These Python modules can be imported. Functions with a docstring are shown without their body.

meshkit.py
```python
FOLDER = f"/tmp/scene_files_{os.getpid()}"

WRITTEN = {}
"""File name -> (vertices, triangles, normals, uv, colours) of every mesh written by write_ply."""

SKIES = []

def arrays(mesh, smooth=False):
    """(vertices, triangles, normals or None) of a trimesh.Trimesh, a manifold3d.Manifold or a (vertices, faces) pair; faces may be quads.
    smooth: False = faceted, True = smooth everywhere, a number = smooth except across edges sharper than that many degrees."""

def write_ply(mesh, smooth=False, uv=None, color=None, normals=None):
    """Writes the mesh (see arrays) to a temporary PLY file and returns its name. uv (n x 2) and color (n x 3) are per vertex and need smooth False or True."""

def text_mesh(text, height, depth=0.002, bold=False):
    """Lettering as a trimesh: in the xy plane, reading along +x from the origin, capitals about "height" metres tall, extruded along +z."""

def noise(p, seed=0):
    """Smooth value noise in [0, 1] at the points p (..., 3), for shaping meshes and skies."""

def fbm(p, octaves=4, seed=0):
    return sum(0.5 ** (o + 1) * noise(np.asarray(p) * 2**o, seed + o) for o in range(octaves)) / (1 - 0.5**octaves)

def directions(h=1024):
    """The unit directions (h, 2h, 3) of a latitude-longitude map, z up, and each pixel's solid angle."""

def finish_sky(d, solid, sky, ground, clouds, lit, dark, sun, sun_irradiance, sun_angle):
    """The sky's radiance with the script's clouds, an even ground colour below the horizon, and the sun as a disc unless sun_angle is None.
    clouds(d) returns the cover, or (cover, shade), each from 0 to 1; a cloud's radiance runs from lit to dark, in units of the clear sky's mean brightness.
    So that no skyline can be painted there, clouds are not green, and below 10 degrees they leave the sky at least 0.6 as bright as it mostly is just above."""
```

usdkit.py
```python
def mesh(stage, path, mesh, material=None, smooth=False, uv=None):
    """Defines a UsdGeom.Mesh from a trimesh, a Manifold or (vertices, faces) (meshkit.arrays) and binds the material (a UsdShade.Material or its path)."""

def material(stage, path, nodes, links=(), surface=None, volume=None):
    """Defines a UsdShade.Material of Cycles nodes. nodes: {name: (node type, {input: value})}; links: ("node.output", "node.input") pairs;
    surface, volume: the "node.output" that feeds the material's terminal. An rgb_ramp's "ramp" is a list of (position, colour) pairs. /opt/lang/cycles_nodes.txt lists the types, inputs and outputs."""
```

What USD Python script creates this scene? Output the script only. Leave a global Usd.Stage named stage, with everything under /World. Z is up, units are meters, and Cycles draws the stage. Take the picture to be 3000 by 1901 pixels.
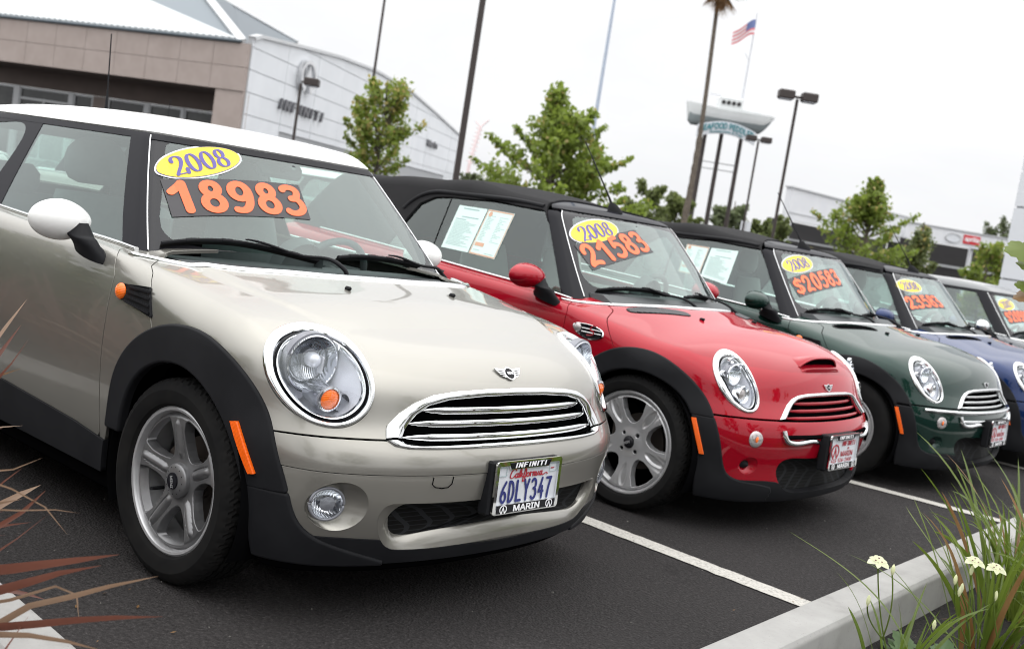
import math, random
import numpy as np
import trimesh, shapely, meshkit, usdkit
from scipy.interpolate import CubicSpline, splprep, splev
from shapely.geometry import Polygon, LineString, Point, MultiPolygon
from shapely import affinity
from pxr import Usd, UsdGeom, UsdLux, UsdShade, Gf, Sdf, Vt
random.seed(7); rng = np.random.default_rng(7)
stage = Usd.Stage.CreateInMemory()
UsdGeom.SetStageUpAxis(stage, 'Z'); UsdGeom.SetStageMetersPerUnit(stage, 1.0)
UsdGeom.Xform.Define(stage, '/World')
# ---------------------------------------------------------------- camera, sky, sun, exposure
CAM = (2.83898, -2.73618, 1.26593); YAW, PITCH, ROLL = 2.268839, -0.0994498, 0.1576467
FOCAL, APERTURE, EXPOSURE = 3299.88/3000*36, 36.0, 0.0
SUN_AZ, SUN_EL, SUN_INT, SUN_ANGLE = math.radians(60), math.radians(66), 0.12, 90.0
SKY_STRENGTH = 0.1
def camera_axes():
    f = np.array([math.cos(YAW)*math.cos(PITCH), math.sin(YAW)*math.cos(PITCH), math.sin(PITCH)])
    r = np.array([math.sin(YAW), -math.cos(YAW), 0.0]); u = np.cross(r, f)
    c, s = math.cos(ROLL), math.sin(ROLL)
    return c*r + s*u, -s*r + c*u, f
_r, _u, _f = camera_axes()
cam = UsdGeom.Camera.Define(stage, '/World/camera')
cam.AddTransformOp().Set(Gf.Matrix4d(*_r, 0, *_u, 0, *(-_f), 0, *CAM, 1))
cam.CreateHorizontalApertureAttr(APERTURE); cam.CreateFocalLengthAttr(FOCAL)
cam.CreateFStopAttr(5.0); cam.CreateFocusDistanceAttr(3.1); cam.CreateExposureAttr(EXPOSURE)
cam.CreateClippingRangeAttr(Gf.Vec2f(0.05, 5000))
sun_dir = np.array([math.cos(SUN_AZ)*math.cos(SUN_EL), math.sin(SUN_AZ)*math.cos(SUN_EL), math.sin(SUN_EL)])
SKY_ROT = math.atan2(sun_dir[0], sun_dir[1])
dome = UsdLux.DomeLight.Define(stage, '/World/sky')
dome.GetPrim().SetCustomDataByKey('kind', 'structure')
sky_mat = usdkit.material(stage, '/World/Looks/sky', {
    's': ('sky_texture', {'sky_type': 'single_scattering', 'sun_disc': False, 'sun_elevation': SUN_EL, 'sun_rotation': SKY_ROT}),
    'tc': ('texture_coordinate', {}), 'mp': ('mapping', {'scale': (1.2, 1.2, 3.2)}), 'xyz': ('separate_xyz', {}),
    'n': ('noise_texture', {'scale': 1.7, 'detail': 5.0, 'roughness': 0.55, 'distortion': 0.4}),
    'r': ('rgb_ramp', {'ramp': [(0.25, (.90, .91, .935)), (0.5, (1.0, 1.0, 1.0)), (0.75, (1.08, 1.08, 1.07))]}),
    # an overcast sky is about twice as bright overhead as at the skyline
    'z': ('rgb_ramp', {'ramp': [(0.0, (9.6, 9.65, 9.8)), (0.25, (11.0, 11.0, 11.05)), (0.5, (15.0, 15.0, 15.0)), (0.8, (21.5, 21.5, 21.4)), (1.0, (25.0, 25.0, 24.8))]}),
    'mm': ('mix', {'mix_type': 'multiply', 'fac': 1.0}), 'm': ('mix', {'fac': 0.96}), 'b': ('background_shader', {'strength': SKY_STRENGTH})},
    [('tc.generated', 'mp.vector'), ('tc.generated', 'xyz.vector'), ('xyz.z', 'z.fac'), ('mp.vector', 'n.vector'), ('n.fac', 'r.fac'), ('z.color', 'mm.color1'), ('r.color', 'mm.color2'),
     ('s.color', 'm.color1'), ('mm.color', 'm.color2'), ('m.color', 'b.color')], surface='b.background')
UsdShade.MaterialBindingAPI.Apply(dome.GetPrim()).Bind(sky_mat)
sun = UsdLux.DistantLight.Define(stage, '/World/sun')
sun.CreateNormalizeAttr(True); sun.CreateIntensityAttr(SUN_INT); sun.CreateAngleAttr(SUN_ANGLE); sun.CreateColorAttr(Gf.Vec3f(1.0, 0.97, 0.92))
_z = sun_dir; _x = np.cross([0, 0, 1.0], _z); _x /= np.linalg.norm(_x); _y = np.cross(_z, _x)
sun.AddTransformOp().Set(Gf.Matrix4d(*_x, 0, *_y, 0, *_z, 0, 0, 0, 30, 1))
# ---------------------------------------------------------------- naming helpers
taken = {}
def fresh(parent, name):
    k = (str(parent), name); n = taken.get(k, 0); taken[k] = n + 1
    return f'{parent}/{name}' if n == 0 else f'{parent}/{name}_{n:03d}'
def tag(prim, label=None, cat=None, group=None, kind=None):
    for k, v in (('label', label), ('category', cat), ('group', group), ('kind', kind)):
        if v: prim.SetCustomDataByKey(k, v)
    return prim
def thing(name, label, cat, loc=(0, 0, 0), rotz=0.0, group=None):
    path = fresh('/World', name); x = UsdGeom.Xform.Define(stage, path)
    x.AddTranslateOp().Set(Gf.Vec3d(*map(float, loc))); x.AddRotateZOp().Set(math.degrees(rotz))
    tag(x.GetPrim(), label, cat, group)
    return path
def put(parent, name, mesh, mat, smooth=35, N=None, label=None):
    """one Mesh prim under parent (a path); mesh is a trimesh or (V, F); N gives ready vertex normals"""
    if not isinstance(mesh, trimesh.Trimesh) and len(mesh[1]) == 0: print('EMPTY', parent, name); return parent
    path = fresh(parent, name)
    if isinstance(mesh, trimesh.Trimesh): V, F = np.array(mesh.vertices), np.array(mesh.faces)
    else: V, F = np.asarray(mesh[0], float), np.asarray(mesh[1], int)
    if F.shape[1] == 4: F = np.vstack([F[:, [0, 1, 2]], F[:, [0, 2, 3]]])
    if N is None:
        m = usdkit.mesh(stage, path, (V, F), mat, smooth=smooth)
    else:
        m = UsdGeom.Mesh.Define(stage, path)
        m.CreatePointsAttr(Vt.Vec3fArray.FromNumpy(V.astype(np.float32)))
        m.CreateFaceVertexCountsAttr(Vt.IntArray.FromNumpy(np.full(len(F), 3, np.int32)))
        m.CreateFaceVertexIndicesAttr(Vt.IntArray.FromNumpy(F.astype(np.int32).ravel()))
        m.CreateSubdivisionSchemeAttr('none')
        m.CreateNormalsAttr(Vt.Vec3fArray.FromNumpy(N.astype(np.float32))); m.SetNormalsInterpolation('vertex')
        UsdShade.MaterialBindingAPI.Apply(m.GetPrim()).Bind(mat)
    if label: m.GetPrim().SetCustomDataByKey('label', label)
    return path
def struct(name, mesh, mat, smooth=35):
    p = put('/World', name, mesh, mat, smooth); tag(stage.GetPrimAtPath(p), kind='structure'); return p
def stuff(path): stage.GetPrimAtPath(path).SetCustomDataByKey('kind', 'stuff'); return path
def join(ms):
    vs, fs, n = [], [], 0
    for m in ms:
        V, F = (np.array(m.vertices), np.array(m.faces)) if isinstance(m, trimesh.Trimesh) else (np.asarray(m[0], float), np.asarray(m[1], int))
        if F.shape[1] == 4: F = np.vstack([F[:, [0, 1, 2]], F[:, [0, 2, 3]]])
        vs.append(V); fs.append(F + n); n += len(V)
    return np.vstack(vs), np.vstack(fs)
# ---------------------------------------------------------------- materials
looks = {}
def look(name, nodes, links, surface): 
    looks[name] = usdkit.material(stage, '/World/Looks/' + name, nodes, links, surface=surface); return looks[name]
def plain(name, color, rough=0.5, metal=0.0, **kw):
    return look(name, {'p': ('principled_bsdf', dict(base_color=color, roughness=rough, metallic=metal, **kw))}, [], 'p.BSDF')
def noisy(name, c0, c1, scale, rough=0.6, metal=0.0, bump=0.0, bscale=None, detail=4.0, lo=.3, hi=.7, **kw):
    """two colours mixed by noise in object space, with fine relief"""
    nodes = {'tc': ('texture_coordinate', {}), 'n': ('noise_texture', {'scale': scale, 'detail': detail, 'roughness': .6}),
             'r': ('rgb_ramp', {'ramp': [(0, c0), (lo, c0), (hi, c1), (1, c1)]}), 'p': ('principled_bsdf', dict(roughness=rough, metallic=metal, **kw))}
    links = [('tc.object', 'n.vector'), ('n.fac', 'r.fac'), ('r.color', 'p.base_color')]
    if bump:
        nodes['n2'] = ('noise_texture', {'scale': bscale or scale*6, 'detail': 3.0}); nodes['b'] = ('bump', {'strength': bump, 'distance': 0.004})
        links += [('tc.object', 'n2.vector'), ('n2.fac', 'b.height'), ('b.normal', 'p.normal')]
    return look(name, nodes, links, 'p.BSDF')
def paint(name, color, metal=0.7, rough=0.32, coat=1.0):
    """car paint: flaked base under a clear coat with faint orange peel and film of dust"""
    return look(name, {'tc': ('texture_coordinate', {}), 'n': ('noise_texture', {'scale': 3.0, 'detail': 5.0}),
        'r': ('rgb_ramp', {'ramp': [(.3, tuple(c*.97 for c in color)), (.7, color)]}),
        'rr': ('rgb_ramp', {'ramp': [(.35, (.015,)*3), (.8, (.05,)*3)]}),
        'n2': ('noise_texture', {'scale': 190.0, 'detail': 1.0}), 'b': ('bump', {'strength': .012, 'distance': .001}),
        'p': ('principled_bsdf', dict(metallic=metal, roughness=rough, coat_weight=coat, coat_ior=1.5, specular_ior_level=.0))},
        [('tc.object', 'n.vector'), ('n.fac', 'r.fac'), ('r.color', 'p.base_color'), ('n.fac', 'rr.fac'), ('rr.color', 'p.coat_roughness'),
         ('tc.object', 'n2.vector'), ('n2.fac', 'b.height'), ('b.normal', 'p.coat_normal')], 'p.BSDF')
def glass(name, tint, base=0.09, rough=0.0):
    b = base; return look(name, {'f': ('layer_weight', {'blend': .5}), 'r': ('rgb_ramp', {'ramp': [(0, (b,)*3), (.35, (b*1.05,)*3), (.55, (b*1.75,)*3), (.7, (b*2.9 + .02,)*3), (.82, (b*3.2 + .16,)*3), (.92, (.62,)*3), (1, (1.0,)*3)]}),
        't': ('transparent_bsdf', {'color': tint}), 'g': ('glossy_bsdf', {'color': (.90, .98, .97), 'roughness': rough}), 'm': ('mix_closure', {})},
        [('f.facing', 'r.fac'), ('r.color', 'm.fac'), ('t.BSDF', 'm.closure1'), ('g.BSDF', 'm.closure2')], 'm.closure')
def spl(xs, ys):
    f = CubicSpline(xs, ys, bc_type='natural'); lo, hi = xs[0], xs[-1]
    return lambda x: f(np.clip(x, lo, hi))
def smax(a, b, r, p=2.3):
    a, b = np.broadcast_arrays(a, b); out = np.maximum(a, b); r = np.broadcast_to(r, a.shape); m = (a > -r) & (b > -r)
    if m.any():
        q = r[m]; out = out.copy(); out[m] = ((a[m] + q)**p + (b[m] + q)**p)**(1/p) - q
    return out
def sstep(x, a, b):
    t = np.clip((x - a)/(b - a), 0, 1); return t*t*(3 - 2*t)
NZ = [.10,.2,.3,.43,.52,.60,.70,.80,.9,1.0]
TX = [-3.2,-2,-1,-.47,-.2,.0,.2,.4,.55,.7]
SZ = [.1,.2,.35,.5,.65,.8,.95,1.1]
RX = [-3.0,-2.4,-1.9,-1.4,-1.0,-.75]
SXX = [-3.1,-2.6,-2,-1.2,-.5,0,.25,.45,.65]
def car_shape(N, T, k, roof, g, bulge=None, cabin=(1.045,1.03,1.004,.985)):
    """N nose x per NZ, T hood z per TX (last 6), k = na nb r_ns tc td sx..., g greenhouse"""
    return dict(noseX=spl(NZ, N), topZ=spl(TX, list(cabin) + list(T)), sideW=spl(SZ, [.76,.785,.806,.822,.832,.826,.787,.70]),
        na=k[0], nb=k[1], r_ns=k[2], tc=k[3], td=k[4], sx=spl(SXX, [-.06,-.015,0,0,0,0,k[5],k[6],k[7]]),
        roofZ=spl(RX, roof), rc=g[0], rd=g[1], w0=g[2], w1=g[3], w2=g[4], wa=g[5], wb=g[6], s0=g[7], s1=g[8], s2=g[9],
        r_sr=g[10], r_w=g[11], gx=spl([-2.9,-2.2,-1.5,-.8,-.3], [-.09,-.025,0,g[13],g[12]]), bulge=bulge)
def f_body(p, c):
    x, y, z = p[..., 0], np.abs(p[..., 1]), p[..., 2]
    side = y - c['sideW'](z) - c['sx'](x)
    top = (z - (c['topZ'](x) - c['tc']*(y/.7)**2 - c['td']*np.maximum(0, y - .35)**2))*.97
    if c['bulge']:
        b = c['bulge']
        yc = np.interp(x, b[0], b[1]); h = np.interp(x, b[0], b[2])
        top = top - h*(1 - sstep(y - yc, -.014, .014))
    nose = (x - (c['noseX'](z) - c['na']*y**2 - c['nb']*y**4))/np.sqrt(1 + .6*(2*c['na']*y + 4*c['nb']*y**3)**2)
    rear = -(x - (-3.0 + .12*y**2 + .15*np.maximum(z - .5, 0)**2))
    a = smax(side, top, np.interp(x, [-.45, .02], [.035, .10]))
    b = smax(nose, a, c['r_ns'])
    return smax(smax(rear, b, .15), .13 - z, .04)
def f_top(p, c):
    x, y, z = p[..., 0], np.abs(p[..., 1]), p[..., 2]; h = z - .95
    side = (y - (c['s0'] + c['s1']*h + c['s2']*h*h) - c['gx'](x))*.95
    roof = z - (c['roofZ'](x) - c['rc']*y**2 - c['rd']*y**4)
    ws = (x - (c['w0'] + c['w1']*h + c['w2']*h*h - c['wa']*y**2 - c['wb']*y**4))*.7
    rear = -(x - (-2.95 + .75*h + .15*y*y))*.9
    return smax(rear, smax(ws, smax(side, roof, c['r_sr']), c['r_w']), .1)
HATCH = car_shape([.575,.628,.664,.683,.679,.634,.609,.561,.458,.318], [.953,.922,.892,.834,.797,.726],
    [.204,.293,.13,.031,.076,-.011,-.032,-.053], [1.321,1.363,1.399,1.415,1.41,1.387],
    [.055,.089,-.355,-.967,-.041,.185,.118,.717,-.454,-.09,.06,.048,-.023,-.001],
    ([-.5,-.2,.15,.33,.5],[.66,.635,.58,.515,.46],[.010,.010,.0085,.0,.0]))
SOFT = car_shape([.559,.617,.625,.643,.623,.576,.551,.519,.419,.282], [.927,.89,.868,.818,.783,.715],
    [.212,.281,.157,.067,.082,-.011,-.032,-.053], [1.323,1.354,1.38,1.40,1.359,1.336],
    [.045,.078,-.399,-.935,.021,.212,.146,.711,-.413,-.06,.051,.044,-.027,-.002], cabin=(1.05,1.045,1.008,.97))
# ---------------------------------------------------------------- surface tools
def grad(F, p, c, e=8e-4):
    g = np.empty(p.shape)
    for k in range(3):
        d = np.zeros(3); d[k] = e
        g[..., k] = (F(p + d, c) - F(p - d, c))/(2*e)
    return g
def normals(F, p, c):
    g = grad(F, p, c); return g/np.maximum(np.linalg.norm(g, axis=-1, keepdims=True), 1e-9)
def project(F, p, c, it=4):
    p = np.array(p, float)
    for _ in range(it):
        g = grad(F, p, c); p -= (F(p, c)/np.maximum((g*g).sum(-1), .05))[..., None]*g
    return p
def along(F, p, c, axis, far, near=0.0, it=28):
    """moves each point along one axis onto the surface, coming from far outside"""
    p = np.array(p, float); a = np.full(len(p), float(near)) if np.ndim(near) == 0 else np.array(near, float); b = np.broadcast_to(far, (len(p),)).astype(float).copy()
    for _ in range(it):
        m = (a + b)/2; p[:, axis] = m; ins = F(p, c) < 0; a = np.where(ins, m, a); b = np.where(ins, b, m)
    p[:, axis] = a; return p
def skin(F, c, x0, x1, zc, dx, nth, nph, th=(0, 360)):
    xs = np.linspace(x0, x1, max(2, int((x1 - x0)/dx)))
    full = abs(th[1] - th[0] - 360) < 1e-6
    t = np.radians(np.linspace(th[0], th[1], nth + (not full), endpoint=not full))
    rows = [(x0, -f) for f in np.linspace(math.pi/2, 0, nph, endpoint=False)] + [(x, 0.0) for x in xs] + [(x1, f) for f in np.linspace(0, math.pi/2, nph + 1)[1:]]
    X = np.array([r[0] for r in rows]); P = np.array([r[1] for r in rows])
    D = np.stack([np.repeat(np.sin(P)[:, None], len(t), 1), np.cos(P)[:, None]*np.cos(t), np.cos(P)[:, None]*np.sin(t)], -1)
    O = np.zeros_like(D); O[..., 0] = X[:, None]; O[..., 2] = zc
    a, b = np.zeros(D.shape[:2]), np.full(D.shape[:2], 1.7)
    for _ in range(20):
        m = (a + b)/2; inside = F(O + D*m[..., None], c) < 0
        a = np.where(inside, m, a); b = np.where(inside, b, m)
    V = O + D*((a + b)/2)[..., None]
    n, m = V.shape[:2]
    i, j = np.meshgrid(np.arange(n - 1), np.arange(m if full else m - 1), indexing='ij')
    q = np.stack([i*m + j, i*m + (j + 1) % m, (i + 1)*m + (j + 1) % m, (i + 1)*m + j], -1).reshape(-1, 4)
    T = np.vstack([q[:, [0, 1, 2]], q[:, [0, 2, 3]]]); V = V.reshape(-1, 3)
    nn = np.cross(V[T[:, 1]] - V[T[:, 0]], V[T[:, 2]] - V[T[:, 0]])
    if (nn*(V[T].mean(1) - [0, 0, zc])*[0, 1, 1]).sum() < 0: T = T[:, ::-1]
    A = np.linalg.norm(nn, axis=1); return V, T[A > 1e-10]
def clip(M, s):
    """keeps the part of M = (V, T) where s (one value per vertex) is below zero, cut along the zero line"""
    V, T = M
    if len(T) == 0: return M
    s = np.where(np.abs(s) < 1e-7, -1e-7, s); ins = s < 0; k = ins[T].sum(1)
    keep = T[k == 3]; out = [keep]; newv = []; n = len(V)
    sel = (k == 1) | (k == 2)
    if sel.any():
        T2, k2 = T[sel], k[sel]; im = ins[T2]
        odd = np.where(k2 == 1, im.argmax(1), (~im).argmax(1)); ar = np.arange(len(T2))
        a, b, d = T2[ar, odd], T2[ar, (odd + 1) % 3], T2[ar, (odd + 2) % 3]
        def edge(p, q):
            lo, hi = np.minimum(p, q), np.maximum(p, q); return lo.astype(np.int64)*n + hi
        E = np.concatenate([edge(a, b), edge(a, d)]); u, inv = np.unique(E, return_inverse=True)
        lo, hi = u//n, u % n; w = (s[lo]/(s[lo] - s[hi]))[:, None]; newv = V[lo]*(1 - w) + V[hi]*w
        iab, iad = inv[:len(a)] + n, inv[len(a):] + n; one = k2 == 1
        out += [np.stack([a, iab, iad], 1)[one], np.stack([iab, b, d], 1)[~one], np.stack([iab, d, iad], 1)[~one]]
    T3 = np.vstack(out)
    if len(T3) == 0: return np.zeros((0, 3)), np.zeros((0, 3), int)
    V3 = np.vstack([V, newv]) if len(newv) else V
    used, inv = np.unique(T3, return_inverse=True)
    return V3[used], inv.reshape(-1, 3)
def sdp(P, poly):
    """signed distance of 2D points to a closed polygon, negative inside"""
    P = np.asarray(P, float); poly = np.asarray(poly, float); lo, hi = poly.min(0) - .06, poly.max(0) + .06
    r = np.full(len(P), .06); near = ((P > lo) & (P < hi)).all(1)
    if not near.any(): return r
    p = P[near][:, None]; a = poly[None]; b = np.roll(poly, -1, 0)[None]; e = b - a
    t = np.clip(((p - a)*e).sum(-1)/np.maximum((e*e).sum(-1), 1e-12), 0, 1)
    d = np.sqrt((((p - a) - t[..., None]*e)**2).sum(-1)).min(1)
    c1, c2 = a[..., 1] <= p[..., 1], b[..., 1] <= p[..., 1]
    cr = e[..., 0]*(p[..., 1] - a[..., 1]) - e[..., 1]*(p[..., 0] - a[..., 0])
    w = ((c1 & ~c2 & (cr > 0)).astype(int) - (~c1 & c2 & (cr < 0)).astype(int)).sum(1)
    r[near] = np.where(w != 0, -d, d); return r
def smooth_loop(pts, n=96, s=0.0):
    pts = np.asarray(pts, float); tck, _ = splprep(np.vstack([pts, pts[:1]]).T, s=s, per=1); return np.array(splev(np.linspace(0, 1, n, endpoint=False), tck)).T
def smooth_line(pts, n=40, s=0.0):
    pts = np.asarray(pts, float); tck, _ = splprep(pts.T, s=s, k=min(3, len(pts) - 1)); return np.array(splev(np.linspace(0, 1, n), tck)).T
def rim_edges(T):
    e = np.vstack([T[:, [0, 1]], T[:, [1, 2]], T[:, [2, 0]]]); k = np.sort(e, 1)
    _, i, cnt = np.unique(k[:, 0].astype(np.int64)*(k.max() + 1) + k[:, 1], return_index=True, return_counts=True)
    return e[i[cnt == 1]]
def finish(M, F, c, lip=.012, off=0.0, r=.0011):
    """vertex normals from the surface itself, an offset outwards, and a turned-in edge so that a panel has depth"""
    V, T = M
    if len(T) == 0: print('EMPTY panel'); return V, T, np.zeros_like(V)
    N = normals(F, V, c); V = V + N*off
    nn = np.cross(V[T[:, 1]] - V[T[:, 0]], V[T[:, 2]] - V[T[:, 0]])
    flip = (nn*N[T].mean(1)).sum(1) < 0; T = np.where(flip[:, None], T[:, ::-1], T)
    if not lip: return V, T, N
    E = rim_edges(T)
    if len(E) == 0: return V, T, N
    u, inv = np.unique(E, return_inverse=True); inv = inv.reshape(-1, 2); n0 = len(V)
    d = V[E[:, 1]] - V[E[:, 0]]; o = np.cross(d, (N[E[:, 0]] + N[E[:, 1]])/2); o /= np.maximum(np.linalg.norm(o, axis=1, keepdims=True), 1e-12)
    O = np.zeros((len(u), 3)); np.add.at(O, inv[:, 0], o); np.add.at(O, inv[:, 1], o); O /= np.maximum(np.linalg.norm(O, axis=1, keepdims=True), 1e-12)
    B = V[u]; Nb = N[u]
    rows = [(B, Nb), (B + O*r*.7 - Nb*r*.3, (Nb + O)*.7071), (B + O*r - Nb*r, O), (B + O*r - Nb*max(lip, r + .002), O)]
    m = len(u); Vs = [V] + [q for q, _ in rows]; Ns = [N] + [q for _, q in rows]; Ts = [T]
    for k in range(3):
        a0, a1 = n0 + k*m + inv[:, 0], n0 + k*m + inv[:, 1]; b0, b1 = a0 + m, a1 + m
        Ts += [np.stack([a0, b0, a1], 1), np.stack([a1, b0, b1], 1)]
    return np.vstack(Vs), np.vstack(Ts), np.vstack(Ns)
def flip_y(V, T, N=None):
    V = V*[1, -1, 1]; return (V, T[:, ::-1]) if N is None else (V, T[:, ::-1], N*[1, -1, 1])
def loft(rows, closed=True, cap=False):
    """skin over curves with the same number of points"""
    R = np.array(rows, float); n, m = R.shape[:2]
    i, j = np.meshgrid(np.arange(n - 1), np.arange(m if closed else m - 1), indexing='ij')
    q = np.stack([i*m + j, i*m + (j + 1) % m, (i + 1)*m + (j + 1) % m, (i + 1)*m + j], -1).reshape(-1, 4)
    V = R.reshape(-1, 3); T = np.vstack([q[:, [0, 1, 2]], q[:, [0, 2, 3]]])
    if cap:
        for k, rev in (((0, True), (n - 1, False)) if cap != 'end' else ((n - 1, False),)):
            cidx = len(V); V = np.vstack([V, R[k].mean(0)]); a = np.arange(m) + k*m; b = np.roll(a, -1)
            t = np.stack([np.full(m, cidx), a, b], 1)
            if not closed: t = t[:-1]
            T = np.vstack([T, t[:, ::-1] if rev else t])
    return V, T
def frames(P, up=(0, 0, 1)):
    t = np.gradient(P, axis=0); t /= np.linalg.norm(t, axis=1, keepdims=True) + 1e-12
    up = np.asarray(up, float); a = np.cross(t, up); bad = np.linalg.norm(a, axis=1) < 1e-3; a[bad] = np.cross(t[bad], [1, 0, 0.1])
    a /= np.linalg.norm(a, axis=1, keepdims=True); return t, a, np.cross(a, t)
def tube(P, r, sides=8, up=(0, 0, 1), flat=1.0, cap=True, closed=False):
    P = np.asarray(P, float); r = np.broadcast_to(r, (len(P),)); t, a, b = frames(P, up)
    w = np.arange(sides)*2*math.pi/sides
    rows = P[:, None] + r[:, None, None]*(np.cos(w)[None, :, None]*a[:, None] + flat*np.sin(w)[None, :, None]*b[:, None])
    if closed: rows = np.vstack([rows, rows[:1]])
    return loft(rows, True, cap and not closed)
def sweep(P, prof, up=(0, 0, 1), cap=True):
    """closed 2D profile (side, up) carried along P"""
    P = np.asarray(P, float); t, a, b = frames(P, up); prof = np.asarray(prof, float)
    return loft(P[:, None] + prof[None, :, 0, None]*a[:, None] + prof[None, :, 1, None]*b[:, None], True, cap)
def lathe(prof, n=48, axis='y', closed_profile=False):
    """profile (radius, height); the axis points along +height"""
    prof = np.asarray(prof, float); w = np.arange(n)*2*math.pi/n
    rows = np.stack([prof[:, None, 0]*np.cos(w), prof[:, None, 0]*np.sin(w), np.repeat(prof[:, None, 1], n, 1)], -1)
    V, T = loft(rows, True)
    if axis == 'y': V = V[:, [0, 2, 1]]*[1, 1, -1]
    if axis == 'x': V = V[:, [2, 0, 1]]
    return V, T
def box(cx, cy, cz, sx, sy, sz, bevel=0.0):
    if bevel <= 0:
        m = trimesh.creation.box((sx, sy, sz)); m.apply_translation((cx, cy, cz)); return m
    b = min(bevel, sx*.45, sy*.45, sz*.45); pts = []
    for i in (-1, 1):
        for j in (-1, 1):
            for k in (-1, 1):
                for d in ((b, b, 0), (b, 0, b), (0, b, b)):
                    pts.append((i*(sx/2 - d[0]), j*(sy/2 - d[1]), k*(sz/2 - d[2])))
    m = trimesh.convex.convex_hull(np.array(pts)); m.apply_translation((cx, cy, cz)); return m
def flat_shape(shape, maxedge=None):
    """2D shape to (uv, triangles)"""
    vs, fs, n = [], [], 0
    for g in getattr(shape, 'geoms', [shape]):
        if g.is_empty or g.area < 1e-12: continue
        v, f = trimesh.creation.triangulate_polygon(g, engine='earcut'); vs.append(v); fs.append(f + n); n += len(v)
    V, T = np.vstack(vs), np.vstack(fs)
    if maxedge:
        V3, T = trimesh.remesh.subdivide_to_size(np.c_[V, np.zeros(len(V))], T, maxedge, max_iter=12); V = V3[:, :2]
    used, inv = np.unique(T, return_inverse=True); return V[used], inv.reshape(-1, 3)
def slab(shape, h): 
    return trimesh.util.concatenate([trimesh.creation.extrude_polygon(g, h, engine='earcut') for g in getattr(shape, 'geoms', [shape]) if g.area > 1e-12])
def place(M, O, ex, ey, ez):
    V, T = (np.array(M.vertices), np.array(M.faces)) if isinstance(M, trimesh.Trimesh) else M
    V = np.asarray(O) + V[:, :1]*np.asarray(ex) + V[:, 1:2]*np.asarray(ey) + V[:, 2:3]*np.asarray(ez)
    if np.dot(np.cross(ex, ey), ez) < 0: T = T[:, ::-1]
    return V, T
# ---------------------------------------------------------------- lettering drawn with pen strokes
def pen(paths, thin, thick, slant=0.0):
    """strokes whose width goes with the direction: wide where they run down, thin where they run across"""
    out = []
    for P in paths:
        P = np.asarray(P, float)
        if len(P) > 2: P = smooth_line(P, 7*len(P))
        d = np.gradient(P, axis=0); d /= np.linalg.norm(d, axis=1, keepdims=True) + 1e-9
        w = thin + (thick - thin)*np.abs(d[:, 1])**1.5
        for k in range(len(P) - 1):
            out.append(Point(P[k]).buffer(w[k]/2, 4).union(Point(P[k + 1]).buffer(w[k + 1]/2, 4)).convex_hull)
    s = shapely.union_all(out)
    return affinity.affine_transform(s, [1, slant, 0, 1, 0, 0]) if slant else s
def arc(cx, cy, rx, ry, a0, a1, n=9):
    t = np.radians(np.linspace(a0, a1, n)); return [(cx + rx*math.cos(x), cy + ry*math.sin(x)) for x in t]
SERIF = {  # cells 0.62 wide, 1 high
 '0': [arc(.31,.5,.22,.46,90,450,17)],
 '2': [[(.1,.74),(.14,.9),(.31,.97),(.48,.86),(.47,.66),(.3,.36),(.07,.05)], [(.07,.05),(.3,.05),(.53,.05)], [(.53,.05),(.55,.13),(.56,.24)]],
 '7': [[(.06,.95),(.56,.95)], [(.06,.95),(.06,.78)], [(.56,.95),(.4,.6),(.28,.3),(.24,.03)]],
 '8': [arc(.31,.74,.165,.22,90,450,15), arc(.31,.27,.21,.24,90,450,15)]}
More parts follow.
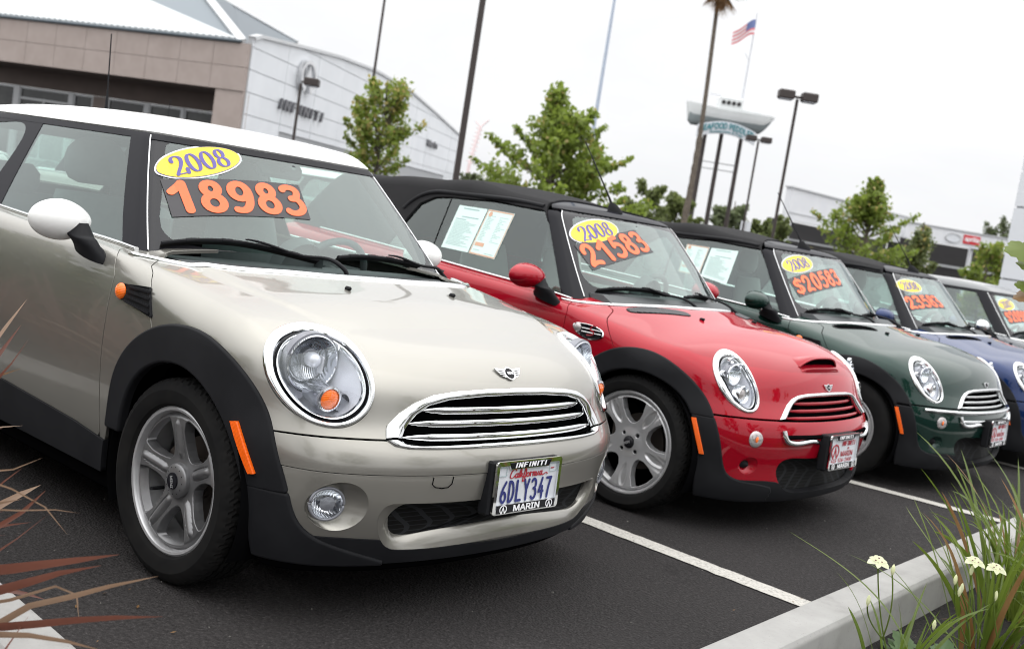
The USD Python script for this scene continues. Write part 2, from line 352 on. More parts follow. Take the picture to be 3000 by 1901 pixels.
BRUSH = {  # fat brush digits, cells about 0.8 wide, 1 high
 '0': [arc(.36,.5,.2,.38,90,450,15)], '1': [[(.14,.66),(.3,.8),(.4,.9)], [(.4,.9),(.42,.5),(.44,.1)]],
 '2': [[(.12,.68),(.2,.86),(.42,.9),(.55,.72),(.44,.46),(.16,.14)], [(.16,.12),(.4,.16),(.66,.1)]],
 '3': [[(.14,.82),(.34,.9),(.54,.8),(.5,.62),(.32,.54)], [(.32,.54),(.56,.46),(.6,.26),(.42,.1),(.14,.14)]],
 '5': [[(.58,.9),(.24,.86)], [(.24,.86),(.18,.56)], [(.18,.56),(.4,.62),(.6,.46),(.54,.2),(.32,.09),(.1,.16)]],
 '6': [[(.52,.9),(.26,.7),(.16,.4),(.26,.13),(.48,.12),(.56,.32),(.42,.48),(.2,.38)]],
 '8': [arc(.38,.71,.17,.17,60,420,13), arc(.38,.3,.22,.21,60,420,13)],
 '9': [arc(.36,.66,.2,.22,20,380,13), [(.56,.72),(.56,.4),(.42,.14),(.18,.12)]],
 '$': [[(.6,.74),(.4,.84),(.2,.72),(.3,.54),(.5,.46),(.56,.28),(.38,.14),(.14,.24)], [(.42,.98),(.34,.02)]]}
PLATE = {
 '6': [[(.42,1),(.2,.72),(.06,.42),(.08,.12),(.25,0),(.42,.12),(.44,.36),(.26,.5),(.08,.36)]],
 'D': [[(.06,0),(.06,1)], [(.06,1),(.3,.94),(.42,.7),(.42,.3),(.3,.06),(.06,0)]], 'L': [[(.06,1),(.06,0)], [(.06,0),(.42,0)]],
 'Y': [[(.04,1),(.25,.5)], [(.46,1),(.25,.5)], [(.25,.5),(.25,0)]],
 '3': [[(.06,.9),(.25,1),(.42,.86),(.4,.62),(.22,.53)], [(.22,.53),(.42,.44),(.44,.14),(.25,0),(.05,.1)]],
 '4': [[(.3,1),(.04,.32)], [(.04,.32),(.46,.32)], [(.34,.56),(.34,0)]], '7': [[(.05,1),(.44,1)], [(.44,1),(.28,.55),(.2,0)]]}
SCRIPT = [[(.95,.82),(.75,1.0),(.4,.85),(.12,.4),(.15,.08),(.45,.05),(.75,.25)], [(1.25,.45),(1.05,.5),(.88,.25),(.98,.03),(1.2,.2),(1.27,.48),(1.26,.08),(1.45,.15)],
 [(1.45,.15),(1.75,.7),(1.72,1.0),(1.58,.75),(1.6,.12),(1.8,.1)], [(1.95,.45),(1.92,.1),(2.1,.12)], [(2.1,.12),(2.5,.8),(2.42,1.05),(2.25,.5),(2.15,-.45),(2.35,-.3),(2.4,.1),(2.6,.25)],
 [(2.85,.48),(2.65,.3),(2.72,.05),(2.95,.12),(2.98,.4),(2.83,.48),(3.1,.4)], [(3.2,.5),(3.2,.05)], [(3.2,.3),(3.35,.48),(3.5,.45)],
 [(3.65,.48),(3.62,.05)], [(3.62,.3),(3.8,.48),(3.88,.3),(3.88,.05)], [(3.88,.3),(4.05,.48),(4.12,.3),(4.12,.05),(4.3,.12)], [(4.45,.45),(4.43,.08),(4.6,.12)],
 [(5.0,.45),(4.8,.5),(4.68,.25),(4.78,.03),(4.95,.2),(5.03,.48),(5.03,.08),(5.5,.2),(5.9,.1)]]
BLOCK = {'I': [[(.1,0),(.1,1)]], 'N': [[(.05,0),(.05,1)], [(.05,1),(.5,0)], [(.5,0),(.5,1)]], 'F': [[(.05,0),(.05,1)], [(.05,1),(.45,1)], [(.05,.52),(.38,.52)]],
 'T': [[(0,1),(.5,1)], [(.25,1),(.25,0)]], 'M': [[(.04,0),(.04,1)], [(.04,1),(.3,.2)], [(.3,.2),(.56,1)], [(.56,1),(.56,0)]]}
def strokes(table, text, w, advance, slant=0.0, widths=None, brush=None):
    out, x = [], 0.0
    for ch in text:
        if ch in table:
            s = pen(table[ch], *(brush or (w, w)), slant=slant); out.append(affinity.translate(s, x, 0))
        x += (widths or {}).get(ch, advance)
    return out, x
def fit_shape(s, x0, y0, x1, y1):
    a, b, c, d = s.bounds; return affinity.affine_transform(s, [(x1 - x0)/(c - a), 0, 0, (y1 - y0)/(d - b), x0 - a*(x1 - x0)/(c - a), y0 - b*(y1 - y0)/(d - b)])
def infinity_mark(w):
    """oval ring open at the bottom with a road running into it"""
    o = affinity.scale(Point(0, 0).buffer(.5, 24), w, w*.82); i = affinity.scale(Point(0, 0).buffer(.5, 24), w*.8, w*.64)
    wedge = Polygon([(0, w*.2), (-w*.22, -w*.48), (w*.22, -w*.48)]); road = Polygon([(0, w*.3), (-w*.29, -w*.41), (-w*.19, -w*.41), (0, w*.02), (w*.19, -w*.41), (w*.29, -w*.41)])
    return o.difference(i).difference(wedge).union(road)
def text_shape(t, h, bold=True):
    return _text_shape(t, h, bold).simplify(h*.006)
def _text_shape(t, h, bold=True):
    m = meshkit.text_mesh(t, h, 0.001, bold); f = m.faces[np.abs(m.face_normals[:, 2] - 1) < .01]
    return shapely.union_all([Polygon(m.vertices[q][:, :2]) for q in f]).buffer(h*.004)
# ---------------------------------------------------------------- car materials
M = {}
M['champagne'] = paint('champagne_paint', (.325, .314, .284), .88, .30)
M['red'] = paint('red_paint', (.27, .001, .010), .35, .36)
M['green'] = paint('green_paint', (.0028, .016, .012), .45, .32)
M['blue'] = paint('blue_paint', (.002, .013, .062), .45, .32)
M['grey'] = paint('grey_paint', (.11, .115, .125), .6, .32)
M['white'] = paint('white_roof_paint', (.80, .80, .79), .0, .4)
M['gloss_black'] = paint('black_gloss_trim', (.007, .007, .009), .0, .4, .4)
M['frit'] = plain('black_glass_border', (.010, .010, .012), .3, coat_weight=.5, coat_roughness=.02, specular_ior_level=.1)
M['plastic'] = noisy('black_textured_plastic', (.0075, .0077, .0092), (.012, .0124, .0142), 6, .55, bump=.10, bscale=420, specular_ior_level=.15)
M['shell'] = plain('dark_underbody', (.004, .004, .0045), .95, specular_ior_level=0.0)
M['rubber'] = noisy('tyre_rubber', (.006, .006, .0065), (.012, .0115, .011), 9, .8, bump=.1, bscale=160, specular_ior_level=.12)
M['chrome'] = plain('chrome', (.86, .87, .88), .035, 1.0)
M['reflector'] = look('lamp_reflector', {'tc': ('texture_coordinate', {}), 'w': ('wave_texture', {'scale': 55.0, 'bands_direction': 'y', 'distortion': .4}), 'b': ('bump', {'strength': .14, 'distance': .003}), 'p': ('principled_bsdf', {'base_color': (.80, .82, .86), 'metallic': 1.0, 'roughness': .12})}, [('tc.object', 'w.vector'), ('w.fac', 'b.height'), ('b.normal', 'p.normal')], 'p.BSDF')
M['satin'] = plain('lamp_silver_bezel', (.66, .67, .73), .38, .6)
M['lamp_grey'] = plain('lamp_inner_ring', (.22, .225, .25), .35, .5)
M['alloy'] = noisy('wheel_alloy', (.17, .17, .175), (.235, .235, .24), 14, .33, .8)
M['alloy_bright'] = noisy('wheel_alloy_bright', (.46, .46, .47), (.54, .54, .55), 14, .33, .75)
M['disc'] = plain('brake_steel', (.10, .085, .075), .5, .7)
M['lens'] = glass('lamp_lens', (.98, .985, .99), .05)
M['glass'] = glass('window_glass', (.78, .92, .875), .125)
M['amber'] = look('amber_lens', {'p': ('principled_bsdf', {'base_color': (.95, .17, .01), 'roughness': .12, 'coat_weight': .6}), 'w': ('wave_texture', {'scale': 60.0, 'bands_direction': 'z'}), 'tc': ('texture_coordinate', {}), 'b': ('bump', {'strength': .35, 'distance': .002})}, [('tc.object', 'w.vector'), ('w.fac', 'b.height'), ('b.normal', 'p.normal')], 'p.BSDF')
M['marker'] = look('marker_amber', {'p': ('principled_bsdf', {'base_color': (.92, .13, .006), 'roughness': .22}), 'w': ('wave_texture', {'scale': 90.0, 'bands_direction': 'z'}), 'tc': ('texture_coordinate', {}), 'b': ('bump', {'strength': .3, 'distance': .002})}, [('tc.object', 'w.vector'), ('w.fac', 'b.height'), ('b.normal', 'p.normal')], 'p.BSDF')
M['clearlamp'] = plain('clear_lamp', (.44, .41, .41), .12, .6)
M['seat'] = noisy('seat_cloth', (.085, .098, .102), (.11, .122, .125), 30, .8, bump=.1)
M['seat_tan'] = plain('pale_cabin_trim', (.30, .31, .30), .7)
M['dash'] = plain('dashboard', (.075, .082, .086), .6)
M['lattice'] = plain('vent_lattice', (.09, .09, .095), .4, .5)
M['soft'] = noisy('black_canvas', (.009, .009, .010), (.014, .0135, .015), 3, .85, bump=.35, bscale=500, specular_ior_level=.25)
M['mesh'] = look('black_honeycomb', {'tc': ('texture_coordinate', {}), 'mp': ('mapping', {'rotation': (1.5708, 0, 1.5708)}), 'br': ('brick_texture', {'scale': 34.0, 'color1': (.002,)*3, 'color2': (.003,)*3, 'mortar': (.016, .017, .019), 'mortar_size': .035, 'brick_width': .5, 'row_height': .3}), 'p': ('principled_bsdf', {'roughness': .6, 'specular_ior_level': .15})}, [('tc.object', 'mp.vector'), ('mp.vector', 'br.vector'), ('br.color', 'p.base_color')], 'p.BSDF')
M['yellow'] = plain('yellow_sticker', (.93, .72, .035), .35)
M['sticker_white'] = plain('white_print', (.86, .86, .88), .35)
M['ink_blue'] = plain('violet_blue_ink', (.10, .075, .33), .35)
M['orange'] = plain('fluorescent_orange', (.98, .16, .045), .4)
M['sticker_black'] = plain('black_sticker', (.022, .02, .024), .35)
M['plate_white'] = plain('plate_white', (.60, .62, .66), .3)
M['plate_ink'] = plain('plate_blue_ink', (.02, .025, .13), .4)
M['plate_red'] = plain('plate_red_ink', (.36, .015, .028), .4)
M['paper'] = plain('window_paper', (.62, .78, .74), .7)
M['paper_ink'] = plain('paper_print', (.30, .42, .42), .7)
M['paper_red'] = plain('paper_red_print', (.60, .36, .25), .7)
M['mirror_glass'] = plain('mirror_glass', (.85, .86, .87), .02, 1.0)
# ---------------------------------------------------------------- what differs between the two body shapes (right-hand side, metres from the front axle)
L = lambda s: np.array([[float(v) for v in p.split(',')] for p in s.split()])
HS = dict(
 ao=L('-.40,.05 -.40,.33 -.378,.43 -.35,.553 -.279,.66 -.165,.736 -.067,.766 .04,.773 .148,.758 .244,.724 .302,.67 .367,.582 .384,.558 .407,.517 .431,.465 .446,.389 .462,.321 .478,.292 .50,.281 .515,.05'),
 ai=L('-.315,.0 -.315,.36 -.292,.474 -.263,.549 -.189,.624 -.078,.665 .033,.671 .122,.643 .196,.597 .258,.53 .305,.44 .332,.35 .34,.0'),
 fender=L('.5,-.10 .736,-.165 .80,-.197 .863,-.233 .898,-.271 .927,-.345 .95,-.42'),
 door=L('.2,-.42 .382,-.438 .58,-.442 .731,-.437 .861,-.442 .92,-.48 .941,-.529 .97,-.60'),
 cow=L('0,-.098 .2,-.10 .37,-.135 .46,-.145 .616,-.222 .7,-.33 .724,-.359 .76,-.44'),
 split=L('0,.567 .513,.567 .634,.566 .70,.565 .744,.563 .778,.560 .83,.556'),
 lip=L('0,.232 .3,.239 .42,.256 .5,.274 .6,.279 .8,.283'),
 hlo=L('.262,-.624,.845 .264,-.686,.834 .278,-.732,.813 .293,-.764,.782 .309,-.777,.752 .331,-.779,.715 .356,-.77,.68 .389,-.753,.646 .427,-.728,.618 .464,-.697,.598 .495,-.66,.589 .514,-.626,.591 .526,-.59,.604 .531,-.556,.632 .531,-.54,.663 .523,-.533,.697 .499,-.528,.737 .462,-.524,.771 .409,-.521,.802 .352,-.528,.826 .306,-.551,.839 .276,-.582,.845'),
 hli=L('.3,-.625,.831 .301,-.68,.818 .313,-.724,.797 .33,-.751,.766 .347,-.761,.736 .368,-.759,.703 .395,-.746,.668 .425,-.724,.641 .455,-.697,.622 .482,-.665,.609 .502,-.633,.607 .516,-.6,.617 .523,-.57,.641 .523,-.556,.672 .512,-.549,.706 .486,-.546,.742 .446,-.545,.775 .397,-.549,.802 .35,-.564,.821 .316,-.588,.831'),
 gou=L('.512,.572 .505,.603 .465,.64 .415,.671 .35,.694 .266,.705 .14,.711 0,.713'), gol=L('0,.546 .15,.546 .36,.545 .45,.546 .49,.552 .511,.566'),
 giu=L('.463,.572 .443,.6 .405,.637 .36,.664 .285,.68 .146,.689 0,.692'), gil=L('0,.559 .17,.558 .40,.554 .452,.557 .463,.566'),
 slats=((.651, .382), (.614, .43), (.579, .455)),
 sc=L('-.406,.82 -.401,.837 -.382,.849 -.344,.851 -.284,.856 -.226,.859 -.205,.831 -.177,.78 -.179,.773 -.275,.787 -.365,.799'),
 marker=L('.267,.561 .293,.566 .333,.50 .366,.435 .344,.43 .308,.49'), badge=(.563, .752), wash=((.03, .25),),
 wsl=((-.812, 1.326), (-.475, .945)), dgl=((-.918, 1.319), (-.69, 1.049), (-.575, .925)),
 frit=L('.47,1.316 .2,1.326 0,1.33'), frit_side=L('.50,1.30 .615,1.06 .625,1.02 .60,.987 .5,.978 0,.975'),
 mirror=(-.695, -.888, 1.006), mirror_left=(-.765, .855, 1.004), foot=(-.615, -.80, .905), mfoot=(-.605, -.848, .958), plate=(.706, .429, .045), wheel='star', rim=.218)
SS = dict(
 ao=L('-.37,.05 -.365,.40 -.33,.53 -.28,.607 -.235,.65 -.198,.68 -.134,.706 -.068,.732 -.003,.741 .068,.738 .143,.722 .214,.688 .268,.645 .314,.601 .35,.56 .374,.53 .38,.513 .402,.464 .423,.395 .434,.336 .445,.283 .457,.258 .49,.252 .5,.05'),
 ai=L('-.315,.0 -.312,.36 -.295,.45 -.255,.53 -.19,.59 -.155,.613 -.091,.639 -.012,.656 .06,.656 .133,.641 .194,.617 .235,.59 .277,.557 .305,.52 .33,.42 .337,.0'),
 fender=L('.5,-.05 .64,-.09 .704,-.126 .76,-.165 .814,-.215 .858,-.268 .875,-.288 .895,-.36 .93,-.44'),
 door=L('.2,-.42 .5,-.44 .757,-.445 .843,-.45 .885,-.481 .905,-.543 .95,-.62'),
 cow=L('0,-.165 .16,-.168 .282,-.198 .54,-.278 .69,-.374 .752,-.457 .79,-.52'),
 split=L('0,.53 .486,.532 .67,.532 .747,.529 .793,.515 .84,.50'), lip=L('0,.196 .34,.206 .42,.25 .5,.256 .6,.255 .8,.256'),
 hlo=L('.274,-.576,.801 .28,-.639,.781 .3,-.69,.749 .327,-.718,.706 .354,-.721,.663 .384,-.706,.622 .419,-.683,.587 .455,-.654,.564 .483,-.616,.552 .494,-.588,.558 .492,-.561,.581 .479,-.545,.621 .452,-.548,.676 .414,-.558,.723 .363,-.549,.768 .308,-.547,.795'),
 hli=L('.311,-.597,.781 .312,-.636,.767 .33,-.672,.737 .351,-.688,.705 .383,-.682,.663 .416,-.665,.622 .45,-.641,.583 .477,-.61,.566 .487,-.581,.575 .477,-.561,.609 .452,-.562,.664 .41,-.568,.723 .357,-.563,.767 .326,-.574,.78'),
 gou=L('.462,.536 .42,.571 .383,.6 .343,.624 .293,.639 .214,.647 .063,.651 0,.651'), gol=L('0,.528 .2,.528 .40,.528 .45,.529 .46,.531'),
 giu=L('.422,.537 .378,.571 .338,.599 .297,.619 .236,.627 .12,.631 0,.632'), gil=L('0,.533 .2,.533 .39,.533 .42,.534'),
 slats=((.606, .325), (.577, .375), (.547, .41)),
 sc=L('-.392,.78 -.383,.795 -.356,.80 -.244,.792 -.211,.776 -.206,.756 -.222,.748 -.373,.761'),
 marker=L('.301,.5 .320,.503 .347,.43 .369,.352 .35,.351 .326,.43'), badge=(.551, .672), wash=((-.03, .27),),
 wsl=((-.809, 1.306), (-.477, .905)), dgl=((-.875, 1.30), (-.72, 1.10), (-.575, .905)),
 frit=L('.46,1.288 .2,1.300 0,1.303'), frit_side=L('.49,1.272 .60,1.04 .605,1.0 .58,.965 .5,.952 0,.945'),
 win=L('-1.86,1.00 -1.802,1.136 -1.757,1.227 -1.67,1.273 -1.555,1.288 -1.249,1.30 -.881,1.294 -.50,.88 -1.0,.86 -1.9,.90'), fr=(-1.055, .175),
 vent=L('-.271,.588 -.268,.554 -.18,.309 -.131,.257 -.093,.279 -.108,.339 -.203,.57 -.235,.611'),
 mirror=(-.68, -.885, .972), mirror_left=(-.72, .865, .97), foot=(-.60, -.79, .868), mfoot=(-.59, -.842, .924), plate=(.683, .395, .045), wheel='scoop', rim=.232)
def both(parent, name, M3, mat, N=None, **kw):
    """the same piece on the right and, mirrored, on the left"""
    out = [put(parent, name, M3, mat, N=N, **kw)]
    if N is None: out.append(put(parent, name, flip_y(np.array(M3[0]), np.array(M3[1])), mat, **kw))
    else:
        V, T, N2 = flip_y(np.array(M3[0]), np.array(M3[1]), N); out.append(put(parent, name, (V, T), mat, N=N2, **kw))
    return out
def resample(P, n):
    P = np.asarray(P, float); d = np.r_[0, np.cumsum(np.linalg.norm(np.diff(P, axis=0), axis=1))]; t = np.linspace(0, d[-1], n)
    return np.stack([np.interp(t, d, P[:, k]) for k in range(P.shape[1])], 1)
def mirror_line(P):
    """half outline (y, z) from the centre line, or ending on it, made whole"""
    P = np.asarray(P, float)
    if P[0, 0] == 0: P = P[::-1]
    return np.vstack([P*[-1, 1], P[::-1][1:]])
def nose_points(F, c, yz, x=.62):
    return along(F, np.c_[np.zeros(len(yz)), yz], c, 0, 1.0, -.1)
def ribbon(F, c, A, B, prof, closed):
    A, B = np.asarray(A, float), np.asarray(B, float); rows = []
    for s, h in prof:
        p = project(F, A*(1 - s) + B*s, c); rows.append(p + normals(F, p, c)*h)
    return loft(rows, closed)
def line_side(p, ln):
    """below zero in front of (towards +x of) the line x(z) drawn on the side"""
    ln = sorted(ln, key=lambda q: q[1]); z = np.array([q[1] for q in ln]); x = np.array([q[0] for q in ln])
    zz = p[:, 2]; xx = np.interp(zz, z, x)
    lo = zz < z[0]; hi = zz > z[-1]
    xx = np.where(lo, x[0] + (zz - z[0])*(x[1] - x[0])/(z[1] - z[0]), xx); xx = np.where(hi, x[-1] + (zz - z[-1])*(x[-1] - x[-2])/(z[-1] - z[-2]), xx)
    return (xx - p[:, 0])*.75
# ---------------------------------------------------------------- wheels
def wheel_parts(parent, kind, rim, alloy, fine, side, hubx):
    """tyre, rim, disc and cap with the outer face towards -y (side -1) or +y (side 1)"""
    n = 120 if fine else 72
    def fix(Mx):
        V, T = np.array(Mx[0], float), np.array(Mx[1]); 
        if side > 0: V = V*[1, -1, 1]; T = T[:, ::-1]
        return V + [hubx, 0, .31], T
    R = .31; ro = rim + .006; yo, yi = -.828, -.635
    prof = [(rim - .004, -.800), (ro, -.806), (ro + .008, -.819), (ro + .022, -.825), ((ro + R)/2 + .006, yo), (R - .022, yo + .006), (R - .010, yo + .014), (R - .003, yo + .024), (R, yo + .036)]
    for g in (-.775, -.748, -.716, -.688):
        prof += [(R, g - .005), (R - .008, g - .004), (R - .008, g + .004), (R, g + .005)]
    prof += [(R - .002, yi - .02), (R - .02, yi), (ro, yi + .02), (rim - .004, yi + .03)]
    nt = 216 if fine else 120; w = np.arange(nt)*2*math.pi/nt; rows = []
    for k, (r, y) in enumerate(prof):
        rr = np.full(nt, r)
        if r > R - .011 and fine: 
            phase = (np.arange(nt) + int((y + .83)*60)) % 4; rr = rr - np.where(phase == 0, .0045, 0)
        rows.append(np.stack([rr*np.cos(w), np.full(nt, y), rr*np.sin(w)], 1))
    wh = put(parent, 'wheel', fix(loft(rows)), M['rubber'], smooth=28, label='black tyre with its alloy rim')
    # rim lip and barrel
    lip = [(rim - .022, -.700), (rim - .020, -.775), (rim - .012, -.787), (rim - .010, -.800), (rim - .006, -.807), (rim + .001, -.809), (rim + .006, -.806), (rim + .007, -.800), (rim + .002, -.796), (rim + .002, -.64)]
    put(wh, 'rim', fix(lathe([(r, -y) for r, y in lip], n*2)), M['alloy_bright'] if kind == 'star' else alloy, 40)
    put(wh, 'brake_disc', fix(lathe([(0.0, .700), (.13, .700), (.13, .690), (.06, .690), (.06, .72), (.0, .72)], n)), M['disc'], 30)
    if fine: put(wh, 'brake_caliper', fix(place(box(0, 0, 0, .10, .05, .075, .012), (-.105, -.712, .02), (0, 0, 1), (0, 1, 0), (-1, 0, 0))), M['disc'], 30)
    put(wh, 'wheel_back', fix(lathe([(0, .655), (rim - .003, .655), (rim - .003, .64)], 48)), M['shell'], 30)
    # spoked face: a dished disc with the windows cut out
    nr, na = (40, 360) if fine else (20, 180)
    rr = np.linspace(.03, rim - .008, nr); aa = np.arange(na)*2*math.pi/na
    rad, ang = np.meshgrid(rr, aa, indexing='ij')
    i, j = np.meshgrid(np.arange(nr - 1), np.arange(na), indexing='ij'); q = np.stack([i*na + j, i*na + (j + 1) % na, (i + 1)*na + (j + 1) % na, (i + 1)*na + j], -1).reshape(-1, 4)
    T = np.vstack([q[:, [0, 1, 2]], q[:, [0, 2, 3]]])
    P = np.stack([rad*np.cos(ang), rad*np.sin(ang)], -1).reshape(-1, 2)
    ns = {'star': 5, 'scoop': 5, 'slot': 8}[kind]; a0 = math.pi/2 + (.10 if kind == 'star' else math.pi if kind == 'scoop' else .2)
    def local(P):
        a = np.arctan2(P[:, 1], P[:, 0]) - a0; k = np.round(a/(2*math.pi/ns)); da = a - k*2*math.pi/ns; r = np.linalg.norm(P, axis=1)
        return r, r*np.cos(da), r*np.sin(da)
    def height(P):
        r, u, v = local(P); av = np.abs(v)
        if kind == 'star':
            h = .006 + .022*sstep(r, .05, .19) - .014*sstep(r, rim - .03, rim - .008) + .010*(1 - sstep(r, .0, .07))
            w = np.interp(u, [.06, .10, .14, .17, .195], [.010, .0135, .0135, .012, .008])
            pet = np.clip(1 - (av/w)**2, 0, 1)*sstep(u, .062, .085)*(1 - sstep(u, .17, .19))
            h += .009*pet - .004*(1 - sstep(np.abs(av - w - .003), 0, .003))*sstep(u, .07, .09)*(1 - sstep(u, .165, .185))
        elif kind == 'scoop':
            h = .012 + .012*sstep(r, .07, .17) + .006*(1 - sstep(r, .03, .075)) - .014*sstep(r, rim - .025, rim - .008)
            e = ((u - .155)/.058)**2 + (v/.019)**2
            h -= .010*(1 - sstep(e, .3, 1.15))
            h += .006*sstep(av, .022, .04)*sstep(u, .12, .2)
            for k in range(4):
                b = math.pi/4 + k*math.pi/2; d = np.hypot(P[:, 0] - .052*math.cos(b), P[:, 1] - .052*math.sin(b)); h -= .012*(1 - sstep(d, .007, .011))
        else:
            h = .010 + .016*sstep(r, .06, .17) - .012*sstep(r, rim - .025, rim - .008)
            h -= .010*(1 - sstep(av, .003, .006))*sstep(u, .10, .115)*(1 - sstep(u, .165, .18))
        return h
    r, u, v = local(P); av = np.abs(v)
    if kind == 'star': wv = np.interp(u, [.05, .07, .09, .115, .15, .18, .2], [.05, .036, .030, .0265, .027, .036, .05])
    elif kind == 'scoop': wv = np.interp(u, [.05, .08, .11, .15, .2, .23], [.06, .042, .034, .040, .060, .074])
    else: wv = np.interp(u, [.05, .1, .2], [.035, .026, .030])
    def smin(a, b, k=.012): 
        h = np.clip(.5 + .5*(b - a)/k, 0, 1); return b*(1 - h) + a*h - k*h*(1 - h)
    s = smin(av - wv, smin((rim - .022) - r, r - {'star': .072, 'scoop': .085, 'slot': .075}[kind]))*1.0
    P2, T2 = clip((np.c_[P, np.zeros(len(P))], T), s)
    P2 = P2[:, :2]; e = 5e-4
    hx = (height(P2 + [e, 0]) - height(P2 - [e, 0]))/(2*e); hz = (height(P2 + [0, e]) - height(P2 - [0, e]))/(2*e)
    V = np.stack([P2[:, 0], -.772 - height(P2), P2[:, 1]], 1); N = np.stack([-hx, -np.ones(len(P2)), -hz], 1); N /= np.linalg.norm(N, axis=1, keepdims=True)
    nn = np.cross(V[T2[:, 1]] - V[T2[:, 0]], V[T2[:, 2]] - V[T2[:, 0]]); fl = (nn*N[T2].mean(1)).sum(1) < 0; T2 = np.where(fl[:, None], T2[:, ::-1], T2)
    E = rim_edges(T2); ue, inv = np.unique(E, return_inverse=True); inv = inv.reshape(-1, 2); d = V[E[:, 1]] - V[E[:, 0]]; o = np.cross(d, N[E[:, 0]]); o /= np.linalg.norm(o, axis=1, keepdims=True) + 1e-12
    O = np.zeros((len(ue), 3)); np.add.at(O, inv[:, 0], o); np.add.at(O, inv[:, 1], o); O /= np.linalg.norm(O, axis=1, keepdims=True) + 1e-12
    B, Nb = V[ue], N[ue]; rows = [(B, Nb), (B + O*.002 - Nb*.0008, (Nb + O)*.707), (B + O*.0032 - Nb*.003, O), (B + O*.006 + [0, .034, 0], O)]
    n0, m = len(V), len(ue); Vs, Ns, Ts = [V], [N], [T2]
    for a, b in rows: Vs.append(a); Ns.append(b)
    for k in range(3):
        p0, p1 = n0 + k*m + inv[:, 0], n0 + k*m + inv[:, 1]; Ts += [np.stack([p0, p0 + m, p1], 1), np.stack([p1, p0 + m, p1 + m], 1)]
    V, T2, N = np.vstack(Vs), np.vstack(Ts), np.vstack(Ns)
    if side > 0: V, T2, N = flip_y(V, T2, N)
    put(wh, 'spokes', (V + [hubx, 0, .31], T2), alloy, N=N)
    cap_r = .052 if kind == 'star' else .028
    put(wh, 'hub_cap', fix(lathe([(cap_r + .002, .776), (cap_r + .001, .790), (cap_r - .003, .796), (cap_r*.6, .803), (.0, .805)], 48)), alloy if kind == 'star' else M['gloss_black'], 40)
    if kind == 'star':
        put(wh, 'cap_disc', fix(lathe([(.026, .800), (.025, .8075), (.020, .8085), (0, .8085)], 32)), M['gloss_black'], 40)
        for k in range(12):
            a = k*math.pi/6; put(wh, 'cap_dimple', fix(place(lathe([(0, .0012), (.0022, 0)], 6, 'z'), (.041*math.cos(a), -.7995, .041*math.sin(a)), (1, 0, 0), (0, 0, 1), (0, -1, 0))), M['shell'], False) if fine else None
    elif kind == 'scoop':
        for k in range(4):
            b = math.pi/4 + k*math.pi/2; put(wh, 'wheel_bolt', fix(place(lathe([(.0085, 0), (.0085, .006), (.006, .008), (0, .008)], 6, 'z'), (.052*math.cos(b), -.776, .052*math.sin(b)), (1, 0, 0), (0, 0, 1), (0, -1, 0))), M['plastic'], False)
    if side < 0 and hubx == 0 and kind != 'slot':
        sh = affinity.translate(text_shape('MINI', .011), -.017, -.0055); rot = -75 if kind == 'star' else 205
        sh = affinity.rotate(sh, rot, origin=(0, 0))
        put(wh, 'lettering', fix(place(slab(sh, .0012), (0, -.8083 if kind == 'star' else -.8052, 0), (1, 0, 0), (0, 0, 1), (0, -1, 0))), M['alloy_bright'], False)
    if kind == 'star' and fine and side < 0:
        put(wh, 'valve', fix(tube([(-.125, -.75, -.06), (-.118, -.785, -.058), (-.113, -.80, -.056)], .006, 8)), M['plastic'], 30)
# ---------------------------------------------------------------- the cars
def curve_between(c, xs, s=-1):
    """where the glass house meets the body side, for each x"""
    xs = np.asarray(xs, float); lo, hi = np.full(len(xs), .84), np.full(len(xs), 1.06); gx = c['gx'](xs)
    ya = lambda z: c['s0'] + c['s1']*(z - .95) + c['s2']*(z - .95)**2 + gx
    for _ in range(30):
        m = (lo + hi)/2; ins = f_body(np.stack([xs, ya(m), m], 1), c) < 0; lo = np.where(ins, m, lo); hi = np.where(ins, hi, m)
    return np.stack([xs, s*ya(lo), lo], 1)
def glass_patch(parent, name, c, shape, quad, mat, off, edge=.03, label=None):
    """flat print laid on the curved windscreen: shape in the unit square, quad its four corners (lower left, lower right, upper right, upper left)"""
    uv, T = flat_shape(shape, edge); q = np.asarray(quad, float)
    u, v = uv[:, :1], uv[:, 1:]
    P = q[0]*(1 - u)*(1 - v) + q[1]*u*(1 - v) + q[2]*u*v + q[3]*(1 - u)*v
    P = project(f_top, P, c); N = normals(f_top, P, c)
    return put(parent, name, (P + N*off, T), mat, N=N, label=label)
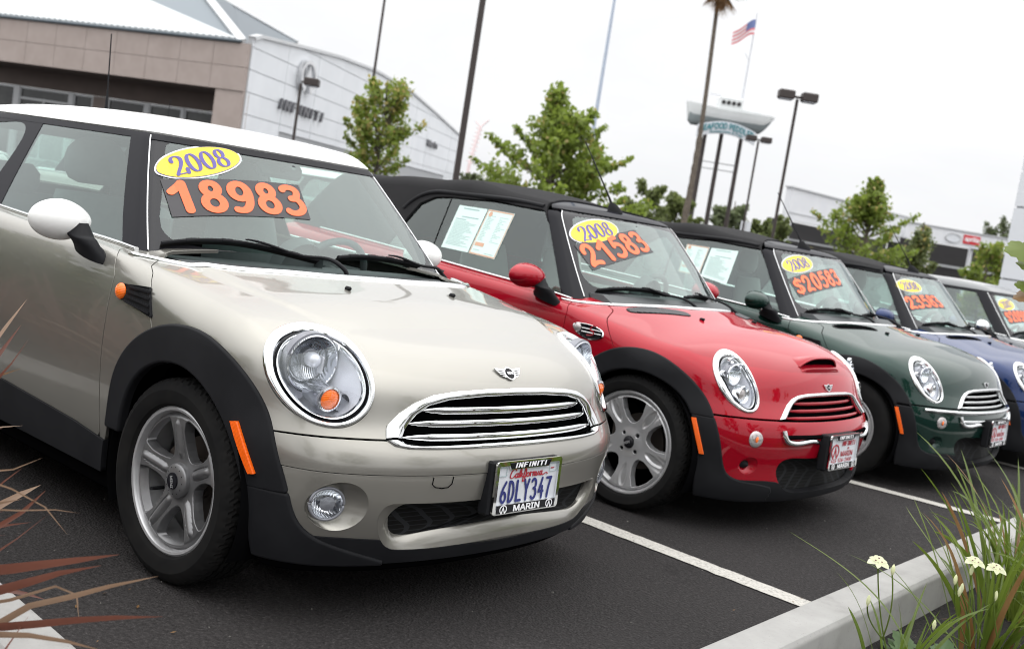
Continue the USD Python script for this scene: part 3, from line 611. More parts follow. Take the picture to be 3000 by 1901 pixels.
def plate(parent, at, slant, text_kind):
    """licence plate in its chrome frame on a black holder; local x to the car's left, y up, z forward"""
    X, Z = at; ex = np.array([0, 1.0, 0]); ey = np.array([-slant, 0, 1.0]); ey /= np.linalg.norm(ey); ez = np.cross(ex, ey); O = np.array([X, 0, Z])
    w, h = .159, .0825
    pl = put(parent, 'licence_plate', place(box(0, 0, -.002, .300, .150, .002), O, ex, ey, ez), M['plate_white'], False, label='licence plate in a chrome frame')
    put(pl, 'plate_holder', place(box(-.005, -.002, -.028, .325, .168, .046, .006), O, ex, ey, ez), M['plastic'], 20)
    rr = lambda a, b, r: Polygon([(-a, -b), (a, -b), (a, b), (-a, b)]).buffer(-r).buffer(r, 6)
    outer = rr(w, h, .012); inner = rr(w - .013, h - .014, .006)
    top = Polygon([(-.105, h - .003), (.105, h - .003), (.092, h - .026), (-.092, h - .026)]); bot = Polygon([(-.142, -h + .003), (.142, -h + .003), (.142, -h + .030), (-.142, -h + .030)])
    ring = outer.difference(inner.difference(top).difference(bot))
    m = slab(ring, .007); put(pl, 'plate_frame', place(m, O, ex, ey, ez), M['chrome'], 30)
    put(pl, 'frame_panel', place(slab(top.buffer(-.002), .0015), O + ez*.0072, ex, ey, ez), M['gloss_black'], False)
    put(pl, 'frame_panel', place(slab(bot.buffer(-.001), .0015), O + ez*.0072, ex, ey, ez), M['gloss_black'], False)
    def word(shape, mat, z, name='lettering'): put(pl, name, place(slab(shape, .0008), O + ez*z, ex, ey, ez), mat, False)
    ss, _ = strokes(BLOCK, 'INFINITI', .20, .82, slant=.12, widths={'I': .48}); word(fit_shape(shapely.union_all(ss), -.076, h - .0215, .076, h - .0055), M['sticker_white'], .009)
    word(fit_shape(text_shape('MARIN', .02), -.064, -h + .0065, .064, -h + .0265), M['sticker_white'], .009)
    for sx in (-.112, .112): word(affinity.translate(infinity_mark(.034), sx, -h + .0165), M['sticker_white'], .009, 'emblem')
    if text_kind == 'california':
        word(fit_shape(pen(SCRIPT, .085, .15), -.088, .012, .098, .058), M['plate_red'], .0005)
        x = -.125
        for ch in '6DLY347':
            g = pen(PLATE[ch], .14, .17); word(fit_shape(g, x, -.051, x + .030, .021), M['plate_ink'], .0007); x += .0365 if ch != 'Y' else .037
        for sx in (-1, 1):
            b = Polygon([(sx*.105, .036), (sx*.14, .036), (sx*.14, .062), (sx*.105, .062)]); word(b.exterior.buffer(.0006), M['paper_ink'], .0004, 'tab_outline')
        word(Polygon([(.112, .045), (.128, .045), (.128, .0485), (.112, .0485)]), M['plate_red'], .0004, 'tab_mark')
    else:
        ss, _ = strokes(BLOCK, 'INFINITI', .17, .80, slant=.1, widths={'I': .46}); word(fit_shape(shapely.union_all(ss), -.02, .026, .125, .050), M['plate_red'], .0005)
        word(fit_shape(text_shape('OF', .01), .045, .008, .064, .018), M['plate_red'], .0005)
        word(fit_shape(text_shape('MARIN', .02, False), -.025, -.024, .108, .002), M['plate_red'], .0005)
        word(affinity.translate(infinity_mark(.085), -.088, .003), M['plate_red'], .0005, 'emblem')
        word(fit_shape(text_shape('415-526-2400', .02, False), -.122, -.050, .102, -.031), M['plate_red'], .0005)
def headlamp(parent, F, c, P, fine, style, s=-1):
    """round or oval lamp: chrome surround, clear lens, reflector bowl, bulb shield, amber turn lamp"""
    O, I = smooth_loop(P['hlo'], 120, 2e-4), smooth_loop(P['hli'], 120, 2e-4)
    def mk(Mx):
        V, T = np.array(Mx[0], float), np.array(Mx[1]); return (V, T) if s < 0 else flip_y(V, T)
    hl = put(parent, 'headlight', mk(ribbon(F, c, O, I, [(0, -.010), (.0, .001), (.06, .005), (.35, .011), (.75, .006), (.97, -.006), (1, -.02)], True)), M['chrome'], 60, label='headlight with a wide chrome surround')
    C = I.mean(0); G = C + (I - C)*.955
    put(hl, 'gasket', mk(ribbon(F, c, C + (I - C)*1.0, G, [(0, -.016), (.4, -.012), (1, -.004)], True)), M['frit'], 60)
    put(hl, 'lens_rim', mk(ribbon(F, c, C + (G - C)*.995, C + (G - C)*.93, [(0, -.006), (.3, -.007), (.7, -.012), (1, -.020)], True)), M['chrome'], 60)
    rows = [project(F, C + (G - C)*k, c) for k in (1, .8, .6, .4, .2, .02)]; lens = loft(rows, True, 'end')
    N = normals(F, lens[0], c); put(hl, 'lens', mk((lens[0] - N*.003, lens[1])), M['lens'], True)
    N = normals(F, G, c); g0 = project(F, G, c)
    back = np.array([-.14, .035, 0.0]); B1 = g0 - N*.012; B2 = C + (G - C)*.95 - N*.020; B3 = C + (G - C)*.93; B3[:, 0] = np.minimum(.30 if style == 'hatch' else .33, g0[:, 0] - .045); B4 = C + (G - C)*.05; B4[:, 0] = B3[:, 0].min()*.5 + B3[:, 0].max()*.5 - .005
    put(hl, 'bezel', mk(loft([g0 - N*.005, B1, B2, B3, B4], True, 'end')), M['satin'], 50)
    ax = np.array([.97, -.12, -.08 if style == 'hatch' else .02]); ax /= np.linalg.norm(ax)
    ex = np.cross([0, 0, 1.0], ax); ex /= np.linalg.norm(ex); ez = np.cross(ax, ex)
    def bowl(name, at, prof, mat, n=48, parent_=None): return put(parent_ or hl, name, mk(place(lathe(prof, n, 'z'), at, ex, ez, ax)), mat, 40)
    if style == 'hatch':
        m = np.array([.352, -.636, .747]); R = .080
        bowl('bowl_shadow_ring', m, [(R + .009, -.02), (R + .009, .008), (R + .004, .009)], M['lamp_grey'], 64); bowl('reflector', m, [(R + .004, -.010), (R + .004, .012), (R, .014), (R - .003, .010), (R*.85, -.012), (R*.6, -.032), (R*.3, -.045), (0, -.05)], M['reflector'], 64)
        bowl('bowl_step', m, [(R*.74, -.018), (R*.73, -.012), (R*.70, -.014)], M['lamp_grey'], 48)
        bowl('bulb_shield', m + ez*.010, [(.0, .030), (.010, .029), (.019, .022), (.022, .010), (.022, -.035)], M['satin'], 32); bowl('bulb_socket', m + ez*.010, [(.027, -.03), (.028, -.008), (.023, -.006)], M['lamp_grey'], 32)
        V, T = place(box(0, 0, 0, .006, .052, .024, .003), m + ex*.030 + ax*.008 - ez*.004, ex, ez, ax); put(hl, 'shade', mk((V, T)), M['satin'], 30)
        t = np.array([.462, -.644, .664])
        bowl('turn_barrel', t, [(.0345, -.09), (.0345, -.03), (.036, -.004), (.0365, .004), (.031, .0055), (.030, .001)], M['reflector'], 48); bowl('barrel_collar', t, [(.0372, -.006), (.0385, -.002), (.0385, .002), (.0368, .004)], M['lamp_grey'], 48)
        bowl('turn_lens', t, [(.0305, .0), (.024, .006), (.012, .009), (0, .010)], M['amber'], 40)
        b = t + ex*.046 - ax*.006 - ez*.012
        for k in range(5): bowl('barrel_rib', b - ax*.008*k, [(.026, -.004), (.0275, -.002), (.0275, .002), (.026, .004)], M['lamp_grey'], 24)
    else:
        m = np.array([.372, -.628, .705]); R = .044
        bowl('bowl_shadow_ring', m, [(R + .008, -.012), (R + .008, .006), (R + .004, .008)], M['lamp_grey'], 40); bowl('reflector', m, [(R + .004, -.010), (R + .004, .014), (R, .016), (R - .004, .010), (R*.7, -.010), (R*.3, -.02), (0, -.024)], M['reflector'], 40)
        bowl('bulb_shield', m, [(0, .02), (.015, .017), (.021, .006), (.022, -.02)], M['lens'], 24)
        t = np.array([.438, -.622, .628])
        bowl('turn_barrel', t, [(.040, -.03), (.041, .004), (.038, .009), (.033, .004), (.026, -.012), (0, -.02)], M['reflector'], 40)
        bowl('turn_lens', t, [(.024, -.002), (.014, .004), (0, .006)], M['clearlamp'], 24)
        for k in range(4):
            a = .6 + k*1.25; bowl('reflector_cell', m + ex*.058*math.cos(a) + ez*.064*math.sin(a) - ax*.006, [(.014, -.01), (.015, .006), (.012, .008), (.007, 0), (0, -.003)], M['reflector'], 16)
def wiper(parent, c, blade, arm, pivot):
    B = project(f_top, np.array(blade, float), c); B = smooth_line(B, 24); B = project(f_top, B, c); N = normals(f_top, B, c)
    w = put(parent, 'wiper', sweep(B + N*.022, [(-.005, -.004), (.005, -.004), (.006, .002), (.002, .006), (-.004, .005)], up=N.mean(0)), M['plastic'], 30)
    put(w, 'wiper_rubber', sweep(B + N*.009, [(-.0025, -.009), (.0025, -.009), (.003, .010), (-.003, .010)], up=N.mean(0)), M['rubber'], 30)
    for k in (4, 9, 14, 19): put(w, 'wiper_clip', place(box(0, 0, 0, .045, .013, .010, .003), B[k] + N[k]*.024, *[v for v in (lambda t, n: (t, np.cross(n, t), n))((B[k + 1] - B[k - 1])/np.linalg.norm(B[k + 1] - B[k - 1]), N[k])]), M['plastic'], 30)
    A = np.array(arm, float); A = project(f_top, A, c); A = A + normals(f_top, A, c)*np.linspace(.036, .030, len(A))[:, None]; pv = np.array(pivot); A = np.vstack([A, A[-1]*.45 + pv*.55 + [0, 0, .024], pv + [-.012, -.012, .022], pv + [0, 0, .006], pv + [.002, .002, -.02]])
    A = smooth_line(A, 40); r = np.interp(np.linspace(0, 1, 40), [0, .1, .5, .75, .9, 1], [.004, .006, .008, .009, .011, .012])
    put(w, 'wiper_arm', tube(A, r, 10, flat=.75), M['plastic'], 50)
def seat(parent, x, y, mat, z0=.42):
    s = put(parent, 'seat', box(x + .02, y, z0, .50, .48, .14, .05), mat, 30)
    b = loft([np.c_[x - .22 - .10*t + .055*np.sin(a)*(1 - .25*t), y + (.23 - .06*t**3)*np.cos(a), np.full(24, z0 + .03 + .62*t)] for t in np.linspace(0, 1, 12) for a in [np.arange(24)*2*math.pi/24]], True, True)
    put(s, 'backrest', b, mat, 40)
    w = np.arange(24)*2*math.pi/24
    hr = loft([np.c_[x - .345 + .05*np.sin(w)*k, y + .135*np.cos(w)*k, np.full(24, z0 + .685 + .095*(t + 1))] for t, k in ((-1, .5), (-.85, .8), (-.5, .97), (0, 1), (.4, .93), (.75, .72), (.95, .42), (1, .1))], True, True)
    put(s, 'headrest', hr, mat, 50)
def pieces(Mx, least=12):
    V, T = Mx; lab = trimesh.graph.connected_component_labels(np.vstack([T[:, [0, 1]], T[:, [1, 2]]]), node_count=len(V)); f = lab[T[:, 0]]; out = []
    for k in np.unique(f):
        if (f == k).sum() >= least: u, inv = np.unique(T[f == k], return_inverse=True); out.append((V[u], inv.reshape(-1, 3)))
    return out
def biggest(Mx):
    V, T = Mx
    if len(T) == 0: return Mx
    lab = trimesh.graph.connected_component_labels(np.vstack([T[:, [0, 1]], T[:, [1, 2]]]), node_count=len(V)); f = lab[T[:, 0]]; k = np.bincount(f).argmax(); T = T[f == k]; u, inv = np.unique(T, return_inverse=True); return V[u], inv.reshape(-1, 3)
def build_car(root, c, P, kind, pmat, fine=True, cfg={}):
    hatch = kind == 'hatch'; dx = .016 if fine else .026
    body = skin(f_body, c, -2.55, 0.0, .5, dx, 240 if fine else 150, 84 if fine else 54)
    top = skin(f_top, c, -2.0, -1.2, .90, dx*1.2, 190 if fine else 120, 64 if fine else 44, (-8, 188))
    AO, AI = smooth_line(P['ao'], 160, 2e-4), smooth_line(P['ai'], 120, 2e-4)
    rearAO = np.array([(-2.467 - (x if x > -.5 else x), z) for x, z in AO]); 
    ang = np.linspace(-.2, math.pi + .2, 40); rearAO = np.c_[-2.467 + .415*np.cos(ang), .33 + .435*np.sin(ang)]; rearAO = np.vstack([[-2.467 + .40, .05], rearAO, [-2.467 - .40, .05]])
    rearAI = np.vstack([[-2.467 + .345, 0], np.c_[-2.467 + .345*np.cos(ang), .31 + .35*np.sin(ang)], [-2.467 - .345, 0]])
    yy = lambda V: np.abs(V[:, 1])
    xz = lambda V: V[:, [0, 2]]; yz = lambda V: np.c_[yy(V), V[:, 2]]
    def side_g(V, poly): return np.where(yy(V) > .45, sdp(xz(V), poly), .06)
    def front_g(V, poly): return np.where(V[:, 0] > .25, sdp(V[:, [1, 2]], poly), .06)
    O2 = smooth_loop(P['hlo'], 120, 2e-4); hc = O2.mean(0); _, _, vt = np.linalg.svd(O2 - hc); hn = vt[2]*np.sign(vt[2][0]); h1, h2 = vt[0], vt[1]
    hpoly = np.c_[(O2 - hc) @ h1, (O2 - hc) @ h2]
    def lamp_g(V): 
        q = np.c_[V[:, 0], -yy(V), V[:, 2]] - hc; return np.where(q @ hn > -.25, sdp(np.c_[q @ h1, q @ h2], hpoly), .06)
    cow = lambda V: np.interp(yy(V), P['cow'][:, 0], P['cow'][:, 1])
    fen = lambda V: np.interp(V[:, 2], P['fender'][:, 0], P['fender'][:, 1]); door = lambda V: np.interp(V[:, 2], P['door'][:, 0], P['door'][:, 1])
    split = lambda V: np.interp(yy(V), P['split'][:, 0], P['split'][:, 1]); lip = lambda V: np.interp(yy(V), P['lip'][:, 0], P['lip'][:, 1])
    sill = lambda V: np.interp(V[:, 0], [-2.2, -1.1, -.6, -.3], [.385, .376, .352, .322])
    U, Lw = mirror_line(P['gou']), mirror_line(P['gol']); gpoly = np.vstack([U, Lw[::-1]])
    g = .0028
    outside = clip(body, np.where(body[0][:, 2] > .84, -f_top(body[0], c) - .004, -.05))
    cut = lambda Mx, f: clip(Mx, f(Mx[0]))
    def side_y(V): return -1.0
    Mx = cut(outside, lambda V: cow(V) + g - V[:, 0])
    Mx = cut(Mx, lambda V: np.where(yy(V) > .6, fen(V) + g - V[:, 0], -.05)); base = Mx
    Mx = cut(Mx, lambda V: split(V) + (.0032 if hatch else .005) - V[:, 2])
    for f in (lambda V: g - side_g(V, AO), lambda V: .0015 - lamp_g(V), lambda V: .001 - front_g(V, gpoly)): Mx = cut(Mx, f)
    if not hatch:
        for s in (1, -1):
            vp = P['vent']*[1, s]; Mx = cut(Mx, lambda V: np.where(V[:, 2] > .8, .001 - sdp(V[:, :2], vp), -.05))
    V, T, N = finish(Mx, f_body, c); hood = put(root, 'hood', (V, T), pmat, N=N)
    # bumper: upper band and lower band divided by the groove
    Mx = cut(outside, lambda V: np.maximum(V[:, 2] - split(V) + (.0032 if hatch else .005), .1 - V[:, 0])); Mx = cut(Mx, lambda V: lip(V) + .001 - V[:, 2]); Mx = cut(Mx, lambda V: g - side_g(V, AO)); Mx = cut(Mx, lambda V: .001 - front_g(V, gpoly))
    if hatch:
        ro = mirror_line(L('.0,.388 .17,.387 .343,.387 .463,.386 .5,.382 .513,.36 .511,.319 .488,.272 .454,.244 .413,.236')); ro = np.vstack([ro, mirror_line(L('.413,.236 .33,.2345 .14,.239 0,.241'))[::-1][1:-1]])
        op = mirror_line(L('.0,.377 .17,.377 .341,.378 .456,.376 .471,.362 .465,.33 .458,.303 .432,.283')); op = np.vstack([op, mirror_line(L('.432,.283 .35,.281 .171,.294 0,.302'))[::-1][1:-1]])
        fogo = [np.c_[s*.628 + .076*np.cos(a), .374 + .073*np.sin(a)] for s in (-1, 1) for a in [np.arange(48)*2*math.pi/48]]
    else:
        ro = mirror_line(L('0,.357 .167,.359 .301,.362 .396,.358 .428,.345 .44,.325 .437,.29 .416,.256')); ro = np.vstack([ro, mirror_line(L('.416,.256 .382,.224 .341,.207 .2,.196 0,.194'))[::-1][1:-1]]); op = ro*[.985, 1] + [0, 0]
        fogo = [np.c_[s*.60 + .033*np.cos(a), .446 + .037*np.sin(a)] for s in (-1, 1) for a in [np.arange(40)*2*math.pi/40]] + [np.c_[s*.60 + .045*np.cos(a), .324 + .04*np.sin(a)] for s in (-1, 1) for a in [np.arange(40)*2*math.pi/40]]
    ro = smooth_loop(ro, 160, 1e-5)
    Mx = cut(Mx, lambda V: .0005 - front_g(V, ro))
    for fo in fogo: Mx = cut(Mx, lambda V: .0005 - front_g(V, fo))
    if hatch:
        V, T, N = finish(cut(Mx, lambda V: .474 - V[:, 2]), f_body, c); bump = put(root, 'bumper', (V, T), pmat, N=N)
        V, T, N = finish(cut(Mx, lambda V: V[:, 2] - .4695), f_body, c, off=-.002); put(bump, 'bumper_insert', (V, T), pmat, N=N)
        op = smooth_loop(op, 160, 1e-5); R0 = nose_points(f_body, c, ro); R1 = nose_points(f_body, c, op); N1 = normals(f_body, R1, c)
        Rm = nose_points(f_body, c, ro*.75 + op*.25)
        put(bump, 'intake_surround', loft([R0 - normals(f_body, R0, c)*.004, R0 - normals(f_body, R0, c)*.0015, Rm - [.008, 0, 0], R1 - [.026, 0, 0], R1 - [.05, 0, 0]], True), pmat, 50)
        put(bump, 'intake_mesh', loft([R1 - [.034, 0, 0], (R1 - R1.mean(0))*[.3, .3, .3] + R1.mean(0) - [.03, 0, 0]], True, 'end'), M['mesh'], 50)
        # pull cap beside the plate
        cap_ = nose_points(f_body, c, np.array([(-.37, .466), (-.37, .445), (-.358, .436), (-.335, .432), (-.312, .434), (-.30, .445), (-.299, .467)])); put(bump, 'tow_cover_gap', tube(cap_ + normals(f_body, cap_, c)*-.001, .0016, 6), M['shell'])
    else:
        V, T, N = finish(Mx, f_body, c); bump = put(root, 'bumper', (V, T), pmat, N=N)
        R0 = nose_points(f_body, c, ro); put(bump, 'intake_mesh', loft([R0 + [0, 0, 0], R0 - [.03, 0, 0], (R0 - R0.mean(0))*.4 + R0.mean(0) - [.025, 0, 0]], True, 'end'), M['mesh'], 30)
    for k, fo in enumerate(fogo):
        R0 = nose_points(f_body, c, fo); s = -1 if fo[:, 0].mean() < 0 else 1; cen = R0.mean(0); N0 = normals(f_body, R0, c)
        if hatch:
            lc = np.array([.522, s*.652, .378]); q = np.c_[np.full(48, lc[0]), lc[1] + .046*np.cos(np.arange(48)*2*math.pi/48), lc[2] + .046*np.sin(np.arange(48)*2*math.pi/48)]
            q[:, 0] -= (q[:, 1] - lc[1])*s*.42
            put(bump, 'lamp_recess', loft([R0 - N0*.003, R0 - N0*.001, R0*.8 + q*.2 - [.008, 0, 0], R0*.35 + q*.65 - [.016, 0, 0], q - [.012, 0, 0]], True), pmat, 60)
            fl = put(bump, 'fog_lamp', loft([q - [.014, 0, 0], lc + (q - lc)*1.0, lc + (q - lc)*.9 + [.004, 0, 0]], True), M['chrome'], 40)
            put(fl, 'lamp_rim', tube(lc + (q - lc)*1.0 + [.002, 0, 0], .0045, 8, closed=True), M['lamp_grey'], 60)
            put(fl, 'lamp_shade', loft([lc + (q - lc)*.45 + [.004, 0, 0], lc + (q - lc)*.05 + [.008, 0, 0]], True, 'end'), M['lamp_grey'], 60)
            put(fl, 'lamp_glass', loft([lc + (q - lc)*.95 + [.003, 0, 0], lc + (q - lc)*.7 + [.012, 0, 0], lc + (q - lc)*.35 + [.017, 0, 0], lc + (q - lc)*.02 + [.018, 0, 0]], True, 'end'), M['lens'], 60)
            put(fl, 'lamp_bowl', loft([lc + (q - lc)*.94, lc + (q - lc)*.8 - [.02, 0, 0], lc + (q - lc)*.4 - [.035, 0, 0], lc + (q - lc)*.05 - [.038, 0, 0]], True, 'end'), M['reflector'], 50)
        elif k < 2:
            fl = put(bump, 'indicator_lamp', loft([R0 - N0*.004, cen + (R0 - cen)*.98 + N0*.003, cen + (R0 - cen)*.75 + N0*.008, cen + (R0 - cen)*.4 + N0*.011, cen + (R0 - cen)*.03 + N0*.012], True, True), M['clearlamp'], 60)
            put(fl, 'amber_bulb', place(lathe([(.014, 0), (.010, .003), (0, .004)], 16, 'z'), cen + N0.mean(0)*.0115, (0, 1, 0), (0, 0, 1), (1, 0, 0)), M['amber'], 60)
        else:
            q = cen + (R0 - cen)*.45 - [.022, 0, 0]; put(bump, 'lamp_recess', loft([R0 - N0*.002, R0*.5 + q*.5 + [.004, 0, 0], q], True), pmat, 60); put(bump, 'lamp_blank', loft([q, cen + (q - cen)*.1], True, True), M['plastic'], 60)
    # black lip, arch mouldings, sills
    Mx = cut(outside, lambda V: np.maximum(V[:, 2] - lip(V) + .001, .2 - V[:, 0])); Mx = cut(Mx, lambda V: .002 - side_g(V, AO)); Mx = cut(Mx, lambda V: (.192 if hatch else .155) - V[:, 2]); Mx = cut(Mx, lambda V: .0005 - front_g(V, ro))
    V, T, N = finish(Mx, f_body, c, .03, .001 if hatch else .006); put(root, 'front_lip', (V, T), M['plastic'], N=N)
    def mould(poly_o, poly_i, name, lowz):
        Mx = cut(outside, lambda V: side_g(V, poly_o)); Mx = cut(Mx, lambda V: .0005 - side_g(V, poly_i)); Mx = cut(Mx, lambda V: lowz - V[:, 2])
        for s in (-1, 1):
            Ms = cut(Mx, lambda V: -s*V[:, 1])
            if len(Ms[1]) == 0: continue
            parts = [Ms]
            if name == 'arch_moulding' and poly_o is AO:
                zc = .389 if hatch else split(np.array([[0, .79, 0]]))[0]
                parts = [cut(Ms, lambda V: np.maximum(zc + .002 - V[:, 2], -10*(V[:, 0] < 0))), cut(Ms, lambda V: np.maximum(V[:, 2] - zc + (.002 if hatch else .008), -V[:, 0]))]
            for p_ in parts:
                V, T, N = finish(p_, f_body, c, .03, .009, .010); put(root, name, (V, T), M['plastic'], N=N)
    mould(AO, AI, 'arch_moulding', .195 if hatch else .16); mould(rearAO, rearAI, 'arch_moulding', .19)
    Mx = cut(outside, lambda V: np.maximum.reduce([V[:, 2] - sill(V), V[:, 0] + .30, -2.12 - V[:, 0], .5 - yy(V)])); Mx = cut(Mx, lambda V: .002 - side_g(V, AO)); Mx = cut(Mx, lambda V: .002 - side_g(V, rearAO)); Mx = cut(Mx, lambda V: .225 - V[:, 2])
    for s in (-1, 1):
        V, T, N = finish(cut(Mx, lambda V: -s*V[:, 1]), f_body, c, .02, .006); put(root, 'sill', (V, T), M['plastic'], N=N)
    # wing, door, rear body
    SC = smooth_loop(np.c_[P['sc'][:, 0], np.zeros(len(P['sc'])), P['sc'][:, 1]], 80, 1e-5)[:, [0, 2]] if not hatch else P['sc']
    Mx = cut(outside, lambda V: np.maximum.reduce([V[:, 0] - fen(V) + g, door(V) + g - V[:, 0], .45 - yy(V)])); Mx = cut(Mx, lambda V: g - side_g(V, AO)); Mx = cut(Mx, lambda V: sill(V) + g - V[:, 2]); Mx = cut(Mx, lambda V: .0005 - side_g(V, SC)); Mx = cut(Mx, lambda V: cow(V) - .6*(yy(V) < .7) - V[:, 0] - .0 if False else np.where(V[:, 2] > .84, V[:, 0] - cow(V) + .002 if False else -.1, -.1))
    if not hatch: pass
    for s in (-1, 1):
        V, T, N = finish(cut(Mx, lambda V: -s*V[:, 1]), f_body, c); put(root, 'front_wing', (V, T), pmat, N=N)
    Mx = cut(outside, lambda V: np.maximum.reduce([V[:, 0] - door(V) + g, -1.50 - V[:, 0], .45 - yy(V), sill(V) + g - V[:, 2]]))
    for s in (-1, 1):
        V, T, N = finish(cut(Mx, lambda V: -s*V[:, 1]), f_body, c); d = put(root, 'door', (V, T), pmat, N=N)
        hd = project(f_body, np.array([(x, s*.83, .835 if hatch else .80) for x in np.linspace(-1.44, -1.27, 12)]), c); put(d, 'door_handle', tube(hd + normals(f_body, hd, c)*.022*np.sin(np.linspace(0, math.pi, 12))[:, None]**.5, .009, 10), M['chrome'], 50)
    Mx = cut(outside, lambda V: V[:, 0] + 1.50 + g); Mx = cut(Mx, lambda V: g - side_g(V, rearAO)); Mx = cut(Mx, lambda V: np.where(yy(V) > .5, sill(V)*(V[:, 0] > -2.1) + g - V[:, 2], .19 - V[:, 2]))
    V, T, N = finish(Mx, f_body, c); rb = put(root, 'rear_body', (V, T), pmat, N=N)
    for s in (-1, 1):
        w = np.arange(24)*2*math.pi/24; tl = project(f_body, np.c_[-2.93 + 0*w, s*.66 + .055*np.cos(w), .80 + .11*np.sin(w)], c); put(rb, 'tail_lamp', loft([tl + normals(f_body, tl, c)*.001, tl.mean(0) + (tl - tl.mean(0))*.7 + normals(f_body, tl, c)*.012, tl.mean(0) + (tl - tl.mean(0))*.05 + normals(f_body, tl, c)*.015], True, True), M['red'], 60)
    # cowl panel, underbody, wheel houses
    Mx = cut(outside, lambda V: np.maximum.reduce([V[:, 0] - cow(V) + .001, -.75 - V[:, 0], np.where((yy(V) > .6) & (V[:, 0] < np.minimum(fen(V), 5)), .02, -.1) if hatch else np.where(yy(V) > .72, .02, -.1)]))
    Mx = biggest(Mx); V, T, N = finish(Mx, f_body, c, .01, -.004); put(root, 'cowl_panel', (V, T), M['frit'] if hatch else M['gloss_black'], N=N)
    Mx = cut(body, lambda V: .0 - side_g(V, AI)); Mx = cut(Mx, lambda V: .0 - side_g(V, rearAI)); Mx = cut(Mx, lambda V: .012 - lamp_g(V)); Mx = cut(Mx, lambda V: .02 - front_g(V, gpoly)); Mx = cut(Mx, lambda V: .012 - front_g(V, ro))
    for fo in fogo: Mx = cut(Mx, lambda V: .01 - front_g(V, fo))
    Mx = cut(Mx, lambda V: np.where(V[:, 0] < np.minimum(cow(V) + .02, -.02), V[:, 2] - (.90 if hatch else .86), -.05)); 
    V, T, N = finish(Mx, f_body, c, 0, -.018); put(root, 'underbody', (V, T), M['shell'], N=N)
    for hx in (0, -2.467):
        for s in (-1, 1):
            m = lathe([(.352, .815), (.352, .50), (.0, .50)], 64); V, T = clip((m[0]*[1, 1, 1] + [hx, 0, .31], m[1]), .16 - (m[0][:, 2] + .31))
            if s > 0: V, T = flip_y(V, T)
            put(root, 'wheel_house', (V, T), M['shell'], 40)
            wheel_parts(root, P['wheel'] if 'wheel' not in cfg else cfg['wheel'], P['rim'] if 'rim' not in cfg else cfg['rim'], cfg.get('alloy', M['alloy']), fine and hx == 0 and s < 0, s, hx)
    # grille
    A, B = resample(mirror_line(P['gou']), 90), resample(mirror_line(P['giu']), 90); A, B = nose_points(f_body, c, A), nose_points(f_body, c, B)
    gr = put(root, 'grille', ribbon(f_body, c, A, B, [(0, -.008), (.0, .002), (.06, .006), (.5, .013), (.9, .006), (1, -.004), (1, -.03)], False), M['chrome'], 60, label='radiator grille with a chrome surround')
    if hatch:
        A, B = resample(mirror_line(P['gol']), 90), resample(mirror_line(P['gil']), 90); A, B = nose_points(f_body, c, A), nose_points(f_body, c, B)
        put(gr, 'lower_trim', ribbon(f_body, c, A, B, [(0, -.006), (0, .003), (.1, .007), (.5, .010), (.9, .004), (1, -.004), (1, -.03)], False), M['chrome'], 60)
    gin = np.vstack([mirror_line(P['giu']), mirror_line(P['gil'])[::-1]]); gi = resample(np.vstack([gin, gin[:1]]), 120)[:-1]; gi = nose_points(f_body, c, gi)
    put(gr, 'grille_backing', loft([gi - [.018, 0, 0], gi - [.06, 0, 0], (gi - gi.mean(0))*.5 + gi.mean(0) - [.05, 0, 0]], True, 'end'), M['shell'], 30)
    smat = cfg.get('slat', M['chrome'])
    for z, hw in P['slats']:
        y = np.linspace(-hw, hw, 50); q = nose_points(f_body, c, np.c_[y, np.full(50, z)]); q = q - normals(f_body, q, c)*(.012 if hatch else .016)
        r = np.interp(np.abs(y)/hw, [0, .8, .93, 1], [1, .95, .6, .12]); pr = np.array([(.006*math.cos(a) + .003, (.0125 if hatch else .0085)*math.sin(a)) for a in np.arange(14)*2*math.pi/14])
        t, a, b = frames(q); put(gr, 'slat', loft(q[:, None] + r[:, None, None]*(pr[None, :, 0, None]*a[:, None] + pr[None, :, 1, None]*b[:, None]), True, True), smat, 50)
    # badge
    bx, bz = P['badge']; O = project(f_body, np.array([[bx, 0, bz]]), c)[0]; n = normals(f_body, O[None], c)[0]; ex = np.array([0, 1.0, 0]); ey = np.cross(n, ex); ey /= np.linalg.norm(ey)
    wing = Polygon([(.012, .017), (.062, .020), (.056, .010), (.05, .002), (.04, -.008), (.028, -.014), (.012, -.017)]); sh = wing.union(affinity.scale(wing, -1, 1, origin=(0, 0))).union(Point(0, 0).buffer(.024, 24)); k = 1.0 if hatch else .75
    sh = affinity.scale(sh, k, k, origin=(0, 0))
    bd = put(root, 'bonnet_badge', place(slab(sh, .005), O + n*.0005, ex, ey, n), M['chrome'], 20)
    put(bd, 'badge_disc', place(lathe([(.0195*k, 0), (.0185*k, .0015), (0, .003)], 32, 'z'), O + n*.0055, ex, ey, n), M['gloss_black'], 40)
    for s in (-1, 1):
        for q in (.008, .0, -.008):
            b_ = LineString([(s*.026*k, q*k*.9), (s*(.054 - .6*abs(.012 - q))*k, (q + .003)*k)]).buffer(.0012); put(bd, 'wing_groove', place(slab(b_, .0006), O + n*.0055, ex, ey, n), M['shell'], False)
    if fine: put(bd, 'lettering', place(slab(fit_shape(text_shape('MINI', .02), -.014*k, -.005*k, .014*k, .005*k), .0008), O + n*.0078, ex, ey, n), M['chrome'], False)
    for x, y in P['wash']:
        for s in (-1, 1):
            p = project(f_body, np.array([[x, s*y, .92]]), c)[0]; nn = normals(f_body, p[None], c)[0]
            put(root, 'washer_jet', place(box(0, 0, .005, .030, .013, .014, .005), p, (1, 0, 0), (0, 1, 0), nn), M['plastic'], 40)
    for s in (-1, 1): headlamp(root, f_body, c, P, fine, kind, s)
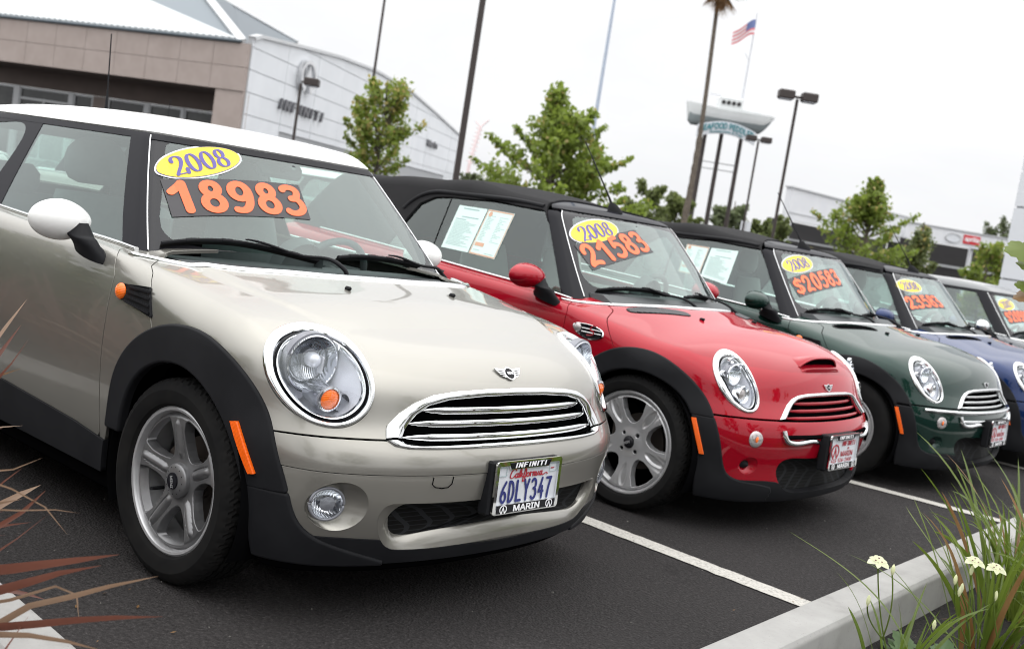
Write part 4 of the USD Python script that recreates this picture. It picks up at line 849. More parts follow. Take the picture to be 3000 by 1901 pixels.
    plate(root, (P['plate'][0] + .0, P['plate'][1]), P['plate'][2], cfg.get('plate', 'dealer'))
    # side marker, side vent
    mk_ = P['marker']; la, lb = smooth_line(mk_[[0, 5, 4]], 24), smooth_line(mk_[[1, 2, 3]], 24)
    la, lb = (along(f_body, np.c_[q[:, 0], np.zeros(24), q[:, 1]], c, 1, -1.0, -.4) for q in (la, lb))
    rb_ = ribbon(f_body, c, la, lb, [(0, .004), (0, .016), (.12, .0185), (.88, .0185), (1, .016), (1, .004)], False); rb_ = (np.array(rb_[0]), rb_[1]); e0 = np.arange(6)*24; e1 = e0 + 23
    rb_ = (rb_[0], np.vstack([rb_[1]] + [np.array([[q[0], q[k], q[k + 1]] for k in range(1, 5)]) for q in (e0, e1)]))
    for Mm in (rb_, flip_y(*rb_)): put(root, 'side_marker', Mm, M['marker'], 30, label='orange side marker')
    sp = along(f_body, np.c_[SC[:, 0], np.full(len(SC), -.82), SC[:, 1]], c, 1, -1.0, -.4); N0 = normals(f_body, sp, c); cen = sp.mean(0)
    for s in (-1, 1):
        mk = (lambda m: m) if s < 0 else (lambda m: flip_y(np.array(m[0]), np.array(m[1])))
        if cfg.get('badge_vent'):
            sv = put(root, 'side_vent', mk(loft([sp - N0*.006, sp + N0*.004, cen + (sp - cen)*.93 + N0*.006, cen + (sp - cen)*.86 + N0*.001], True)), M['chrome'], 30, label='oval chrome side vent with an indicator')
            put(sv, 'vent_back', mk(loft([cen + (sp - cen)*.9 - N0*.002, cen + (sp - cen)*.02 - N0*.002], True, True)), M['gloss_black'], 30)
            ic = project(f_body, np.array([[-.363, -.827, .778]]), c)[0]; put(sv, 'indicator', mk(place(lathe([(.022, 0), (.021, .006), (.012, .012), (0, .013)], 24, 'z'), ic, (1, 0, 0), (0, 0, 1), (0, -1, 0))), M['clearlamp'], 50)
            for q in (-.008, .008):
                b_ = project(f_body, np.array([(x, -.827, .772 + q - .10*(x + .29)*0) for x in np.linspace(-.335, -.222, 8)]), c); put(sv, 'vent_bar', mk(tube(b_ + normals(f_body, b_, c)*.003, .0022, 6)), M['chrome'], 50)
            e_ = project(f_body, np.array([(-.262, -.82, .793), (-.282, -.82, .788), (-.285, -.82, .778), (-.268, -.82, .771), (-.262, -.82, .762), (-.275, -.82, .753), (-.30, -.82, .752)]), c); e_ = smooth_line(e_, 24); put(sv, 'letter_s', mk(tube(e_ + normals(f_body, e_, c)*.006, .003, 6)), M['red'], 50)
        else:
            sv = put(root, 'side_vent', mk(loft([sp - N0*.010, sp + N0*.004, cen + (sp - cen)*.95 + N0*.007, cen + (sp - cen)*.9 + N0*.004, cen + (sp - cen)*.03 + N0*.004], True, True)), M['plastic'], 30, label='black side vent with a round amber indicator')
            ip = (-.372, -.822, .824) if hatch else (-.36, -.827, .778); ic = project(f_body, np.array([ip]), c)[0]
            put(sv, 'indicator', mk(place(lathe([(.026, 0), (.0255, .006), (.019, .013), (.009, .017), (0, .018)], 28, 'z'), ic + [0, -.003, 0], (1, 0, 0), (0, 0, 1), (0, -1, 0))), M['amber'], 60)
            for k in range(4):
                z0, z1 = (.845 - .0155*k, .846 - .020*k) if hatch else (.792 - .009*k, .788 - .009*k)
                b_ = project(f_body, np.array([(x, -.82, z0 + (z1 - z0)*(x + .335)/.13) for x in np.linspace(-.335, -.212 + .008*k if hatch else -.22, 8)]), c); put(sv, 'vent_rib', mk(sweep(b_ + normals(f_body, b_, c)*.008, [(-.003, -.004), (.003, -.004), (.003, .003), (-.003, .003)])), M['plastic'], 30)
    if not hatch:
        for s in (1, -1):
            vp = P['vent']*[1, s]; v3 = project(f_body, np.c_[vp, np.full(len(vp), .9)], c); v3 = smooth_loop(v3, 60, 1e-5); vn = normals(f_body, v3, c)
            gv = put(root, 'hood_vent', loft([v3 - vn*.006, v3 + vn*.002, v3.mean(0) + (v3 - v3.mean(0))*.93 + vn*.002, v3.mean(0) + (v3 - v3.mean(0))*.93 - vn*.006], True), M['plastic'], 30)
            put(gv, 'vent_back', loft([v3 - vn*.005, v3.mean(0) - vn*.005 + (v3 - v3.mean(0))*.02], True, True), M['shell'], 30)
            if fine:
                bars = []
                lo_, hi_ = v3.min(0), v3.max(0); poly = Polygon(v3[:, :2]).buffer(-.004)
                for d in (-1, 1):
                    for k in np.arange(-.6, .6, .016):
                        ln = LineString([(-.5, k*1.0 - d*.5 + (0 if s > 0 else 0)), (.2, k + d*.2)]); 
                        for ang_ in (0,):
                            q_ = ln.intersection(affinity.translate(poly, 0, 0))
                            for seg in getattr(q_, 'geoms', [q_]):
                                if seg.is_empty or seg.length < .006: continue
                                e_ = np.array(seg.coords); e3 = project(f_body, np.c_[e_[[0, -1]], [.9, .9]], c); bars.append(tube(np.vstack([e3[0], e3.mean(0), e3[1]]) + [0, 0, .002], .0028, 4))
                if bars: stuff(put(gv, 'vent_lattice', join(bars), M['lattice'], 30))
    # chrome lines: below the side windows and round the foot of the windscreen
    xs = np.linspace(-1.50, P['cow'][-1, 1] + .02, 60)
    for s in (-1, 1):
        ln = curve_between(c, np.linspace(-2.5, -.50, 90), s); N0 = normals(f_body, ln + [0, 0, -.01], c); put(root, 'waist_trim', tube(ln + [0, s*.010, .003], .009, 10, flat=.75), M['chrome'], 60)
    cw = np.vstack([P['cow'][::-1]*[1, 1], P['cow'][1:]*[-1, 1]]); cw = resample(smooth_line(cw[:, ::-1], 120, 1e-4), 120); q = project(f_body, np.c_[cw, np.full(120, .93)], c); q2 = project(f_body, np.c_[cw - [.036 if hatch else .022, 0], np.full(120, .935)], c)
    put(root, 'cowl_trim', ribbon(f_body, c, q, q2, [(0, -.004), (0, .002), (.15, .006), (.5, .0095), (.85, .007), (1, .002), (1, -.004)], False), M['chrome'], 60)
    # glass house
    up = clip(top, -f_body(top[0], c) - .004); zt = 1.336 if hatch else 1.312
    WS = lambda V: line_side(V, P['wsl']); DG = lambda V: line_side(V, P['dgl'])
    front = lambda V: WS(V)
    if hatch:
        V, T, N = finish(cut(up, lambda V: zt + .003 - V[:, 2]), f_top, c, .02, .006); roof = put(root, 'roof', (V, T), M['white'] if 'roof' not in cfg else cfg['roof'], N=N)
        Mx = cut(up, lambda V: np.maximum(V[:, 2] - zt + .002, 1.314 - V[:, 2])); V, T, N = finish(Mx, f_top, c, .008, .003); put(root, 'roof_gutter', (V, T), M['gloss_black'], N=N)
        low = cut(up, lambda V: V[:, 2] - 1.3135)
        ar = cfg.get('antenna', True)
        if ar:
            rz = project(f_top, np.array([[-2.073, 0, 1.40]]), c)[0]
            an = put(root, 'antenna', loft([rz + [a + .03*k*math.cos(w), .02*k*math.sin(w), h] for k, a, h in ((1.3, 0, 0), (1.1, -.002, .008), (.7, -.008, .022), (.35, -.012, .034)) for w in [0]] if False else [np.c_[rz[0] + a + .035*k*np.cos(w), rz[1] + .022*k*np.sin(w), np.full(20, rz[2] + h)] for k, a, h in ((1.3, 0, 0), (1.1, -.002, .010), (.6, -.01, .024), (.3, -.012, .036)) for w in [np.arange(20)*2*math.pi/20]], True, True), M['plastic'], 40)
            put(an, 'mast', tube([rz + [-.012, 0, .03], rz + [-.016, 0, .10], rz + [-.02, 0, .14], rz + [-.045, 0, .39]], [.009, .006, .0035, .0028], 8), M['plastic'], 40)
    else:
        fx, fd = P['fr']; edge = lambda V: V[:, 0] - (fx + fd*(yy(V)/.52)**2)
        Mx = cut(up, lambda V: np.maximum(zt + .001 - V[:, 2], -edge(V))); V, T, N = finish(Mx, f_top, c, .02, .006); put(root, 'windscreen_header', (V, T), M['gloss_black'], N=N)
        low = cut(up, lambda V: np.where(V[:, 2] > zt, edge(V), -.1))
        rz = project(f_top, np.array([[-.845, 0.0, 1.36]]), c)[0]
        an = put(root, 'antenna', loft([np.c_[rz[0] + a + .045*k*np.cos(w), rz[1] + .02*k*np.sin(w), np.full(20, rz[2] + h)] for k, a, h in ((1.2, 0, -.01), (1.1, -.002, .012), (.75, -.016, .036), (.35, -.03, .055)) for w in [np.arange(20)*2*math.pi/20]], True, True), M['plastic'], 40)
        put(an, 'mast', tube([rz + [-.035, 0, .05], rz + [-.07, 0, .10], rz + [-.28, 0, .37]], [.008, .005, .0028], 8), M['plastic'], 40)
    wsM = cut(low, lambda V: np.maximum(WS(V) + .001, -1.6 - V[:, 0]))
    wsM = cut(wsM, lambda V: -1.0 - V[:, 0]*1.0 if False else (V[:, 2] - zt + .0)) if not hatch else wsM
    fi = np.vstack([P['frit'], P['frit_side']]) ; fi = np.vstack([P['frit_side'][::-1], P['frit']]); fp = np.vstack([fi*[1, 1], (fi*[-1, 1])[::-1]]); fp = Polygon(fp).buffer(-.02).buffer(.02, 8); fp = np.array(fp.exterior.coords)[:-1]
    fg = lambda V: np.where(V[:, 0] > -1.0, sdp(V[:, [1, 2]], fp), .06)
    V, T, N = finish(cut(wsM, lambda V: fg(V)), f_top, c, 0, 0.0); ws = put(root, 'windscreen', (V, T), M['glass'], N=N)
    fr_all = cut(wsM, lambda V: -fg(V))
    for piece in pieces(fr_all): V, T, N = finish(piece, f_top, c, .0, 0.0); put(ws, 'black_border', (V, T), M['frit'], N=N)
    pl_ = cut(low, lambda V: np.maximum.reduce([-WS(V) + .0015, DG(V) + .002, V[:, 2] - (1.32 if hatch else 1.30)]))
    for s in (-1, 1):
        V, T, N = finish(cut(pl_, lambda V: -s*V[:, 1] + .2), f_top, c, .01, .004); put(root, 'windscreen_pillar', (V, T), M['gloss_black'], N=N)
    # thin bright edge between windscreen and pillar
    for s in (-1, 1):
        z = np.linspace(P['wsl'][1][1] + .004, P['wsl'][0][1], 30); x = np.interp(z, [P['wsl'][1][1], P['wsl'][0][1]], [P['wsl'][1][0], P['wsl'][0][0]]); q = along(f_top, np.c_[x, np.zeros(30), z], c, 1, s*1.0, s*.2)
        put(root, 'pillar_trim', tube(q + normals(f_top, q, c)*.0035, .0028, 8), M['chrome'], 60)
    rearside = cut(low, lambda V: -DG(V) + .002)
    if hatch:
        gl = cut(rearside, lambda V: np.maximum.reduce([-1.545 - V[:, 0] - .20*(V[:, 2] - 1.15), V[:, 2] - 1.312, .3 - yy(V)]))
        for s in (-1, 1):
            V, T, N = finish(cut(gl, lambda V: -s*V[:, 1]), f_top, c, 0, 0); put(root, 'door_glass', (V, T), M['glass'], N=N)
        q = L('-1.70,1.00 -1.675,1.10 -1.672,1.25 -1.69,1.285 -1.98,1.292 -2.20,1.28 -2.33,1.20 -2.42,1.03 -2.40,1.0'); qp = smooth_loop(np.c_[q[:, 0], 0*q[:, 0], q[:, 1]], 80, 1e-4)[:, [0, 2]]
        rg = cut(rearside, lambda V: side_g(V, qp))
        for s in (-1, 1):
            V, T, N = finish(cut(rg, lambda V: -s*V[:, 1]), f_top, c, 0, 0); put(root, 'quarter_glass', (V, T), M['glass'], N=N)
        rs = cut(rearside, lambda V: np.where(yy(V) > .3, V[:, 0] + 1.549 + .20*(V[:, 2] - 1.15), V[:, 0] + 2.0)); rs = cut(rs, lambda V: .001 - side_g(V, qp))
        tg = cut(rs, lambda V: np.maximum.reduce([yy(V) - .46, V[:, 0] + 2.3, 1.02 - V[:, 2], V[:, 2] - 1.28])); V, T, N = finish(tg, f_top, c, 0, 0); put(root, 'rear_glass', (V, T), M['glass'], N=N)
        rs = cut(rs, lambda V: -np.maximum.reduce([yy(V) - .46, V[:, 0] + 2.3, 1.02 - V[:, 2], V[:, 2] - 1.28])); V, T, N = finish(rs, f_top, c, .01, .002); put(root, 'rear_pillar', (V, T), M['gloss_black'], N=N)
    else:
        win = P['win']
        wg = cut(rearside, lambda V: side_g(V, win))
        for s in (-1, 1):
            m1 = cut(wg, lambda V: np.maximum(-s*V[:, 1], -1.525 - V[:, 0] - .1*(V[:, 2] - 1.1))); V, T, N = finish(m1, f_top, c, 0, 0); put(root, 'door_glass', (V, T), M['glass'], N=N)
            m2 = cut(wg, lambda V: np.maximum(-s*V[:, 1], 1.535 + V[:, 0] + .1*(V[:, 2] - 1.1))); V, T, N = finish(m2, f_top, c, 0, 0); put(root, 'quarter_glass', (V, T), M['glass'], N=N)
        sf = cut(rearside, lambda V: .0 - side_g(V, win)); V, T, N = finish(sf, f_top, c, .02, .012)
        # the hood's canvas sags a little between its bows
        k_ = sstep(V[:, 2], 1.25, 1.36); V = V + N*(k_*(.006*np.cos((V[:, 0] + .95)*2*math.pi/.52) - .004))[:, None]
        st = put(root, 'canvas_top', (V, T), M['soft'], N=N)
        for s in (-1, 1):
            ln = project(f_top, np.array([(x, s*.55, z) for x, z in ((-1.86, 1.16), (-1.80, 1.24), (-1.71, 1.29), (-1.56, 1.306), (-1.25, 1.316), (-.90, 1.309))]), c); ln = project(f_top, smooth_line(ln, 40), c); put(st, 'window_seal', tube(ln + normals(f_top, ln, c)*.012, .012, 8), M['plastic'], 50)
    # mirrors
    w, t = np.meshgrid(np.arange(40)*2*math.pi/40, np.linspace(-1, 1, 25)); 
    for s in (-1, 1):
        mx, my, mz = P['mirror'] if s < 0 else np.array(P['mirror_left'])*[1, -1, 1]
        X = np.cos(t*math.pi/2)*np.cos(w); Z = np.cos(t*math.pi/2)*np.sin(w); Yv = np.sin(t*math.pi/2)
        a = np.where(X > 0, .082 if hatch else .090, .040); taper = 1 - .16*np.clip(-Yv*1.0, 0, 1)**2*0 - .22*np.clip(Yv, 0, 1)**1.5
        mh = .106 if hatch else .120
        V = np.stack([X*a*taper, Yv, Z*(.068 if hatch else .060)*taper], -1)
        yv = Yv*mh; V[..., 1] = yv if s < 0 else -yv
        V = V + [mx, my if s < 0 else -my, mz]
        mr = put(root, 'door_mirror', loft(V, True), cfg.get('mirror', pmat), 60)
        f0, f1 = np.array(P['foot']), np.array(P['mfoot']); 
        if s > 0: f0, f1 = f0*[1, -1, 1] - [.05, 0, 0], f1*[1, -1, 1] - [.06, 0, 0]
        top_ = np.array([mx + .045, (abs(my) - .040)*s, mz - .035])
        aa = np.arange(20)*2*math.pi/20
        rows = [np.c_[p[0] + rx*np.cos(aa), p[1] + ry*np.sin(aa), p[2] + rz_*np.cos(aa)] for p, rx, ry, rz_ in ((f0, .085, .05, -.02), (f0 + (f1 - f0)*.25 + [0, 0, .006], .080, .046, -.015), (f0 + (f1 - f0)*.7, .058, .040, -.006), (f1, .052, .040, 0), (top_*.5 + f1*.5, .052, .042, 0), (top_, .060, .050, .0), (top_ + [-.01, 0, .035], .045, .035, 0))]
        put(mr, 'mirror_foot', loft(rows, True, True), M['plastic'], 50)
        put(mr, 'mirror_pane', place(lathe([(.92, 0), (0, 0)], 32, 'z'), (mx - .030, my if s < 0 else -my, mz), (0, .09, 0), (0, 0, .06), (-.01, 0, 0)), M['mirror_glass'], False)
    # wipers
    if hatch:
        wiper(root, c, [(-.469, -.65, .965), (-.455, -.52, .985), (-.437, -.38, .988), (-.40, -.2, .972), (-.37, -.07, .962)], [(-.431, -.36, .995), (-.407, -.25, .980), (-.375, -.12, .965)], (-.225, -.045, .950))
        wiper(root, c, [(-.388, .03, .975), (-.41, .2, .985), (-.425, .35, .978), (-.435, .5, .965)], [(-.42, .30, .988), (-.428, .42, .975), (-.435, .52, .962)], (-.43, .685, .935))
    else:
        wiper(root, c, [(-.475, -.58, .937), (-.455, -.45, .952), (-.43, -.25, .958), (-.40, -.05, .950)], [(-.43, -.28, .960), (-.415, -.18, .952), (-.39, -.08, .942)], (-.225, .0, .905))
        wiper(root, c, [(-.394, .10, .945), (-.41, .22, .952), (-.43, .33, .950), (-.445, .44, .94)], [(-.42, .22, .955), (-.43, .29, .948), (-.43, .34, .940)], (-.20, .385, .895))
    # cabin
    cab = put(root, 'cabin_floor', box(-1.3, 0, .26, 2.4, 1.30, .03), M['dash'], False)
    sm = cfg.get('seat', M['seat'])
    for y in (-.36, .36): seat(root, -1.12, y, sm)
    put(root, 'rear_seat', join([box(-2.05, 0, .48, .46, 1.1, .16, .05), box(-2.30, 0, .74, .14, 1.1, .52, .05)]), sm, 30)
    for y in (-.3, .3):
        put(root, 'rear_headrest', box(-2.28, y, 1.06, .09, .24, .14, .04), sm, 40)
    db = lambda z, x0, x1: [(x0, z)]
    dd = sweep(np.array([(-.50, -.62, .86), (-.50, .62, .86)]), [(.16, .045), (.10, .075), (-.10, .07), (-.20, .03), (-.22, -.03), (-.17, -.14), (-.12, -.30), (.18, -.34)], up=(0, 0, 1)); ds = put(root, 'dashboard', dd, M['dash'], 35)
    put(ds, 'instrument_pod', place(lathe([(.10, -.03), (.105, .03), (.095, .035), (.09, .01), (0, .01)], 32, 'z'), (-.56, 0, .93), (0, 1, 0), (0, .25, .97), (-.97, 0, .25)), M['dash'], 40)
    sw = place((lambda: tube(np.c_[.185*np.cos(np.linspace(0, 2*math.pi, 49)), .185*np.sin(np.linspace(0, 2*math.pi, 49)), np.zeros(49)], .015, 10, up=(0, 0, 1.0), cap=False))(), (-.80, .36, .86), (0, 1, 0), (.38, 0, .925), (-.925, 0, .38))
    wl = put(root, 'steering_wheel', sw, M['dash'], 60)
    put(wl, 'wheel_spoke', place(trimesh.util.concatenate([box(0, 0, 0, .34, .035, .012, .005), box(0, -.09, 0, .05, .16, .012, .005)]), (-.795, .36, .86), (0, 1, 0), (.38, 0, .925), (-.925, 0, .38)), M['dash'], 30)
    put(wl, 'wheel_hub', place(lathe([(.06, -.02), (.06, .015), (.04, .025), (0, .026)], 28, 'z'), (-.795, .36, .86), (0, 1, 0), (.38, 0, .925), (-.925, 0, .38)), M['dash'], 40)
    for s in (-1, 1): put(root, 'door_lining', box(-1.02, s*.70, .62, 1.02, .06, .56, .02), M['seat_tan'] if not hatch else M['dash'], 30)
    mp = project(f_top, np.array([[-.70, .03, 1.27]]), c)[0]
    rm = put(root, 'inside_mirror', box(mp[0] - .10, mp[1], mp[2] - .01, .035, .22, .06, .015), M['dash'], 40); put(rm, 'mirror_stalk', tube([mp - [.012, 0, -.01], mp - [.085, 0, .005]], .010, 8), M['dash'], 40)
    if hatch:
        put(root, 'headlining', box(-1.55, 0, 1.318, 1.2, .9, .012), M['seat_tan'], False)
    # price on the windscreen
    yr, price, oval, quad = cfg['year'], cfg['price'], cfg['oval'], cfg['quad']
    ell = affinity.scale(Point(.5, .5).buffer(.5, 24), 1, 1)
    ys = glass_patch(root, 'year_sticker', c, ell, oval, M['sticker_white'], .0025, .2, label=f'yellow oval sticker reading {yr}')
    glass_patch(ys, 'sticker_border', c, affinity.scale(ell, .965, .925), oval, M['ink_blue'], .0034, .2)
    glass_patch(ys, 'sticker_face', c, affinity.scale(ell, .95, .895), oval, M['yellow'], .0042, .2)
    x = 0
    for ch in yr:
        sh = pen(SERIF[ch], .055, .175, slant=.0); sh = affinity.affine_transform(sh, [.66/2.56, 0, 0, .60, .175 + x, .20]); x += .165
        glass_patch(ys, 'digit', c, sh, oval, M['ink_blue'], .0062, .13)
    n = len(price); ps = glass_patch(root, 'price_sticker', c, Polygon([(0, 0), (1, 0), (1, 1), (0, 1)]), quad, M['sticker_black'], .0030, .2, label=f'black sticker with orange digits {price}')
    for k, ch in enumerate(price):
        sh = pen(BRUSH[ch], .17, .21) if ch != '$' else pen(BRUSH[ch][:1], .15, .17).union(pen(BRUSH[ch][1:], .07, .08)); sh = fit_shape(sh, (k + .06)/n, .06, (k + (.97 if ch != '1' else .80))/n, .95)
        glass_patch(ps, 'digit', c, sh, quad, M['orange'], .0052, .13)
    for q in cfg.get('papers', []):
        # sheet taped inside the door glass
        uv, T = flat_shape(Polygon([(0, 0), (1, 0), (1, 1), (0, 1)]), .12); q3 = np.array(q['quad'], float)
        def lay(uv, off):
            u, v = uv[:, :1], uv[:, 1:]; Pq = q3[0]*(1 - u)*(1 - v) + q3[1]*u*(1 - v) + q3[2]*u*v + q3[3]*(1 - u)*v; Pq = project(f_top, Pq, c); Nn = normals(f_top, Pq, c); return Pq + Nn*off, Nn
        Vp, Np = lay(uv, .0025); pp = put(root, 'window_paper', (Vp, T), M['paper'], N=Np, label='printed sheet on the side window')
        lines = []
        r_ = random.Random(q['seed'])
        if q['style'] == 'notice':
            lines += [box2(.2, .93, .75, .955), box2(.25, .74, .85, .765), box2(.08, .68, .45, .70)]
            yv = .64
            while yv > .08: lines.append(box2(.08, yv, .55 + .38*r_.random(), yv + .010)); yv -= .032
            fr_ = None
        else:
            yv = .86
            while yv > .30: lines += [box2(.10, yv, .10 + .2*r_.random() + .1, yv + .009), box2(.55, yv, .6 + .3*r_.random(), yv + .009)]; yv -= .034
            lines += [box2(.1, .10, .35, .11), box2(.55, .06, .9, .07)]
            fr_ = Polygon([(.03, .02), (.97, .02), (.97, .98), (.03, .98)]).exterior.buffer(.014, cap_style=2)
        uv2, T2 = flat_shape(shapely.union_all(lines)); V2, N2 = lay(uv2, .0032); put(pp, 'printed_lines', (V2, T2), M['paper_ink'], N=N2)
        if fr_ is not None:
            uv2, T2 = flat_shape(fr_, .15); V2, N2 = lay(uv2, .0032); put(pp, 'printed_border', (V2, T2), M['paper_red'], N=N2)
            uv2, T2 = flat_shape(affinity.scale(Point(.16, .90).buffer(.07, 12), 1, .8).union(box2(.08, .19, .42, .27))); V2, N2 = lay(uv2, .0033); put(pp, 'printed_seal', (V2, T2), M['paper_red'], N=N2)
    return root
def box2(a, b, c_, d): return Polygon([(a, b), (c_, b), (c_, d), (a, d)])
def scoop(root, c, mat):
    """raised air scoop near the front of the hood"""
    u = np.linspace(-1, 1, 41); v = np.linspace(0, 1, 25); x0, x1, hw = .415, .548, .208
    def surf(u_, v_):
        y = u_*hw*(1 - .06*(1 - v_)); x = x0 + (x1 - x0)*v_ - .010*(u_**2)*v_; return project(f_body, np.stack([x, y, np.full_like(x, .77)], -1), c, 8)
    Ug, Vg = np.meshgrid(u, np.linspace(0, .60, 15), indexing='ij'); Pq = surf(Ug, Vg); h = .042*(1 - np.abs(Ug)**3.6)*sstep(Vg, -.02, .5); top_ = Pq + np.array([.30, 0, 1.0])*h[..., None]
    sc = put(root, 'hood_scoop', loft(top_, False), mat, 60)
    put(sc, 'scoop_mouth', loft([top_[:, -1] - [.004, 0, .003], Pq[:, -1] - [.02, 0, .012], ], False), M['shell'], 40)
    put(sc, 'scoop_lip_edge', tube(top_[:, -1], .0045, 8), mat, 60)
    Ug, Vg = np.meshgrid(u, np.linspace(.56, 1.0, 13), indexing='ij'); Pq = surf(Ug, Vg); h = .016*sstep(Vg, .72, .86)*(1 - sstep(Vg, .90, 1.0))*(1 - np.abs(Ug)**6) + .0008 - .012*(1 - sstep(Vg, .56, .74))*(1 - np.abs(Ug)**6)
    put(sc, 'scoop_ramp', loft(Pq + np.array([.5, 0, .85])*h[..., None], False), mat, 60)
def chrome_trims(root, c, fullbar):
    """bright L-shaped pieces of the non-plain bumper"""
    for s in (-1, 1):
        q = np.array([(.452, .490), (.448, .468), (.436, .448), (.41, .438), (.35, .435), (.18, .434)]); q = smooth_line(q, 40)*[s, 1]; p = nose_points(f_body, c, q); n = normals(f_body, p, c)
        r = np.interp(np.linspace(0, 1, 40), [0, .1, .9, 1], [.015, .016, .013, .011]); put(root, 'bumper_trim', tube(p + n*.003, r, 10, flat=.9), M['chrome'], 60)
    y = np.linspace(-.43, .43, 50); p = nose_points(f_body, c, np.c_[y, np.full(50, .462)]); n = normals(f_body, p, c); put(root, 'bumper_slot', tube(p + n*.001, .010, 8), M['shell'] if not fullbar else M['chrome'], 60)
    if fullbar:
        y = np.linspace(-.70, .70, 70); p = nose_points(f_body, c, np.c_[y, np.full(70, .512)]); n = normals(f_body, p, c); put(root, 'bumper_bar', tube(p + n*.006, .014, 10, flat=.8), M['chrome'], 60)
# ---------------------------------------------------------------- the row of cars
def gz(y): return -.0018*np.clip(np.asarray(y, float) - 1, 0, 11)**2
def at(u, v, d):
    """world point at depth d metres in front of the lens, seen at pixel (u, v) of the 3000 x 1901 photograph"""
    q = np.array([(u - 1500)/3299.88*d, -(v - 950.5)/3299.88*d, d]); return np.array(CAM) + q @ np.array([_r, _u, _f])
def wsq(c, pts):
    """points of the windscreen given by (y, z); the sheet is carried on past its edges"""
    return np.array([(c['w0'] + c['w1']*(z - .95) + c['w2']*(z - .95)**2 - c['wa']*y*y - c['wb']*y**4, y, z) for y, z in pts])
def oval_quad(c, cy, cz, ay, az, by, bz): return wsq(c, [(cy - ay - by, cz - az - bz), (cy + ay - by, cz + az - bz), (cy + ay + by, cz + az + bz), (cy - ay + by, cz - az + bz)])
def car(label, c, P, kind, pmat, fine, cfg, loc, rot=0.0):
    root = thing('parked_car', label, 'car', loc, rot, 'small cars for sale parked in a row')
    build_car(root, c, P, kind, pmat, fine, cfg); return root
car('champagne hatchback with a white roof, nearest to the viewer, windscreen price 18983', HATCH, HS, 'hatch', M['champagne'], True,
    dict(year='2008', price='18983', plate='california', mirror=M['white'], oval=oval_quad(HATCH, -.392, 1.256, .182, .050, -.013, .047),
         quad=wsq(HATCH, [(-.575, 1.062), (-.003, 1.112), (.010, 1.232), (-.567, 1.181)])), (0, 0, 0))
PAPERS = [dict(style='notice', seed=1, quad=[(-1.459,-.69,1.018), (-1.258,-.69,1.014), (-1.256,-.58,1.253), (-1.466,-.58,1.253)]), dict(style='form', seed=2, quad=[(-1.252,-.69,1.012), (-1.063,-.69,1.004), (-1.062,-.58,1.251), (-1.250,-.58,1.255)])]
r_red = car('red convertible with a black canvas top and a hood scoop, windscreen price 21583', SOFT, SS, 'soft', M['red'], True,
    dict(year='2008', price='21583', badge_vent=True, slat=M['red'], alloy=M['alloy_bright'], seat=M['seat_tan'], papers=PAPERS, oval=oval_quad(SOFT, -.366, 1.224, .197, .042, -.012, .052),
         quad=wsq(SOFT, [(-.527, 1.035), (.068, 1.165), (-.012, 1.268), (-.563, 1.146)])), (.024, 2.357, float(gz(2.357))), .0076)
scoop(r_red, SOFT, M['red']); chrome_trims(r_red, SOFT, False)
GP = [dict(style='form', seed=3, quad=[(-1.42,-.66,1.05), (-1.25,-.67,1.045), (-1.255,-.58,1.25), (-1.44,-.58,1.25)]), dict(style='notice', seed=4, quad=[(-1.235,-.67,1.05), (-1.02,-.68,1.02), (-1.03,-.58,1.258), (-1.24,-.58,1.25)])]
r_green = car('dark green convertible with chrome grille bars, windscreen price $20583', SOFT, SS, 'soft', M['green'], False,
    dict(year='2008', price='$20583', wheel='slot', rim=.205, alloy=M['alloy_bright'], seat=M['seat_tan'], papers=GP, oval=oval_quad(SOFT, -.355, 1.231, .195, .035, -.012, .050),
         quad=wsq(SOFT, [(-.545, 1.024), (.13, 1.131), (.14, 1.243), (-.56, 1.13)])), (.035, 4.66, float(gz(4.66))), .0)
chrome_trims(r_green, SOFT, True)
car('bright blue convertible between the dark green and the grey car, windscreen price 23583', SOFT, SS, 'soft', M['blue'], False,
    dict(year='2008', price='23583', wheel='slot', rim=.205, alloy=M['alloy_bright'], seat=M['seat_tan'], oval=oval_quad(SOFT, -.41, 1.222, .18, .012, -.008, .048),
         quad=wsq(SOFT, [(-.60, 1.035), (.02, 1.086), (-.08, 1.182), (-.606, 1.136)])), (.03, 6.75, float(gz(6.75))), .0)
car('grey hatchback with chrome mirrors, farthest in the row, year sticker 2007', HATCH, HS, 'hatch', M['grey'], False,
    dict(year='2007', price='$20983', wheel='slot', rim=.205, alloy=M['alloy_bright'], mirror=M['chrome'], roof=paint('silver_roof', (.13, .135, .14), .7, .3), antenna=False, oval=oval_quad(HATCH, -.36, 1.235, .18, .02, -.008, .05),
         quad=wsq(HATCH, [(-.56, 1.06), (.03, 1.10), (.02, 1.20), (-.56, 1.17)])), (.0, 9.25, float(gz(9.25))), .0)
